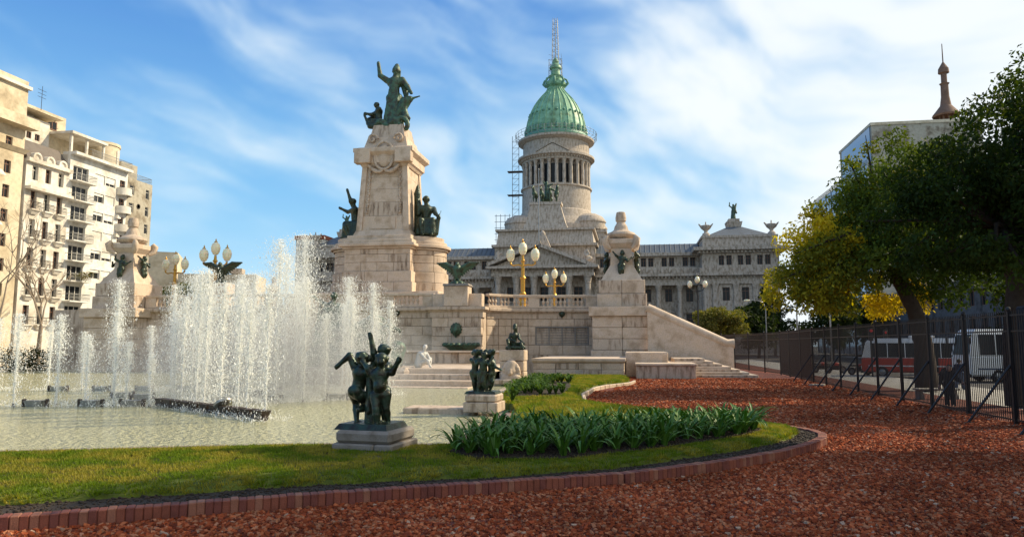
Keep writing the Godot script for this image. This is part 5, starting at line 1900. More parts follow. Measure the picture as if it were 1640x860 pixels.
func bus(called: String, label: String, at: Vector3, turn: float, l: float, h: float, low: Material, high: Material) -> void:
	var t := thing(called, label, "bus", at, turn)
	var w := 2.3
	var b := MB.new()
	b.cb(-l / 2, 0.42, -w / 2, l / 2, h * 0.5, w / 2, 0.12)
	part(t, "body", b.mesh(), low)
	b = MB.new()
	b.fr(-l / 2 + 0.35, l / 2 - 0.12, -w / 2 + 0.1, w / 2 - 0.1, h - 0.35, -l / 2 + 0.7, l / 2 - 0.35, -w / 2 + 0.3, w / 2 - 0.3, h)
	b.cb(-0.2, h, -0.6, 1.6, h + 0.22, 0.6, 0.06)
	part(t, "roof", b.mesh(), M.bus_white)
	b = MB.new()
	b.fr(-l / 2 + 0.04, l / 2 - 0.04, -w / 2 + 0.04, w / 2 - 0.04, h * 0.5, -l / 2 + 0.36, l / 2 - 0.12, -w / 2 + 0.1, w / 2 - 0.1, h - 0.35)
	part(t, "cabin", b.mesh(), high)
	var n := int(l / 1.35)
	for s in [-1, 1]:
		for k in n:
			var x0 := -l / 2 + 0.75 + (l - 1.3) * k / n
			var g := MB.new()
			var z0: float = s * (w / 2 - 0.035)
			var z1: float = s * (w / 2 - 0.08)
			g.quad(V(x0, h * 0.5 + 0.04, z0), V(x0 + (l - 1.3) / n - 0.07, h * 0.5 + 0.04, z0), V(x0 + (l - 1.3) / n - 0.07, h - 0.4, z1), V(x0, h - 0.4, z1))
			part(t, "window", g.mesh(), M.glass)
		for x in [-l * 0.3, l * 0.3]:
			var tb := MB.new()
			tb.t = Transform3D(Basis(Vector3.RIGHT, PI / 2 * s), V(x, 0.46, s * (w / 2 - 0.22)))
			tb.lathe([[0.0, 0.0], [0.46, 0.0], [0.46, 0.2], [0.4, 0.26], [0.26, 0.26]], 16)
			var o := part(t, "wheel", tb.mesh(), M.tyre)
			tb = MB.new()
			tb.t = Transform3D(Basis(Vector3.RIGHT, PI / 2 * s), V(x, 0.46, s * (w / 2 - 0.22)))
			tb.lathe([[0.26, 0.262], [0.22, 0.22], [0.08, 0.27], [0.0, 0.27]], 12)
			part(o, "rim", tb.mesh(), M.steel)
	b = MB.new()
	b.quad(V(-l / 2 + 0.03, h * 0.5 + 0.05, -w / 2 + 0.2), V(-l / 2 + 0.03, h * 0.5 + 0.05, w / 2 - 0.2), V(-l / 2 + 0.33, h - 0.4, w / 2 - 0.25), V(-l / 2 + 0.33, h - 0.4, -w / 2 + 0.25))
	part(t, "windscreen", b.mesh(), M.glass)
	for s in [-1, 1]:
		b = MB.new()
		b.ell(V(-l / 2 - 0.01, 0.8, s * 0.8), V(0.06, 0.14, 0.18), 8)
		part(t, "headlight", b.mesh(), M.globe)
	for s in [-1, 1]:
		b = MB.new()
		b.tube([V(-l / 2 + 0.3, h - 0.45, s * (w / 2 - 0.05)), V(-l / 2 - 0.1, h - 0.6, s * (w / 2 + 0.2))], [0.03, 0.03], 5)
		b.cb(-l / 2 - 0.18, h - 1.05, s * (w / 2 + 0.2) - 0.1, -l / 2 - 0.04, h - 0.6, s * (w / 2 + 0.2) + 0.1, 0.03)
		part(t, "mirror", b.mesh(), M.rubber_black)
		b = MB.new()
		b.bx(-l / 2 + 0.5, 0.9, s * w / 2 - 0.015, l / 2 - 0.4, 1.0, s * w / 2 + 0.015)
		part(t, "side_stripe", b.mesh(), M.bus_white if low == M.bus_red else M.cloth_jeans)
	b = MB.new()
	b.cb(l * 0.12, 0.5, w / 2 - 0.1, l * 0.12 + 0.85, h - 0.5, w / 2 + 0.012, 0.01)
	part(t, "door", b.mesh(), M.glass)
	b = MB.new()
	b.cb(-l / 2 - 0.08, 0.36, -w / 2 + 0.05, -l / 2 + 0.1, 0.6, w / 2 - 0.05, 0.04)
	part(t, "bumper", b.mesh(), M.rubber_black)


func person(label: String, at: Vector3, turn: float, s: float, j: Dictionary, shirt: Material, legs: Material) -> void:
	var t := thing("person", label, "person", at, turn)
	var b := []
	human(b, s, 1.0, V(0, 0, 1), j, true)
	part(t, "body", blob(b, 0.022, 0.035), M.skin)
	var c := []
	var sg := 1.0
	c.append([j.pelvis, 0.085 * s, j.chest, 0.103 * s])
	c.append([j.chest + V(0.08, 0.03, 0) * s, 0.072 * s, j.chest - V(0.08, -0.03, 0) * s, 0.072 * s])
	for q in [[1.0, j.le, j.lh], [-1.0, j.re, j.rh]]:
		c.append([j.chest + V(q[0] * 0.11, 0.035, 0) * s, 0.056 * s, q[1], 0.046 * s])
		c.append([q[1], 0.046 * s, q[1].lerp(q[2], 0.8), 0.038 * s])
	part(t, "jacket", blob(c, 0.03, 0.05), shirt)
	c = []
	c.append([j.pelvis - V(0.04, 0, 0) * s, 0.084 * s, j.pelvis + V(0.04, 0, 0) * s, 0.084 * s])
	for q in [[1.0, j.lk, j.lf], [-1.0, j.rk, j.rf]]:
		c.append([j.pelvis + V(q[0] * 0.052, -0.02, 0) * s, 0.078 * s, q[1], 0.055 * s])
		c.append([q[1], 0.056 * s, q[2], 0.045 * s])
	part(t, "trousers", blob(c, 0.03, 0.05), legs)
	c = [[j.head + V(0, 0.025, -0.02) * s, 0.066 * s, j.head + V(0, 0.015, -0.03) * s, 0.062 * s]]
	part(t, "hair", blob(c, 0.02, 0.03), M.hair)


func street() -> void:
	var b := MB.new()
	b.prism([Vector2(20.75, 20), Vector2(45, 20), Vector2(45, -170), Vector2(20.75, -170)], -0.49, -0.18)
	setting("road", b.mesh(), M.asphalt)
	b = MB.new()
	b.prism([Vector2(45, 20), Vector2(47.2, 20), Vector2(47.2, -170), Vector2(45, -170)], -0.49, -0.05)
	setting("pavement", b.mesh(), M.paving)
	bus("minibus", "red and white minibus stopped on the street behind the railing", V(22.9, -0.18, -64.5), -0.3, 7.6, 3.2, M.bus_red, M.bus_white)
	bus("coach", "white coach with dark windows on the street behind the railing", V(28.6, -0.18, -58.6), 0.165, 9.8, 3.8, M.bus_white, M.bus_white)
	bus("minibus", "second red minibus half hidden between the tree trunk and the white coach", V(30.0, -0.18, -70.0), -0.3, 7.2, 3.0, M.bus_red, M.bus_white)
	var base := {"pelvis": V(0, 0.92, 0), "chest": V(0, 1.3, 0.02), "head": V(0.0, 1.6, 0.06), "le": V(0.3, 1.12, 0.05), "lh": V(0.36, 0.9, 0.2), "re": V(-0.28, 1.1, 0), "rh": V(-0.3, 0.85, 0.12), "lk": V(0.12, 0.5, 0.08), "lf": V(0.13, 0.08, 0.0), "rk": V(-0.1, 0.5, 0.02), "rf": V(-0.11, 0.08, -0.06)}
	var p1 := base.duplicate()
	p1.lh = V(0.55, 1.0, 0.3)
	p1.head = V(0.08, 1.55, 0.14)
	person("person in black jacket and trousers leaning beside the railing", V(12.75, 0, -32.2), -0.6, 1.72, p1, M.cloth_dark, M.cloth_dark)
	var p2 := base.duplicate()
	p2.lf = V(0.14, 0.08, -0.22)
	p2.lk = V(0.12, 0.5, 0.0)
	p2.rf = V(-0.11, 0.08, 0.2)
	p2.rk = V(-0.1, 0.5, 0.14)
	person("person in navy top walking on the pale pavement towards the coach", V(18.4, -0.06, -45.0), 2.4, 1.72, p2, M.cloth_navy, M.cloth_jeans)
	var p3 := base.duplicate()
	person("person in dark clothes standing next to the white coach", V(26.2, -0.18, -52.6), 1.2, 1.6, p3, M.cloth_navy, M.cloth_navy)
	# motorcycles parked near the minibus
	var m := thing("motorcycle", "dark motorcycle parked in the row by the minibus", "motorcycle", V(17.4, -0.06, -71), 0.4, "motorcycles parked by the street")
	for x in [-0.7, 0.7]:
		b = MB.new()
		b.t = Transform3D(Basis(Vector3.RIGHT, PI / 2), V(x, 0.32, -0.06))
		b.lathe([[0.2, 0.0], [0.32, 0.0], [0.34, 0.06], [0.32, 0.12], [0.2, 0.12]], 14)
		var o := part(m, "wheel", b.mesh(), M.tyre)
		b = MB.new()
		b.t = Transform3D(Basis(Vector3.RIGHT, PI / 2), V(x, 0.32, -0.03))
		b.lathe([[0.0, 0.0], [0.2, 0.0], [0.2, 0.06], [0.0, 0.06]], 10)
		part(o, "rim", b.mesh(), M.steel)
	b = MB.new()
	b.ell(V(0.1, 0.78, 0), V(0.36, 0.18, 0.17), 10)
	part(m, "tank", b.mesh(), M.bus_red)
	b = MB.new()
	b.cb(-0.85, 0.72, -0.14, -0.1, 0.86, 0.14, 0.05)
	part(m, "saddle", b.mesh(), M.rubber_black)
	b = MB.new()
	b.tube([V(0.7, 0.32, 0.09), V(0.48, 1.0, 0.09)], [0.035, 0.03], 5)
	b.tube([V(0.7, 0.32, -0.09), V(0.48, 1.0, -0.09)], [0.035, 0.03], 5)
	b.tube([V(0.4, 1.05, 0.36), V(0.5, 1.0, 0), V(0.4, 1.05, -0.36)], [0.02, 0.02, 0.02], 5)
	part(m, "fork", b.mesh(), M.steel)
	b = MB.new()
	b.cb(-0.35, 0.3, -0.16, 0.35, 0.68, 0.16, 0.06)
	part(m, "engine", b.mesh(), M.iron)
	for k in [[16.6, -72.5, 0.5], [18.2, -69.6, 0.3], [16.0, -75.0, 0.6], [19.2, -66.0, 0.2]]:
		again(m, V(k[0], -0.06, k[1]), k[2])
	# bench beside the trunk
	var be := thing("park_bench", "low dark park bench beyond the railing near the big trunk", "bench", V(13.9, 0, -36.5), 0.2)
	b = MB.new()
	b.cb(-1.0, 0.42, -0.25, 1.0, 0.5, 0.25, 0.02)
	part(be, "seat", b.mesh(), M.paving)
	for x in [-0.8, 0.8]:
		b = MB.new()
		b.fr(x - 0.1, x + 0.1, -0.22, 0.22, 0.0, x - 0.07, x + 0.07, -0.16, 0.16, 0.42)
		part(be, "leg", b.mesh(), M.granite)
	# lamp posts and signals
	for q in [[19.9, -92.0, 8.5, 1, "grey street lamp with curved arm near the palace corner"], [20.1, -78.0, 8.5, 1, "grey street lamp with curved arm behind the motorcycles"], [19.5, -110.0, 9.0, -1, "tall street lamp with curved arm in front of the palace pavilion"]]:
		var l := thing("street_lamp", q[4], "street lamp", V(q[0], -0.1, q[1]))
		b = MB.new()
		b.tube([V(0, 0, 0), V(0, q[2] - 1.2, 0), V(0.3 * q[3], q[2] - 0.3, 0), V(1.0 * q[3], q[2], 0), V(2.2 * q[3], q[2] + 0.1, 0)], [0.11, 0.08, 0.07, 0.06, 0.05], 6)
		part(l, "post", b.mesh(), M.steel)
		b = MB.new()
		b.ell(V(2.6 * q[3], (q[2] as float) + 0.05, 0), V(0.5, 0.14, 0.2), 8)
		part(l, "lamp_head", b.mesh(), M.globe)
	for q in [[19.0, -62.0, "traffic signal showing red above the motorcycles"], [23.0, -71.0, "traffic signal showing red above the minibus roof"]]:
		var l := thing("traffic_signal", q[2], "traffic light", V(q[0], -0.1, q[1]))
		b = MB.new()
		b.tube([V(0, 0, 0), V(0, 3.4, 0)], [0.07, 0.06], 6)
		part(l, "post", b.mesh(), M.iron)
		b = MB.new()
		b.cb(-0.17, 2.9, -0.12, 0.17, 3.9, 0.14, 0.04)
		part(l, "housing", b.mesh(), M.iron)
		b = MB.new()
		b.ell(V(0, 3.7, 0.15), V(0.12, 0.12, 0.05), 10)
		part(l, "red_lens", b.mesh(), M.red_lamp)
	var l2 := thing("globe_lamp", "old black lamp post with clear lanterns beside the pylon stair", "street lamp", V(9.0, 0, -100))
	b = MB.new()
	b.lathe([[0.3, 0], [0.2, 0.8], [0.1, 1.2], [0.08, 10.0]], 8)
	part(l2, "post", b.mesh(), M.iron)
	for x in [-1.0, 0.0, 1.0]:
		b = MB.new()
		b.ell(V(x, 10.6 + (0.6 if x == 0.0 else 0.0), 0), V(0.35, 0.5, 0.35), 8)
		part(l2, "globe", b.mesh(), M.globe)
		b = MB.new()
		b.tube([V(0, 9.6, 0), V(x * 0.7, 9.8, 0), V(x, 10.2, 0)], [0.06, 0.05, 0.05], 5)
		part(l2, "arm", b.mesh(), M.iron)


func stones_along(p: Node, called: String, pts: Array, len: float, w: float, y0: float, y1: float, m: Array, k := 0.03, gap := 0.02) -> void:
	# a line of dressed stones following pts
	for i in pts.size() - 1:
		var a: Vector2 = pts[i]
		var b: Vector2 = pts[i + 1]
		var l := a.distance_to(b)
		var n := maxi(1, int(round(l / len)))
		for q in n:
			var c := a.lerp(b, (q + 0.5) / n)
			var key := "st%.2f_%.2f_%.2f" % [l / n, w, y1 - y0]
			if not cache.has(key):
				var mb := MB.new()
				mb.cb(-l / n / 2 + gap / 2, 0, -w / 2, l / n / 2 - gap / 2, y1 - y0, w / 2, k)
				cache[key] = mb.mesh()
			part(p, called, cache[key], m[rng.randi() % m.size()], V(c.x, y0 + rn(-0.006, 0.006), c.y), -atan2(b.y - a.y, b.x - a.x) + rn(-0.006, 0.006))


func pool() -> void:
	var b := MB.new()
	var poly := [Vector2(-24, -10.4), Vector2(-13.1, -14.0), Vector2(-9, -15.5), Vector2(-7.8, -16.0), Vector2(-4.3, -16.6), Vector2(-4.35, -27), Vector2(-6.9, -45), Vector2(-6.95, -66), Vector2(-59, -66), Vector2(-59, -8)]
	b.prism(poly, -0.45, -0.1)
	setting("water", b.mesh(), M.water)
	var t := thing("stone_pool_border", "low pinkish stone rim of the fountain pool beside the lawn", "kerb")
	stones_along(t, "stone", [Vector2(-26, -9.2), Vector2(-13.1, -13.85), Vector2(-9.0, -15.35), Vector2(-7.7, -15.85), Vector2(-4.2, -16.4)], 1.9, 0.62, -0.48, 0.22, [M.rim_stone])
	stones_along(t, "stone", [Vector2(-4.15, -16.75), Vector2(-4.2, -25.0)], 1.8, 0.5, -0.48, 0.16, [M.rim_stone])
	stones_along(t, "stone", [Vector2(-6.0, -29.0), Vector2(-6.55, -37), Vector2(-6.9, -45.0)], 1.8, 0.5, -0.48, 0.16, [M.marble_worn])
	t = thing("pool_step", "low pale stone ledge in the water beside the cherub pedestal", "ledge", V(-6.2, -0.3, -27.2))
	b = MB.new()
	b.cb(-2.4, 0, -0.9, 0.4, 0.42, 0.4, 0.04)
	part(t, "stone", b.mesh(), M.marble_worn)
	# underwater lamps of the fountain and a feed pipe
	var l := thing("fountain_lamp", "flat steel fountain lamp on dark brackets standing in the pool", "lamp", V(-24.9, -0.1, -27.3), 0.1, "fountain lamps in the pool")
	b = MB.new()
	b.fr(-0.3, 0.3, -0.16, 0.16, -0.05, -0.36, 0.36, -0.22, 0.22, 0.26)
	part(l, "tray", b.mesh(), M.steel)
	for s in [-1, 1]:
		b = MB.new()
		b.cb(s * 0.5 - 0.06, -0.2, -0.1, s * 0.5 + 0.06, 0.32, 0.1, 0.03)
		part(l, "bracket", b.mesh(), M.iron_brown)
	for q in [[-27.2, -27.0, 0.1], [-22.6, -27.7, 0.1], [-20.9, -28.0, 0.1], [-29.5, -36.9, 0.0], [-27.2, -37.4, 0.0], [-24.9, -37.9, 0.1], [-22.4, -38.2, 0.0], [-19.5, -37.6, -0.1], [-31.9, -36.5, 0.2], [-19.0, -34.8, -0.3], [-16.4, -31.6, -0.2], [-13.8, -32.9, 0.2], [-23.0, -31.5, 0.7], [-24.8, -32.5, 0.3]]:
		again(l, V(q[0], -0.1, q[1]), q[2])
	var pp := thing("fountain_pipe", "long rusty pipe with a row of small nozzle trays in the pool", "pipe", V(-19.85, 0.0, -28.2), -atan2(4.85, 7.5))
	b = MB.new()
	b.tube([V(0, 0.02, 0), V(8.95, 0.02, 0)], [0.11, 0.11], 8)
	part(pp, "pipe", b.mesh(), M.iron_brown)
	for k in 11:
		b = MB.new()
		b.fr(-0.25, 0.25, -0.14, 0.14, 0.05, -0.33, 0.33, -0.2, 0.2, 0.24)
		part(pp, "tray", b.mesh(), M.iron_brown, V(0.45 + k * 0.82, 0.02, 0))
	b = MB.new()
	b.t = Transform3D(Basis(Vector3.BACK, 0.6), V(5.9, 0.3, 0))
	b.lathe([[0.0, 0.0], [0.34, 0.0], [0.36, 0.08], [0.0, 0.1]], 12)
	part(pp, "disc", b.mesh(), M.steel)


func putto(b: Array, j: Dictionary, face: Vector3, s := 1.5, fat := 1.34) -> void:
	human(b, s, fat, face, j, true, 1.25)
	# curls
	var hr := 0.062 * s * (1.0 + (fat - 1.0) * 0.55) * 1.25
	var look: Vector3 = j.get("look", face)
	for k in 22:
		var d := V(sin(k * 2.4) * 0.9, 0.25 + 0.75 * fmod(k * 0.37, 1.0), cos(k * 2.4) * 0.9).normalized()
		if d.dot(look) < 0.45:
			var p: Vector3 = j.head + d * hr * 0.98
			b.append([p, hr * 0.3, p + V(sin(k * 5.1), -0.6, cos(k * 3.7)) * hr * 0.22, hr * 0.24])


func pedestal(called: String, label: String, at: Vector3, turn: float, w: float, h: float, m: Material) -> void:
	var t := thing(called, label, "pedestal", at, turn)
	var b := MB.new()
	b.cb(-w / 2, 0, -w / 2, w * 0.2, h * 0.56, w / 2, 0.03)
	part(t, "stone", b.mesh(), m)
	b = MB.new()
	b.cb(w * 0.2 + 0.012, 0, -w / 2, w / 2, h * 0.56, w / 2, 0.03)
	part(t, "stone", b.mesh(), m)
	b = MB.new()
	b.cb(-w / 2 + 0.05, h * 0.57, -w / 2 + 0.05, w / 2 - 0.05, h, w / 2 - 0.05, 0.06)
	part(t, "stone", b.mesh(), m)


func sculptures() -> void:
	# three dancing cherubs at the pool edge
	pedestal("pedestal", "two-course grey granite pedestal under the dancing cherubs at the pool edge", V(-5.5, 0.1, -15.3), -0.12, 1.38, 0.6, M.granite)
	var b := []
	putto(b, {"pelvis": V(0.27, 0.74, 0.12), "chest": V(0.25, 1.15, 0.14), "head": V(0.32, 1.47, 0.2), "look": V(0.5, 0.55, 0.6).normalized(), "le": V(0.56, 1.2, 0.16), "lh": V(0.7, 1.42, 0.2), "re": V(0.02, 1.28, 0.22), "rh": V(-0.12, 1.4, 0.16), "lk": V(0.4, 0.44, 0.1), "lf": V(0.4, 0.12, -0.02), "rk": V(0.24, 0.42, 0.26), "rf": V(0.26, 0.1, 0.24)}, V(0.25, 0.15, 1))
	putto(b, {"pelvis": V(-0.36, 0.75, -0.02), "chest": V(-0.28, 1.18, 0.0), "head": V(-0.24, 1.5, 0.02), "look": V(0.6, -0.1, -0.7).normalized(), "le": V(-0.58, 1.56, -0.04), "lh": V(-0.8, 1.36, 0.02), "re": V(0.0, 1.34, -0.05), "rh": V(0.1, 1.42, 0.0), "lk": V(-0.48, 0.5, -0.2), "lf": V(-0.34, 0.13, 0.02), "rk": V(-0.22, 0.48, -0.24), "rf": V(-0.24, 0.4, 0.12)}, V(0.4, 0.0, -1))
	putto(b, {"pelvis": V(0.08, 0.8, -0.3), "chest": V(0.08, 1.28, -0.28), "head": V(0.16, 1.66, -0.22), "look": V(-0.4, 0.3, 0.8).normalized(), "le": V(0.3, 1.3, -0.1), "lh": V(0.36, 1.2, 0.05), "re": V(-0.06, 1.62, -0.18), "rh": V(-0.12, 1.94, -0.14), "lk": V(0.16, 0.45, -0.28), "lf": V(0.14, 0.12, -0.36), "rk": V(0.0, 0.45, -0.32), "rf": V(-0.02, 0.12, -0.38)}, V(-0.2, 0, 1))
	# belly, cheeks and buttocks of the two front figures
	for q in [[V(0.29, 0.9, 0.22), 0.13], [V(-0.42, 0.78, 0.08), 0.11], [V(-0.3, 0.78, 0.1), 0.11], [V(0.4, 1.42, 0.3), 0.045], [V(0.33, 1.42, 0.33), 0.045]]:
		b.append([q[0], q[1], q[0] + V(0, 0.02, 0), q[1]])
	# drapery and stump that join them
	for k in 7:
		var a := TAU * k / 7
		b.append([V(0.0 + cos(a) * 0.1, 0.08, sin(a) * 0.1), 0.05, V(-0.02 + cos(a + 0.5) * 0.07, 1.15, sin(a + 0.5) * 0.07), 0.045])
	b.append([V(0.0, 0.1, -0.02), 0.09, V(-0.02, 1.2, 0), 0.07])
	for k in 6:
		b.append([V(0.02 + k * 0.03, 1.25, 0.1 - k * 0.03), 0.05, V(0.0 + k * 0.05, 0.35 + 0.1 * (k % 2), 0.12 - k * 0.05), 0.045])
	b.append([V(-0.3, 1.42, -0.06), 0.09, V(-0.1, 1.5, -0.04), 0.08])
	var t := thing("cherub_group", "bronze group of three dancing cherubs with raised arms at the pool edge", "statue", V(-5.62, 0.7, -15.3), -0.12)
	part(t, "figures", blob(b, 0.02, 0.022), M.bronze)
	var pb := MB.new()
	pb.fr(-0.62, 0.62, -0.56, 0.5, 0.0, -0.54, 0.56, -0.5, 0.42, 0.12)
	part(t, "plinth", pb.mesh(), M.bronze)
	# the second group, by the small lawn
	pedestal("pedestal", "square pale stone pedestal under the embracing cherubs", V(-5.45, 0.02, -26.9), -0.05, 1.3, 0.66, M.marble_worn)
	b = []
	putto(b, {"pelvis": V(-0.34, 0.78, 0.0), "chest": V(-0.3, 1.18, 0.02), "head": V(-0.26, 1.48, 0.0), "look": V(0.3, 0.2, -0.9).normalized(), "le": V(-0.5, 1.2, -0.1), "lh": V(-0.3, 1.3, -0.25), "re": V(-0.05, 1.3, -0.05), "rh": V(0.12, 1.35, 0.0), "lk": V(-0.36, 0.45, 0.05), "lf": V(-0.34, 0.1, 0.0), "rk": V(-0.24, 0.45, -0.1), "rf": V(-0.26, 0.1, -0.02)}, V(0.2, 0, -1), 1.45, 1.2)
	putto(b, {"pelvis": V(0.0, 0.78, 0.18), "chest": V(0.05, 1.16, 0.18), "head": V(0.1, 1.42, 0.2), "look": V(0.5, 0.3, 0.6).normalized(), "le": V(0.3, 1.1, 0.3), "lh": V(0.38, 1.3, 0.2), "re": V(-0.2, 1.1, 0.28), "rh": V(-0.3, 1.28, 0.15), "lk": V(0.06, 0.44, 0.24), "lf": V(0.08, 0.1, 0.15), "rk": V(-0.08, 0.42, 0.26), "rf": V(-0.12, 0.1, 0.24)}, V(0.1, 0, 1), 1.45, 1.2)
	putto(b, {"pelvis": V(0.3, 0.76, -0.08), "chest": V(0.28, 1.14, -0.06), "head": V(0.28, 1.44, -0.02), "look": V(0.9, 0.0, 0.3).normalized(), "le": V(0.46, 1.0, 0.1), "lh": V(0.66, 0.92, 0.2), "re": V(0.1, 1.2, -0.2), "rh": V(-0.1, 1.25, -0.15), "lk": V(0.36, 0.45, 0.02), "lf": V(0.24, 0.1, -0.1), "rk": V(0.22, 0.42, -0.02), "rf": V(0.1, 0.1, 0.05)}, V(0.8, 0, 0.4), 1.45, 1.2)
	b.append([V(0.0, 0.05, 0.0), 0.2, V(0.0, 1.0, 0.0), 0.14])
	for k in 6:
		b.append([V(-0.4 + k * 0.15, 1.5, rn(-0.1, 0.1)), 0.09, V(-0.34 + k * 0.15, 1.58, rn(-0.1, 0.1)), 0.08])
	t = thing("cherub_group", "bronze group of three embracing cherubs beside the small lawn", "statue", V(-5.5, 0.68, -26.9), -0.05)
	part(t, "figures", blob(b, 0.028, 0.035), M.bronze)
	pb = MB.new()
	pb.fr(-0.6, 0.6, -0.5, 0.5, 0.0, -0.54, 0.54, -0.45, 0.45, 0.1)
	part(t, "plinth", pb.mesh(), M.bronze)
	# seated bronze on a tall block, with a carved marble mask below
	t = thing("statue_pedestal", "tall stepped cream pedestal with carved mask under the seated bronze", "pedestal", V(-7.6, 0, -46.8))
	for q in [[-0.8, 0.8, 0, 0.75, -1.0, 0.5], [-0.78, 0.78, 0.75, 1.45, -1.0, 0.48], [-0.82, 0.82, 1.45, 2.15, -1.05, 0.52]]:
		pb = MB.new()
		pb.cb(q[0], q[2] + 0.01, q[4], q[1], q[3] - 0.01, q[5], 0.04)
		part(t, "stone", pb.mesh(), M.marble)
	b = [[V(-0.35, 0.3, 0.9), 0.35, V(0.35, 0.3, 0.9), 0.35], [V(0, 0.8, 0.8), 0.42, V(0, 1.2, 0.7), 0.36], [V(0, 0.85, 1.15), 0.12, V(0, 0.7, 1.2), 0.14]]
	for k in 9:
		var a := PI * k / 8
		b.append([V(cos(a) * 0.5, 0.8 + sin(a) * 0.55, 0.8), 0.13, V(cos(a) * 0.55, 0.65 + sin(a) * 0.55, 0.9), 0.1])
	part(t, "carved_mask", blob(b, 0.045, 0.07), M.marble)
	pb = MB.new()
	pb.cb(-1.0, 0, 0.5, 0.75, 0.32, 1.6, 0.05)
	part(t, "mask_block", pb.mesh(), M.marble_worn)
	b = []
	human(b, 2.1, 1.1, V(0.4, 0, 1), {"pelvis": V(0, 0.35, 0), "chest": V(0.05, 0.92, 0.05), "head": V(0.08, 1.38, 0.12), "le": V(0.38, 0.72, 0.25), "lh": V(0.62, 0.5, 0.35), "re": V(-0.28, 0.7, 0.2), "rh": V(0.05, 0.58, 0.42), "lk": V(0.52, 0.42, 0.4), "lf": V(0.66, 0.1, 0.5), "rk": V(-0.34, 0.62, 0.5), "rf": V(-0.2, 0.1, 0.62)})
	b.append([V(0.08, 1.45, 0.0), 0.16, V(0.12, 1.1, -0.08), 0.11])
	b.append([V(0.08, 1.55, 0.08), 0.14, V(0.08, 1.6, 0.05), 0.12])
	for k in 6:
		b.append([V(-0.4 + k * 0.2, 0.12, 0.2), 0.14, V(-0.2 + k * 0.18, 0.15, 0.4), 0.13])
	top("seated_statue", blob(b, 0.03, 0.045), M.bronze, "bronze seated nude with long hair on the tall stepped pedestal", "statue", V(-7.55, 2.16, -46.9))
	b = []
	human(b, 2.0, 1.15, V(0.8, 0, 0.6), {"pelvis": V(-0.1, 0.35, 0), "chest": V(-0.05, 0.9, 0), "head": V(0.1, 1.35, 0.05), "le": V(0.3, 0.75, -0.1), "lh": V(0.5, 0.55, 0.1), "re": V(0.2, 0.7, 0.35), "rh": V(0.45, 0.5, 0.35), "lk": V(0.45, 0.6, -0.1), "lf": V(0.5, 0.1, 0.0), "rk": V(0.45, 0.45, 0.3), "rf": V(0.65, 0.1, 0.3)})
	b.append([V(-0.3, 0.9, 0), 0.2, V(-0.35, 0.2, 0.1), 0.3])
	b.append([V(0.1, 1.42, 0), 0.15, V(0.0, 1.3, -0.1), 0.12])
	top("seated_statue", blob(b, 0.035, 0.05), M.white_statue, "pale seated statue leaning forward beside the cascade steps", "statue", V(-13.9, 0.95, -47.8), -0.2)
	pb = MB.new()
	pb.cb(-0.8, -0.4, -0.7, 0.8, 0.94, 0.7, 0.05)
	top("statue_block", pb.mesh(), M.marble_worn, "plain square stone block under the pale seated statue", "pedestal", V(-13.9, 0, -47.8))
	# spread eagles on the terrace parapet
	b = [[V(0, 0.7, 0), 0.34, V(0, 1.35, 0.12), 0.38], [V(0, 1.35, 0.12), 0.28, V(0.05, 1.75, 0.3), 0.17], [V(0.05, 1.78, 0.32), 0.14, V(0.1, 1.7, 0.55), 0.05], [V(0, 0.6, -0.1), 0.25, V(0, 0.15, -0.4), 0.2]]
	for s in [-1, 1]:
		b.append([V(s * 0.15, 0.6, 0.1), 0.16, V(s * 0.2, 0.1, 0.2), 0.1])
		for k in 9:
			var q := k / 8.0
			b.append([V(s * (0.25 + q * 0.75), 1.35 + q * 0.42, -0.05), 0.14 - q * 0.04, V(s * (0.45 + q * 1.45), 0.75 + q * 1.12, -0.18), 0.07])
		b.append([V(s * 0.2, 1.35, 0), 0.22, V(s * 1.05, 1.85, 0), 0.13])
		b.append([V(s * 1.05, 1.85, 0), 0.13, V(s * 1.9, 1.9, -0.15), 0.06])
	for k in 8:
		var a := TAU * k / 8
		b.append([V(cos(a) * 0.4, 0.05, sin(a) * 0.35), 0.22, V(cos(a) * 0.6, 0.0, sin(a) * 0.5), 0.16])
	var eg := blob(b, 0.055, 0.07)
	top("eagle_statue", eg, M.bronze_green, "green bronze eagle with spread wings on the stained pedestal", "statue", V(-15.85, 8.1, -65.3)).scale = Vector3.ONE * 1.05
	top("eagle_statue", eg, M.bronze, "dark bronze eagle with spread wings behind the spray by the tall lamp", "statue", V(-40.5, 8.6, -66.5)).scale = Vector3.ONE * 1.1
	pb = MB.new()
	pb.cb(-1.0, 0, -1.0, 1.0, 2.6, 0.6, 0.05)
	top("eagle_pedestal", pb.mesh(), M.marble, "square stone pedestal under the dark eagle behind the spray", "pedestal", V(-40.5, 6.0, -66.5))
	pb = MB.new()
	pb.lathe([[0.9, 0], [0.9, 0.8], [0.5, 1.1], [0.8, 1.9], [0.9, 2.2], [0.5, 2.6], [0.28, 3.0], [0.33, 3.4], [0.2, 3.8], [0, 3.85]], 12)
	top("stone_urn", pb.mesh(), M.marble_worn, "distant stone urn finial behind the spray", "urn", V(-46.0, 7.5, -88))
	# the chariot group rising from the pool
	b = []
	human(b, 3.6, 1.1, V(0.4, 0, 1), {"pelvis": V(-1.9, 3.3, 0), "chest": V(-1.85, 4.2, 0.05), "head": V(-1.7, 5.0, 0.1), "le": V(-1.0, 4.0, 0.2), "lh": V(-0.5, 3.5, 0.4), "re": V(-2.6, 4.5, 0.1), "rh": V(-3.2, 4.9, 0.1), "lk": V(-1.7, 2.4, 0.3), "lf": V(-1.6, 1.5, 0.2), "rk": V(-2.1, 2.4, 0.1), "rf": V(-2.1, 1.5, 0.0)}, false)
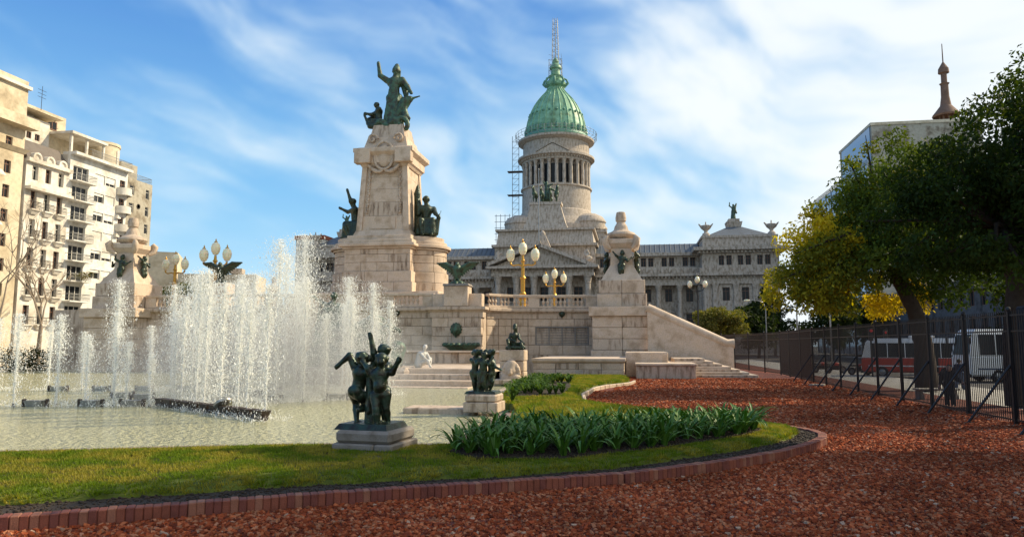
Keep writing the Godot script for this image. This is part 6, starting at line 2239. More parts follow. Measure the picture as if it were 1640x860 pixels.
	for k in 7:
		b.append([V(-2.3 + k * 0.14, 4.0, 0.0), 0.3, V(-2.9 + k * 0.42, 1.2, 0.2 + 0.1 * (k % 2)), 0.42])
	for k in 5:
		b.append([V(-2.8 + k * 0.1, 4.3 - k * 0.3, -0.2), 0.16, V(-3.0 + k * 0.25, 2.2, -0.3), 0.3])
	for q in [[0.0, 2.3, 0.3], [1.2, 1.6, 0.6], [-0.4, 1.9, -0.9]]:
		b.append([V(q[0] - 1.2, q[1] - 0.1, q[2]), 0.6, V(q[0] + 0.4, q[1] + 0.3, q[2]), 0.62])
		b.append([V(q[0] + 0.4, q[1] + 0.4, q[2]), 0.45, V(q[0] + 1.3, q[1] + 1.2, q[2]), 0.28])
		b.append([V(q[0] + 1.3, q[1] + 1.2, q[2]), 0.28, V(q[0] + 2.0, q[1] + 0.9, q[2]), 0.15])
		b.append([V(q[0] + 0.5, q[1], q[2]), 0.26, V(q[0] + 1.5, q[1] - 0.2, q[2]), 0.18])
		b.append([V(q[0] + 1.5, q[1] - 0.2, q[2]), 0.18, V(q[0] + 1.7, q[1] - 1.0, q[2]), 0.12])
		b.append([V(q[0] - 1.2, q[1], q[2]), 0.4, V(q[0] - 1.3, 0.3, q[2]), 0.3])
	for k in 9:
		b.append([V(-3.0 + k * 0.7, 0.5, rn(-0.8, 0.8)), 0.9, V(-2.6 + k * 0.7, 0.9 + 0.2 * (k % 3), rn(-0.5, 0.5)), 0.6])
	top("chariot_statue", blob(b, 0.085, 0.12), M.bronze_green, "dark bronze figure driving horses that rises behind the fountain spray", "statue", V(-18.6, 0.9, -47.6))
	pb = MB.new()
	pb.cb(-4.0, -0.5, -2.2, 4.0, 1.0, 2.0, 0.25)
	top("statue_block", pb.mesh(), M.marble_worn, "broad low stone block under the bronze chariot group in the pool", "pedestal", V(-18.4, 0, -47.8))


func inset(poly: Array, d: float) -> Array:
	var out := []
	var n := poly.size()
	var cw := 1.0 if Geometry2D.is_polygon_clockwise(PackedVector2Array(poly)) else -1.0
	for i in n:
		var a: Vector2 = poly[(i + n - 1) % n]
		var b: Vector2 = poly[i]
		var c: Vector2 = poly[(i + 1) % n]
		var t := (c - a).normalized()
		out.append(b + Vector2(-t.y, t.x) * d * -cw)
	return out


func dense(poly: Array, step: float) -> Array:
	var out := []
	for i in poly.size():
		var a: Vector2 = poly[i]
		var b: Vector2 = poly[(i + 1) % poly.size()]
		var n := maxi(1, int(a.distance_to(b) / step))
		for k in n:
			out.append(a.lerp(b, float(k) / n))
	return out


func mound(poly: Array, rings: Array) -> ArrayMesh:
	# rings: [inset, height]; the last ring is filled
	var b := MB.new()
	var last := []
	var lasty := 0.0
	for r in rings:
		var cur := inset(poly, r[0])
		if last.size() > 0:
			for i in cur.size():
				var j := (i + 1) % cur.size()
				b.quad(V(last[i].x, lasty, last[i].y), V(cur[i].x, r[1], cur[i].y), V(cur[j].x, r[1], cur[j].y), V(last[j].x, lasty, last[j].y))
		last = cur
		lasty = r[1]
	var pk := PackedVector2Array(last)
	var ix := Geometry2D.triangulate_polygon(pk)
	for i in range(0, ix.size(), 3):
		var p := []
		for k in 3:
			p.append(V(pk[ix[i + k]].x, lasty, pk[ix[i + k]].y))
		if (p[1] - p[0]).cross(p[2] - p[0]).y < 0:
			b.tri(p[0], p[2], p[1])
		else:
			b.tri(p[0], p[1], p[2])
	return b.mesh()


func inside(p: Vector2, poly: PackedVector2Array) -> bool:
	return Geometry2D.is_point_in_polygon(p, poly)


func edge_dist(p: Vector2, poly: Array) -> float:
	var d := 1e9
	for i in poly.size():
		var q := Geometry2D.get_closest_point_to_segment(p, poly[i], poly[(i + 1) % poly.size()])
		d = minf(d, p.distance_to(q))
	return d


func lawns() -> void:
	kerb_line = [Vector2(-13.5, -5.75), Vector2(-10.6, -7.5), Vector2(-8.43, -8.79), Vector2(-7.16, -9.57), Vector2(-5.73, -10.45), Vector2(-4.1, -11.39), Vector2(-2.24, -12.4), Vector2(-0.16, -13.53), Vector2(1.67, -15.19), Vector2(3.17, -16.82), Vector2(4.19, -18.42), Vector2(4.7, -19.45), Vector2(4.9, -20.3), Vector2(4.85, -21.1), Vector2(4.5, -21.9), Vector2(3.94, -22.9), Vector2(2.6, -24.6)]
	lawn_poly = [Vector2(-14.5, -6.2), Vector2(-12, -7.6), Vector2(-9.16, -9.5), Vector2(-7.65, -10.3), Vector2(-6.21, -11.2), Vector2(-4.38, -12.1), Vector2(-2.33, -12.95), Vector2(-0.17, -14.3), Vector2(1.3, -15.8), Vector2(2.61, -17.35), Vector2(3.6, -18.7), Vector2(4.15, -19.8), Vector2(4.4, -20.7), Vector2(4.25, -21.5), Vector2(3.6, -22.6), Vector2(2.6, -24.0), Vector2(0.8, -26.0), Vector2(-1.2, -28.3), Vector2(-2.2, -30.8), Vector2(-2.6, -35), Vector2(-2.3, -40), Vector2(-1.6, -43), Vector2(-0.4, -45.7), Vector2(-0.1, -48), Vector2(-0.45, -53.8), Vector2(-5.9, -53.9), Vector2(-6.5, -48.5), Vector2(-6.5, -44.5), Vector2(-6.1, -36), Vector2(-5.6, -30), Vector2(-4.6, -27.9), Vector2(-3.8, -25.0), Vector2(-3.7, -20), Vector2(-3.8, -16.3), Vector2(-4.5, -16.0), Vector2(-6.6, -15.7), Vector2(-7.7, -15.5), Vector2(-9.0, -15.0), Vector2(-13.1, -13.5), Vector2(-20, -11.0)]
	bed_poly = [Vector2(-3.75, -14.75), Vector2(-2.98, -13.95), Vector2(-1.34, -14.2), Vector2(0.47, -15.9), Vector2(1.7, -17.3), Vector2(2.81, -18.75), Vector2(3.35, -19.9), Vector2(3.1, -20.6), Vector2(1.4, -19.9), Vector2(-0.9, -19.0), Vector2(-3.0, -17.6), Vector2(-3.6, -16.0)]
	bed2_poly = [Vector2(-5.3, -30.5), Vector2(-3.0, -31.6), Vector2(-3.1, -38), Vector2(-3.6, -43.4), Vector2(-5.9, -44.3), Vector2(-5.7, -36)]
	var lp := dense(lawn_poly, 0.3)
	for i in lp.size():
		lp[i] += Vector2(rn(-0.07, 0.07), rn(-0.07, 0.07))
	var b := MB.new()
	var soil := lawn_poly.slice(0, 1)
	soil = [Vector2(-14, -6.2)]
	for p in kerb_line.slice(1):
		soil.append(p)
	soil.append_array([Vector2(-1.5, -28.0), Vector2(-3.5, -24), Vector2(-4.0, -16.2), Vector2(-9, -15), Vector2(-13.1, -13.4), Vector2(-19, -11.2)])
	b.prism(soil, -0.3, 0.155)
	setting("soil", b.mesh(), M.soil)
	setting("lawn", mound(lp, [[-0.02, -0.1], [0.0, 0.15], [0.06, 0.2], [0.2, 0.26], [0.4, 0.3], [0.6, 0.31]]), M.turf)
	b = MB.new()
	b.prism(bed_poly, 0.1, 0.328)
	setting("flower_bed_soil", b.mesh(), M.soil)
	b = MB.new()
	b.prism(bed2_poly, 0.1, 0.328)
	setting("flower_bed_soil", b.mesh(), M.soil)
	# brick kerb: every brick a piece
	var t := thing("brick_kerb", "curved kerb of upright red bricks round the lawn", "kerb")
	var pts := []
	var c := Curve2D.new()
	for p in kerb_line:
		c.add_point(p)
	for i in range(1, kerb_line.size() - 1):
		var tg: Vector2 = (kerb_line[i + 1] - kerb_line[i - 1]) * 0.16
		c.set_point_in(i, -tg)
		c.set_point_out(i, tg)
	var bm := []
	for k in 3:
		var mb := MB.new()
		mb.cb(-0.056, -0.08, -0.11, 0.056, 0.2 + k * 0.004, 0.11, 0.012)
		bm.append(mb.mesh())
	var ln := c.get_baked_length()
	var x := 3.2
	var mats := [M.brick, M.brick, M.brick, M.brick_pale, M.brick_dark, M.brick_dark]
	while x < ln - 1.0:
		var far := x > 19.0
		var p := c.sample_baked(x)
		var q := c.sample_baked(x + 0.05)
		part(t, "brick", bm[rng.randi() % 3], mats[rng.randi() % 6], V(p.x, rn(-0.006, 0.006), p.y), -atan2(q.y - p.y, q.x - p.x) + rn(-0.03, 0.03))
		x += 0.1155
	t = thing("stone_kerb", "pale stone kerb curving round the inlet of gravel by the small lawn", "kerb")
	stones_along(t, "stone", [Vector2(-1.0, -28.0), Vector2(-1.95, -30.8), Vector2(-2.3, -35), Vector2(-2.0, -40), Vector2(-1.35, -42.8), Vector2(-0.15, -45.3), Vector2(0.2, -48.0)], 1.0, 0.16, -0.1, 0.2, [M.marble, M.marble_worn])
	# grass tufts
	var gb := MB.new()
	for k in 5:
		var a := TAU * k / 5
		var o := V(sin(a) * 0.02, 0, cos(a) * 0.02)
		var w := V(cos(a), 0, -sin(a)) * 0.006
		var tip := V(sin(a) * 0.05, 0.026 + 0.012 * (k % 3), cos(a) * 0.05)
		gb.tri(o - w, o + w, tip)
	var tuft := gb.mesh()
	var lpk := PackedVector2Array(lp)
	var bpk := PackedVector2Array(bed_poly)
	var b2k := PackedVector2Array(bed2_poly)
	var lin_ := PackedVector2Array(inset(lp, 0.6))
	var xf := []
	var cols := []
	var patch := FastNoiseLite.new()
	patch.frequency = 0.8
	patch.fractal_octaves = 3
	var tries := [[-13.0, 5.0, -23.5, -6.5, 150000, 1.0], [-7.0, 2.0, -54.0, -23.5, 38000, 1.7]]
	for q in tries:
		for i in q[4]:
			var p := Vector2(rn(q[0], q[1]), rn(q[2], q[3]))
			if not inside(p, lpk) or inside(p, bpk) or inside(p, b2k):
				continue
			var d := edge_dist(p, lawn_poly) if not inside(p, lin_) else 1.0
			var y := 0.31
			if d < 0.06:
				y = lerpf(0.165, 0.225, d / 0.06)
			elif d < 0.2:
				y = lerpf(0.225, 0.285, (d - 0.06) / 0.14)
			elif d < 0.6:
				y = lerpf(0.285, 0.315, (d - 0.2) / 0.4)
			var n := patch.get_noise_2d(p.x, p.y)
			var s := rn(0.7, 1.5) * (q[5] as float) * (1.5 if d < 0.12 else 1.0)
			xf.append(Transform3D(Basis(Vector3.UP, rn(0, TAU)).scaled(V(s, s * rn(0.7, 1.2), s)), V(p.x, y - 0.004, p.y)))
			var dry := clampf(0.45 + n * 1.6 + rn(-0.35, 0.35), 0, 1)
			cols.append(Color(0.14, 0.21, 0.014).lerp(Color(0.34, 0.29, 0.05), dry) * rn(0.7, 1.25))
	var g := scatter(self, "grass", tuft, M.leaf, xf, cols)
	tag(g, "short yellowish green grass growing on the mounded lawns", "grass")
	# clods and dead stems on the bare strip behind the kerb and in the bed
	var cb := MB.new()
	cb.ell(Vector3.ZERO, V(1.0, 0.6, 0.8), 6)
	var cx := []
	var sk := PackedVector2Array(soil)
	var l0 := PackedVector2Array(inset(lp, 0.02))
	for i in 60000:
		var p := Vector2(rn(-10.5, 5.0), rn(-23.5, -7.0))
		var bed := inside(p, bpk)
		if not bed and (not inside(p, sk) or inside(p, l0) or p.y < -14.5 - absf(p.x - 1.0) * 0.0 and p.x < 0.0):
			continue
		var s := 0.012 + 0.03 * pow(rng.randf(), 3.0)
		cx.append(Transform3D(Basis.from_euler(V(rn(-1, 1), rn(0, TAU), 0)).scaled(V(s * rn(0.7, 1.6), s, s)), V(p.x, (0.33 if bed else 0.157) + s * 0.2, p.y)))
	var cl := scatter(self, "soil_clods", cb.mesh(), M.soil, cx)
	tag(cl, "crumbly dark soil clods along the lawn edge and in the bed", "soil")
	# strap-leaved plants
	var lv := []
	for k in 7:
		var mb := MB.new()
		var L := 0.62 + 0.06 * k
		var bend := 0.25 + 0.16 * k
		var W := 0.028 + 0.002 * (k % 3)
		var prev := []
		for s in 8:
			var q := s / 7.0
			var th := 1.35 - bend * q * q * 1.5
			var r := V(0, 0, 0)
			for e in 10:
				var qq := q * (e + 0.5) / 10
				var tt := 1.38 - bend * 2.0 * qq * qq
				r += V(cos(tt), sin(tt), 0) * L * q / 10
			var ww := W * (1.0 - pow(q, 5.0)) * (0.75 + 0.4 * q)
			var cur := [r + V(0, 0, -ww), r + V(0, -ww * 0.35, 0), r + V(0, 0, ww)]
			if s > 0:
				for e in 2:
					mb.quad(prev[e], prev[e + 1], cur[e + 1], cur[e])
			prev = cur
		lv.append(mb.mesh())
	var protos := []
	var spots := []
	var tries2 := 0
	while tries2 < 5200:
		tries2 += 1
		var p := Vector2(rn(-3.9, 3.5), rn(-20.8, -13.8))
		if not inside(p, bpk) or edge_dist(p, bed_poly) < 0.1:
			continue
		var ok := true
		for s in spots:
			if p.distance_squared_to(s) < 0.125:
				ok = false
				break
		if ok:
			spots.append(p)
	for i in spots.size():
		var at := V(spots[i].x, 0.315, spots[i].y)
		if protos.size() < 7:
			var pl := thing("strap_leaf_plant", "dark green strap-leaved plant in the large bed edged by lawn", "plant", at, 0.0, "strap-leaved plants in the large bed")
			var n := 19 + rng.randi() % 6
			for k in n:
				var o := part(pl, "leaf", lv[rng.randi() % 7 if k > 6 else rng.randi() % 3], M.strap if rng.randf() < 0.7 else M.strap_pale, V(rn(-0.05, 0.05), 0, rn(-0.05, 0.05)))
				o.rotation = V(rn(-0.2, 0.2), TAU * k / n * 2.4 + rn(-0.3, 0.3), rn(-0.6, 0.08))
				o.scale = Vector3.ONE * rn(0.82, 1.12)
			protos.append(pl)
		else:
			var o := again(protos[rng.randi() % 7], at, rn(0, TAU), "", "strap_leaf_plant")
			o.scale = Vector3.ONE * rn(0.85, 1.12)
	# smaller plants of the far bed
	var fm := []
	for v in 3:
		var fb := MB.new()
		for k in 26:
			var a := rn(0, TAU)
			var L := rn(0.4, 0.75)
			var out := V(sin(a), 0, cos(a))
			var w := V(cos(a), 0, -sin(a)) * 0.04
			var m0 := out * L * 0.35 + V(0, L * 0.75, 0)
			var m1 := out * L * 0.85 + V(0, L * rn(0.45, 0.9), 0)
			var u := rn(0.8, 1.2)
			fb.col = Color(0.085 * u, 0.15 * u, 0.035 * u)
			fb.quad(-w * 0.6, w * 0.6, m0 + w, m0 - w)
			fb.tri(m0 - w, m0 + w, m1)
		fm.append(fb.mesh(true))
	for i in 190:
		var p := Vector2(rn(-5.9, -3.0), rn(-44.3, -30.5))
		if not inside(p, b2k) or (p.x > -4.2 and p.y < -33.5 and p.y > -41.0):
			continue
		top("leafy_plant", fm[i % 3], M.leaf, "pale green tufted plant in the far small bed", "plant", V(p.x, 0.315, p.y), rn(0, TAU), "tufted plants in the far bed").scale = Vector3.ONE * rn(0.65, 1.0)
	top("leafy_plant", fm[0], M.leaf, "lone green tufted plant at the corner of the cherub pedestal", "plant", V(-4.6, 0.25, -28.2), 0.0).scale = Vector3.ONE * 1.3


func fence() -> void:
	var t := thing("iron_railing", "tall dark iron railing with slanted braces along the gravel", "fence")
	var posts := []
	var z := -18.9
	while z > -51.5:
		posts.append(V(11.9, 0, z))
		z -= 3.2
	var h := 3.45
	var line := posts.duplicate()
	line.append_array([V(12.05, 0, -55.0), V(12.2, 0, -59.5), V(12.4, 0, -64.0), V(11.9, 0, -68.5), V(11.2, 0, -73.0), V(10.6, 0, -78.0), V(10.0, 0, -84.0)])
	for i in line.size():
		var p: Vector3 = line[i]
		var b := MB.new()
		b.bx(-0.055, 0, -0.055, 0.055, h + 0.1, 0.055)
		b.ell(V(0, h + 0.16, 0), V(0.08, 0.1, 0.08), 6)
		part(t, "post", b.mesh(), M.iron, p)
		if i < posts.size():
			b = MB.new()
			b.tube([p + V(-0.05, 1.85, 0), V(10.65, 0.0, p.z - 0.35)], [0.045, 0.045], 5)
			b.bx(10.5, 0.0, p.z - 0.45, 10.8, 0.03, p.z - 0.25)
			part(t, "brace", b.mesh(), M.iron)
		if i == line.size() - 1:
			break
		var q: Vector3 = line[i + 1]
		var l := p.distance_to(q)
		var fr := Transform3D(Basis(Vector3.UP, -atan2(q.z - p.z, q.x - p.x)), p)
		var m: Material = M.iron if i < posts.size() - 1 else M.iron_brown
		for y in [0.12, h - 0.55, h - 0.05]:
			b = MB.new()
			b.bx(0, y, -0.02, l, y + 0.05, 0.02)
			part(t, "rail", b.mesh(), m).transform = fr
		b = MB.new()
		var n := int(l / 0.135)
		for k in n:
			var x := l * (k + 0.5) / n
			b.bx(x - 0.011, 0.06, -0.011, x + 0.011, h + 0.12, 0.011)
		var o := part(t, "bars", b.mesh(), m)
		o.transform = fr
		stuff(o)
	var gp := MB.new()
	gp.cb(-0.32, 0, -0.25, 0.32, 3.7, 0.25, 0.05)
	top("gate_pillar", gp.mesh(), M.cloth_dark, "thick dark gate pillar at the end of the railing braces", "pillar", V(12.35, 0, -24.9))
	var rk := []
	for k in 6:
		rk.append([V(k * 0.14, 0.06, rn(-0.1, 0.1)), 0.1, V(k * 0.14 + 0.1, 0.08, rn(-0.1, 0.1)), 0.09])
	top("rubble_heap", blob(rk, 0.04, 0.05), M.granite, "small grey heap of rubble at the foot of a brace", "rubble", V(10.6, 0, -46.2))


func limb(b: MB, p: Vector3, d: Vector3, l: float, r: float, depth: int, tips: Array) -> void:
	var pts := [p]
	var rs := [r]
	for k in 3:
		d = (d + V(rn(-0.2, 0.2), rn(-0.05, 0.15), rn(-0.2, 0.2))).normalized()
		p += d * l / 3
		pts.append(p)
		rs.append(lerpf(r, r * 0.62, (k + 1) / 3.0))
	b.tube(pts, rs, 5 if depth < 3 else 4)
	tips.append(p)
	if depth <= 0:
		return
	var n := 2 + (1 if rng.randf() < 0.5 else 0)
	for k in n:
		limb(b, p, (d + V(rn(-0.8, 0.8), rn(-0.2, 0.6), rn(-0.8, 0.8))).normalized(), l * rn(0.62, 0.85), r * 0.6, depth - 1, tips)


func big_tree(label: String, base: Vector3, trunk: Array, radii: Array, crowns: Array, leaves: int, size: float, cols: Array) -> void:
	# crowns: [centre, radii, clumps, colour or -1]
	var t := thing("tipa_tree", label, "tree", base)
	var b := MB.new()
	b.tube(trunk, radii, 10)
	part(t, "trunk", b.mesh(), M.bark)
	var cl := []
	var ti: Vector3 = trunk[trunk.size() - 1]
	b = MB.new()
	for c in crowns:
		for k in c[2]:
			var d := V(rn(-1, 1), rn(-1, 1), rn(-1, 1)).normalized() * pow(rng.randf(), 0.45)
			var p: Vector3 = c[0] + d * c[1]
			cl.append([p, rn(0.75, 1.35)] if c[3] < 0 else [p, rn(0.6, 1.15), c[3]])
			if k % 3 == 0:
				var m := ti.lerp(p, 0.5) + V(rn(-0.5, 0.5), rn(-0.2, 0.8), rn(-0.5, 0.5))
				b.tube([ti, m, p, p + (p - m) * 0.25], [0.16, 0.09, 0.045, 0.015], 5)
	part(t, "limbs", b.mesh(), M.bark)
	part(t, "crown", leaf_cloud(cl, leaves, size, cols, 0.6, 0.5), M.leaf)


func trees() -> void:
	var green := [Color(0.035, 0.06, 0.014), Color(0.05, 0.08, 0.018), Color(0.075, 0.1, 0.02)]
	var mixed := [Color(0.07, 0.11, 0.02), Color(0.11, 0.15, 0.024), Color(0.19, 0.2, 0.026), Color(0.62, 0.47, 0.03), Color(0.42, 0.36, 0.03)]
	big_tree("leaning tree with green and yellow feathery crown behind the railing", V(15.9, 0, -43.5), [V(0.2, 0, 0), V(0.15, 2.5, 0), V(-0.2, 4.4, 0), V(-0.9, 6.2, -0.3), V(-1.1, 8.0, -0.4)], [0.62, 0.48, 0.4, 0.34, 0.24], [[V(0.3, 10.0, -0.5), V(4.3, 4.4, 4.2), 55, 0], [V(0.0, 10.4, -0.3), V(4.4, 4.3, 4.0), 45, 1], [V(-1.5, 10.6, -0.6), V(3.4, 3.4, 3.4), 16, 2], [V(0.8, 7.0, 0.6), V(4.0, 2.6, 3.0), 40, 0], [V(-2.6, 8.4, 0.2), V(3.0, 3.4, 3.0), 30, 1], [V(-4.6, 6.7, 0.2), V(3.1, 2.2, 3.0), 30, 2], [V(-5.6, 6.2, -0.5), V(2.7, 1.9, 2.6), 34, 4], [V(-5.0, 7.6, 0.6), V(2.4, 2.2, 2.2), 22, 3], [V(-4.3, 9.2, -1.8), V(1.7, 1.6, 1.8), 18, 3], [V(-0.9, 5.6, -2.5), V(2.0, 1.3, 2.0), 10, 3]], 60000, 0.24, mixed)
	big_tree("tall dark green tree with dense crown behind the railing", V(15.4, 0, -33.0), [V(0.3, 0, 0), V(0.25, 2.5, 0), V(0.5, 5.0, 0), V(0.3, 7.5, -0.3)], [0.5, 0.42, 0.36, 0.26], [[V(2.8, 11.2, -0.6), V(3.8, 4.2, 4.2), 100, -1], [V(-0.6, 8.0, 0.3), V(4.2, 3.4, 3.2), 60, 0], [V(1.2, 6.0, 0.2), V(4.2, 1.6, 3.0), 26, 1]], 60000, 0.22, green)
	big_tree("street tree with broad crown standing beside the square near the viewpoint", V(18.2, 0, -22.4), [V(0, 0, 0), V(0.1, 5.0, 0), V(0.3, 11.0, 0)], [0.6, 0.5, 0.3], [[V(0.6, 15.6, 0), V(5.2, 4.4, 5.4), 130, -1]], 40000, 0.42, green)
	big_tree("street tree with wide shady crown standing beside the square entrance", V(15.6, 0, -17.5), [V(0, 0, 0), V(-0.1, 4.0, 0), V(-0.2, 9.0, 0)], [0.5, 0.42, 0.3], [[V(0.3, 13.0, 0.5), V(5.6, 4.4, 5.6), 130, -1]], 40000, 0.42, green)
	big_tree("street tree with heavy round crown standing at the corner of the square", V(17.0, 0, -11.0), [V(0, 0, 0), V(0.1, 4.0, 0), V(0.2, 8.0, 0)], [0.6, 0.5, 0.3], [[V(0.2, 12.0, 0), V(5.8, 4.2, 5.4), 140, -1]], 44000, 0.42, green)
	big_tree("street tree with rounded crown standing beside the square by the pavement", V(19.5, 0, -20.5), [V(0, 0, 0), V(0.1, 4.0, 0), V(-0.1, 8.0, 0)], [0.5, 0.42, 0.3], [[V(0.3, 11.0, 0.5), V(5.4, 4.4, 5.4), 120, -1]], 34000, 0.42, green)
	# olive-toned small tree in front of the palace
	var t := thing("small_tree", "rounded olive-green small tree with many stems in front of the palace", "tree", V(12.4, 0, -106))
	var b := MB.new()
	for k in 7:
		var a := TAU * k / 7
		b.tube([V(sin(a) * 0.3, 0, cos(a) * 0.3), V(sin(a) * 0.9, 2.0, cos(a) * 0.8), V(sin(a) * 2.4, 4.5, cos(a) * 2.0)], [0.22, 0.16, 0.08], 5)
	part(t, "stems", b.mesh(), M.bark)
	var cl := []
	for k in 60:
		var d := V(rn(-1, 1), rn(-0.6, 1), rn(-1, 1)).normalized() * pow(rng.randf(), 0.4)
		cl.append([V(0, 5.3, 0) + d * V(4.1, 2.4, 3.4), rn(0.7, 1.1)])
	part(t, "crown", leaf_cloud(cl, 14000, 0.34, [Color(0.17, 0.165, 0.04), Color(0.115, 0.125, 0.035), Color(0.24, 0.2, 0.06)], 0.5), M.leaf)
	# dark trees along the far street
	for q in [[33.0, -128.0, 6.5, "dark tree at the far bend of the street beside the palace"], [25.0, -150.0, 6.0, "dark tree in front of the palace corner"], [43.0, -145.0, 7.0, "tall dark tree before the glass office building"], [33.0, -176.0, 8.5, "broad dark tree closing the end of the street"], [41.5, -82.0, 4.5, "dark street tree behind the red minibus"]]:
		var d := thing("street_tree", q[3], "tree", V(q[0], -0.2, q[1]))
		b = MB.new()
		b.tube([V(0, 0, 0), V(0.2, 3, 0), V(0, 6, 0)], [0.35, 0.28, 0.15], 6)
		part(d, "trunk", b.mesh(), M.bark)
		cl = []
		for k in 34:
			var v := V(rn(-1, 1), rn(-0.9, 1), rn(-1, 1)).normalized() * pow(rng.randf(), 0.45)
			cl.append([V(0, (q[2] as float) * 1.1, 0) + v * (q[2] as float) * 0.8, rn(1.2, 1.9)])
		part(d, "crown", leaf_cloud(cl, 5000, 0.7, [Color(0.025, 0.04, 0.012), Color(0.035, 0.05, 0.015)], 0.4), M.leaf)
	# bare tree in front of the apartment houses
	for q in [["bare pale-branched winter tree in front of the cream apartment block", V(-67.5, -0.2, -68.0), 4.6, 6], ["smaller bare winter tree in front of the white house", V(-69.5, -0.2, -76.0), 3.2, 5]]:
		t = thing("bare_tree", q[0], "tree", q[1])
		b = MB.new()
		b.tube([V(0, 0, 0), V(0.1, 2.5, 0), V(0.3, 5.0, 0.1)], [0.32, 0.26, 0.2], 7)
		part(t, "trunk", b.mesh(), M.bark_pale)
		b = MB.new()
		var tips := []
		for k in 4:
			limb(b, V(0.3, 5.0, 0.1), V(rn(-0.7, 0.7), 1.0, rn(-0.7, 0.7)).normalized(), q[2], 0.15, (q[3] as int) - 2, tips)
		part(t, "branches", b.mesh(), M.bark_pale)


func jets() -> void:
	var ob := MB.new()
	var o6 := [V(1, 0, 0), V(-1, 0, 0), V(0, 1.4, 0), V(0, -1.4, 0), V(0, 0, 1), V(0, 0, -1)]
	for f in [[0, 2, 4], [4, 2, 1], [1, 2, 5], [5, 2, 0], [0, 4, 3], [4, 1, 3], [1, 5, 3], [5, 0, 3]]:
		ob.tri(o6[f[0]], o6[f[1]], o6[f[2]])
	var drop := ob.mesh()
	# kinds: [height, spread, drops]
	var kinds := [[3.9, 0.55, 3600], [4.6, 0.65, 4200], [5.6, 0.95, 6500], [6.6, 1.4, 9000], [7.6, 1.8, 11000], [3.0, 0.5, 2600]]
	var protos := []
	for k in kinds:
		var h: float = k[0]
		var sp: float = k[1]
		var xf := []
		for i in k[2]:
			var p: Vector3
			var a := rn(0, TAU)
			if rng.randf() < 0.42:
				# rising column, widening
				var q := pow(rng.randf(), 0.8)
				var r := absf(rng.randfn(0, 1)) * (0.03 + sp * 0.16 * q)
				p = V(cos(a) * r, h * q, sin(a) * r)
			else:
				# falling veil
				var q := rng.randf()
				var r := sp * (0.25 + 0.75 * sqrt(q)) * absf(rng.randfn(0.55, 0.4))
				p = V(cos(a) * r + 0.25 * sp * q, h * (1.0 - q * q * 0.98) * rn(0.75, 1.02), sin(a) * r)
			var s := rn(0.006, 0.013) * (2.0 if rng.randf() < 0.08 else 1.0)
			if i % 12 == 0:
				p = V(cos(a), 0, sin(a)) * 0.9 * sqrt(rng.randf()) + V(0, absf(rng.randfn(0, 0.12)), 0)
			xf.append(Transform3D(Basis(Vector3.UP, a).scaled(V(s, s * rn(1.0, 2.6), s)), p))
		protos.append([xf, h, sp])
	var list := [[-25.86, -27.2, 0], [-24.09, -27.5, 0], [-22.87, -27.7, 5], [-21.69, -27.9, 0], [-21.17, -28.0, 0], [-20.15, -28.1, 5], [-18.69, -28.1, 1], [-17.38, -27.1, 2], [-16.71, -26.6, 2], [-15.52, -25.8, 2], [-14.24, -24.8, 1], [-13.53, -24.2, 1], [-12.45, -23.5, 1],
		[-33.0, -37.0, 1], [-31.0, -37.2, 1], [-29.2, -37.5, 2], [-27.2, -37.8, 1], [-25.5, -37.3, 2], [-23.8, -38.1, 2], [-22.0, -38.3, 3], [-20.4, -38.0, 3], [-18.8, -37.4, 4], [-17.9, -36.9, 4], [-19.6, -34.0, 3], [-17.95, -32.4, 4], [-15.9, -30.9, 3], [-14.9, -31.6, 3], [-14.2, -32.4, 2], [-13.3, -33.2, 2], [-16.4, -34.5, 4], [-15.2, -37.5, 3], [-13.6, -37.0, 2], [-12.3, -36.0, 1], [-21.0, -31.0, 2], [-19.5, -30.0, 3], [-28.6, -27.0, 0], [-27.2, -26.9, 5], [-36.0, -36.5, 1], [-16.9, -41.0, 3], [-14.8, -41.0, 2]]
	var first := [null, null, null, null, null, null]
	for e in list:
		var k: int = e[2]
		var at := V(e[0], -0.1, e[1])
		if first[k] == null:
			var t := thing("water_jet", "white fountain jet of %s spray rising from the pool" % ["low", "slim", "middling", "tall", "highest", "short"][k], "water jet", at, 0.0, "fountain jets in the pool")
			var h: float = protos[k][1]
			var b := MB.new()
			var pts := []
			var rs := []
			for i in 15:
				var q := i / 14.0
				pts.append(V(sin(i * 1.7) * 0.025 * q, h * 0.8 * q, cos(i * 2.3) * 0.025 * q))
				rs.append(0.022 + 0.02 * q + 0.012 * sin(i * 2.9))
			b.tube(pts, rs, 6)
			part(t, "stream", b.mesh(), M.stream)
			scatter(t, "spray", drop, M.spray, protos[k][0])
			b = MB.new()
			b.lathe([[0.06, -0.1], [0.06, 0.06], [0.035, 0.12]], 6)
			part(t, "nozzle", b.mesh(), M.iron_brown)
			first[k] = t
		else:
			again(first[k], at, rn(0, TAU), "", "water_jet").scale = V(1, rn(0.72, 1.12), 1) * rn(0.9, 1.08)
	for q in [[V(-17.5, 0.9, -33.5), V(19, 7.0, 15), 0.022, "pale thin mist of fine spray drifting wide over the pool"], [V(-17.0, 1.0, -33.0), V(13.5, 8.0, 11), 0.04, "pale mist of fine spray among the fountain jets"], [V(-16.2, 0.8, -32.5), V(9, 6.0, 8), 0.06, "dense white mist of spray at the heart of the fountain"]]:
		var fog := FogVolume.new()
		fog.name = numbered("spray_mist")
		fog.shape = RenderingServer.FOG_VOLUME_SHAPE_ELLIPSOID
		fog.size = q[1]
		fog.position = q[0]
		var fm := FogMaterial.new()
		fm.density = q[2]
		fm.albedo = Color(0.97, 0.97, 0.95)
		fog.material = fm
		add_child(fog)
		tag(fog, q[3], "mist")


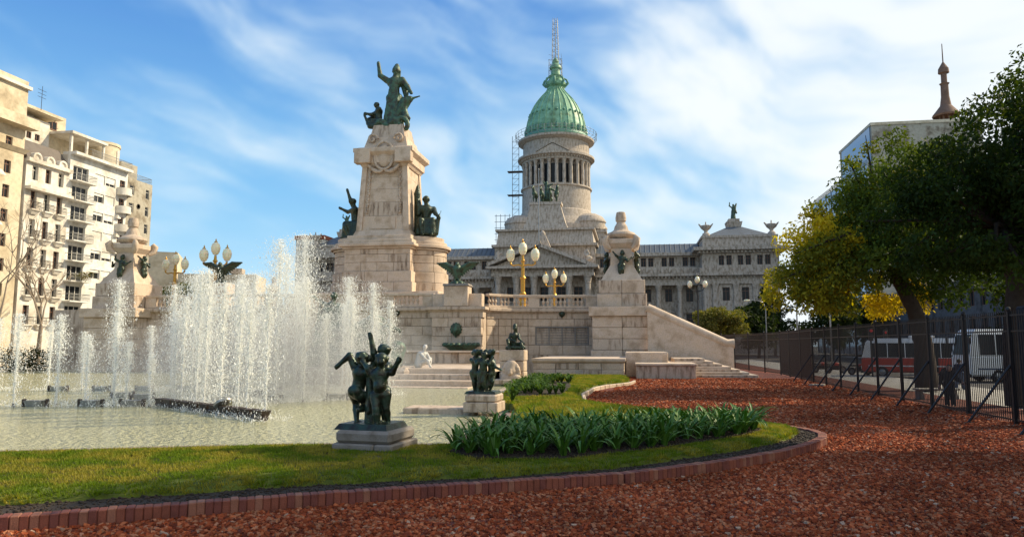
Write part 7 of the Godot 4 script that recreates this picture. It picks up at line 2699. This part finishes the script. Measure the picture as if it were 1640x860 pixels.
func gravel() -> void:
	# loose brick chips on the gravel, thick near the path, thinner far off
	var kb := PackedVector2Array(kerb_line + [Vector2(-1.5, -28.0), Vector2(-4, -24), Vector2(-20, -11.0), Vector2(-14, -5.5)])
	var lk := PackedVector2Array(lawn_poly)
	var pn := FastNoiseLite.new()
	pn.frequency = 0.22
	pn.fractal_octaves = 4
	for v in 3:
		var b := MB.new()
		var p := []
		for k in 8:
			p.append(V((-1.0 if k & 1 else 1.0) * rn(0.6, 1.0), (-0.45 if k & 2 else 0.45) * rn(0.6, 1.2), (-0.75 if k & 4 else 0.75) * rn(0.6, 1.1)))
		for f in [[0, 1, 3, 2], [4, 6, 7, 5], [0, 4, 5, 1], [2, 3, 7, 6], [0, 2, 6, 4], [1, 5, 7, 3]]:
			b.quad(p[f[3]], p[f[2]], p[f[1]], p[f[0]])
		var xf := []
		var cols := []
		var pal := [Color(0.32, 0.078, 0.03), Color(0.24, 0.055, 0.024), Color(0.4, 0.12, 0.05), Color(0.15, 0.038, 0.02), Color(0.4, 0.17, 0.09), Color(0.3, 0.068, 0.026)]
		for z in [[-10.0, 13.0, -16.0, -6.0, 52000, 0.026], [2.0, 13.0, -26.0, -16.0, 22000, 0.028], [-2.0, 12.0, -40.0, -26.0, 15000, 0.034], [-1.0, 12.0, -56.0, -40.0, 9000, 0.04]]:
			for i in z[4]:
				var q := Vector2(rn(z[0], z[1]), rn(z[2], z[3]))
				if inside(q, kb) or inside(q, lk):
					continue
				var s: float = (z[5] as float) * (0.5 + 1.3 * pow(rng.randf(), 2.2))
				xf.append(Transform3D(Basis.from_euler(V(rn(-0.6, 0.6), rn(0, TAU), rn(-0.6, 0.6))).scaled(Vector3.ONE * s), V(q.x, s * 0.25, q.y)))
				var c: Color = pal[rng.randi() % 6] * rn(0.7, 1.2) * (0.95 + 0.45 * pn.get_noise_2d(q.x, q.y))
				if rng.randf() < 0.015:
					c = Color(0.4, 0.27, 0.19)
				cols.append(c)
		var g := scatter(self, "gravel_chips" if v == 0 else "gravel_chips_%03d" % v, b.mesh(), M.chip, xf, cols)
		tag(g, "loose chips of crushed red brick covering the square", "gravel", "brick chips on the square")
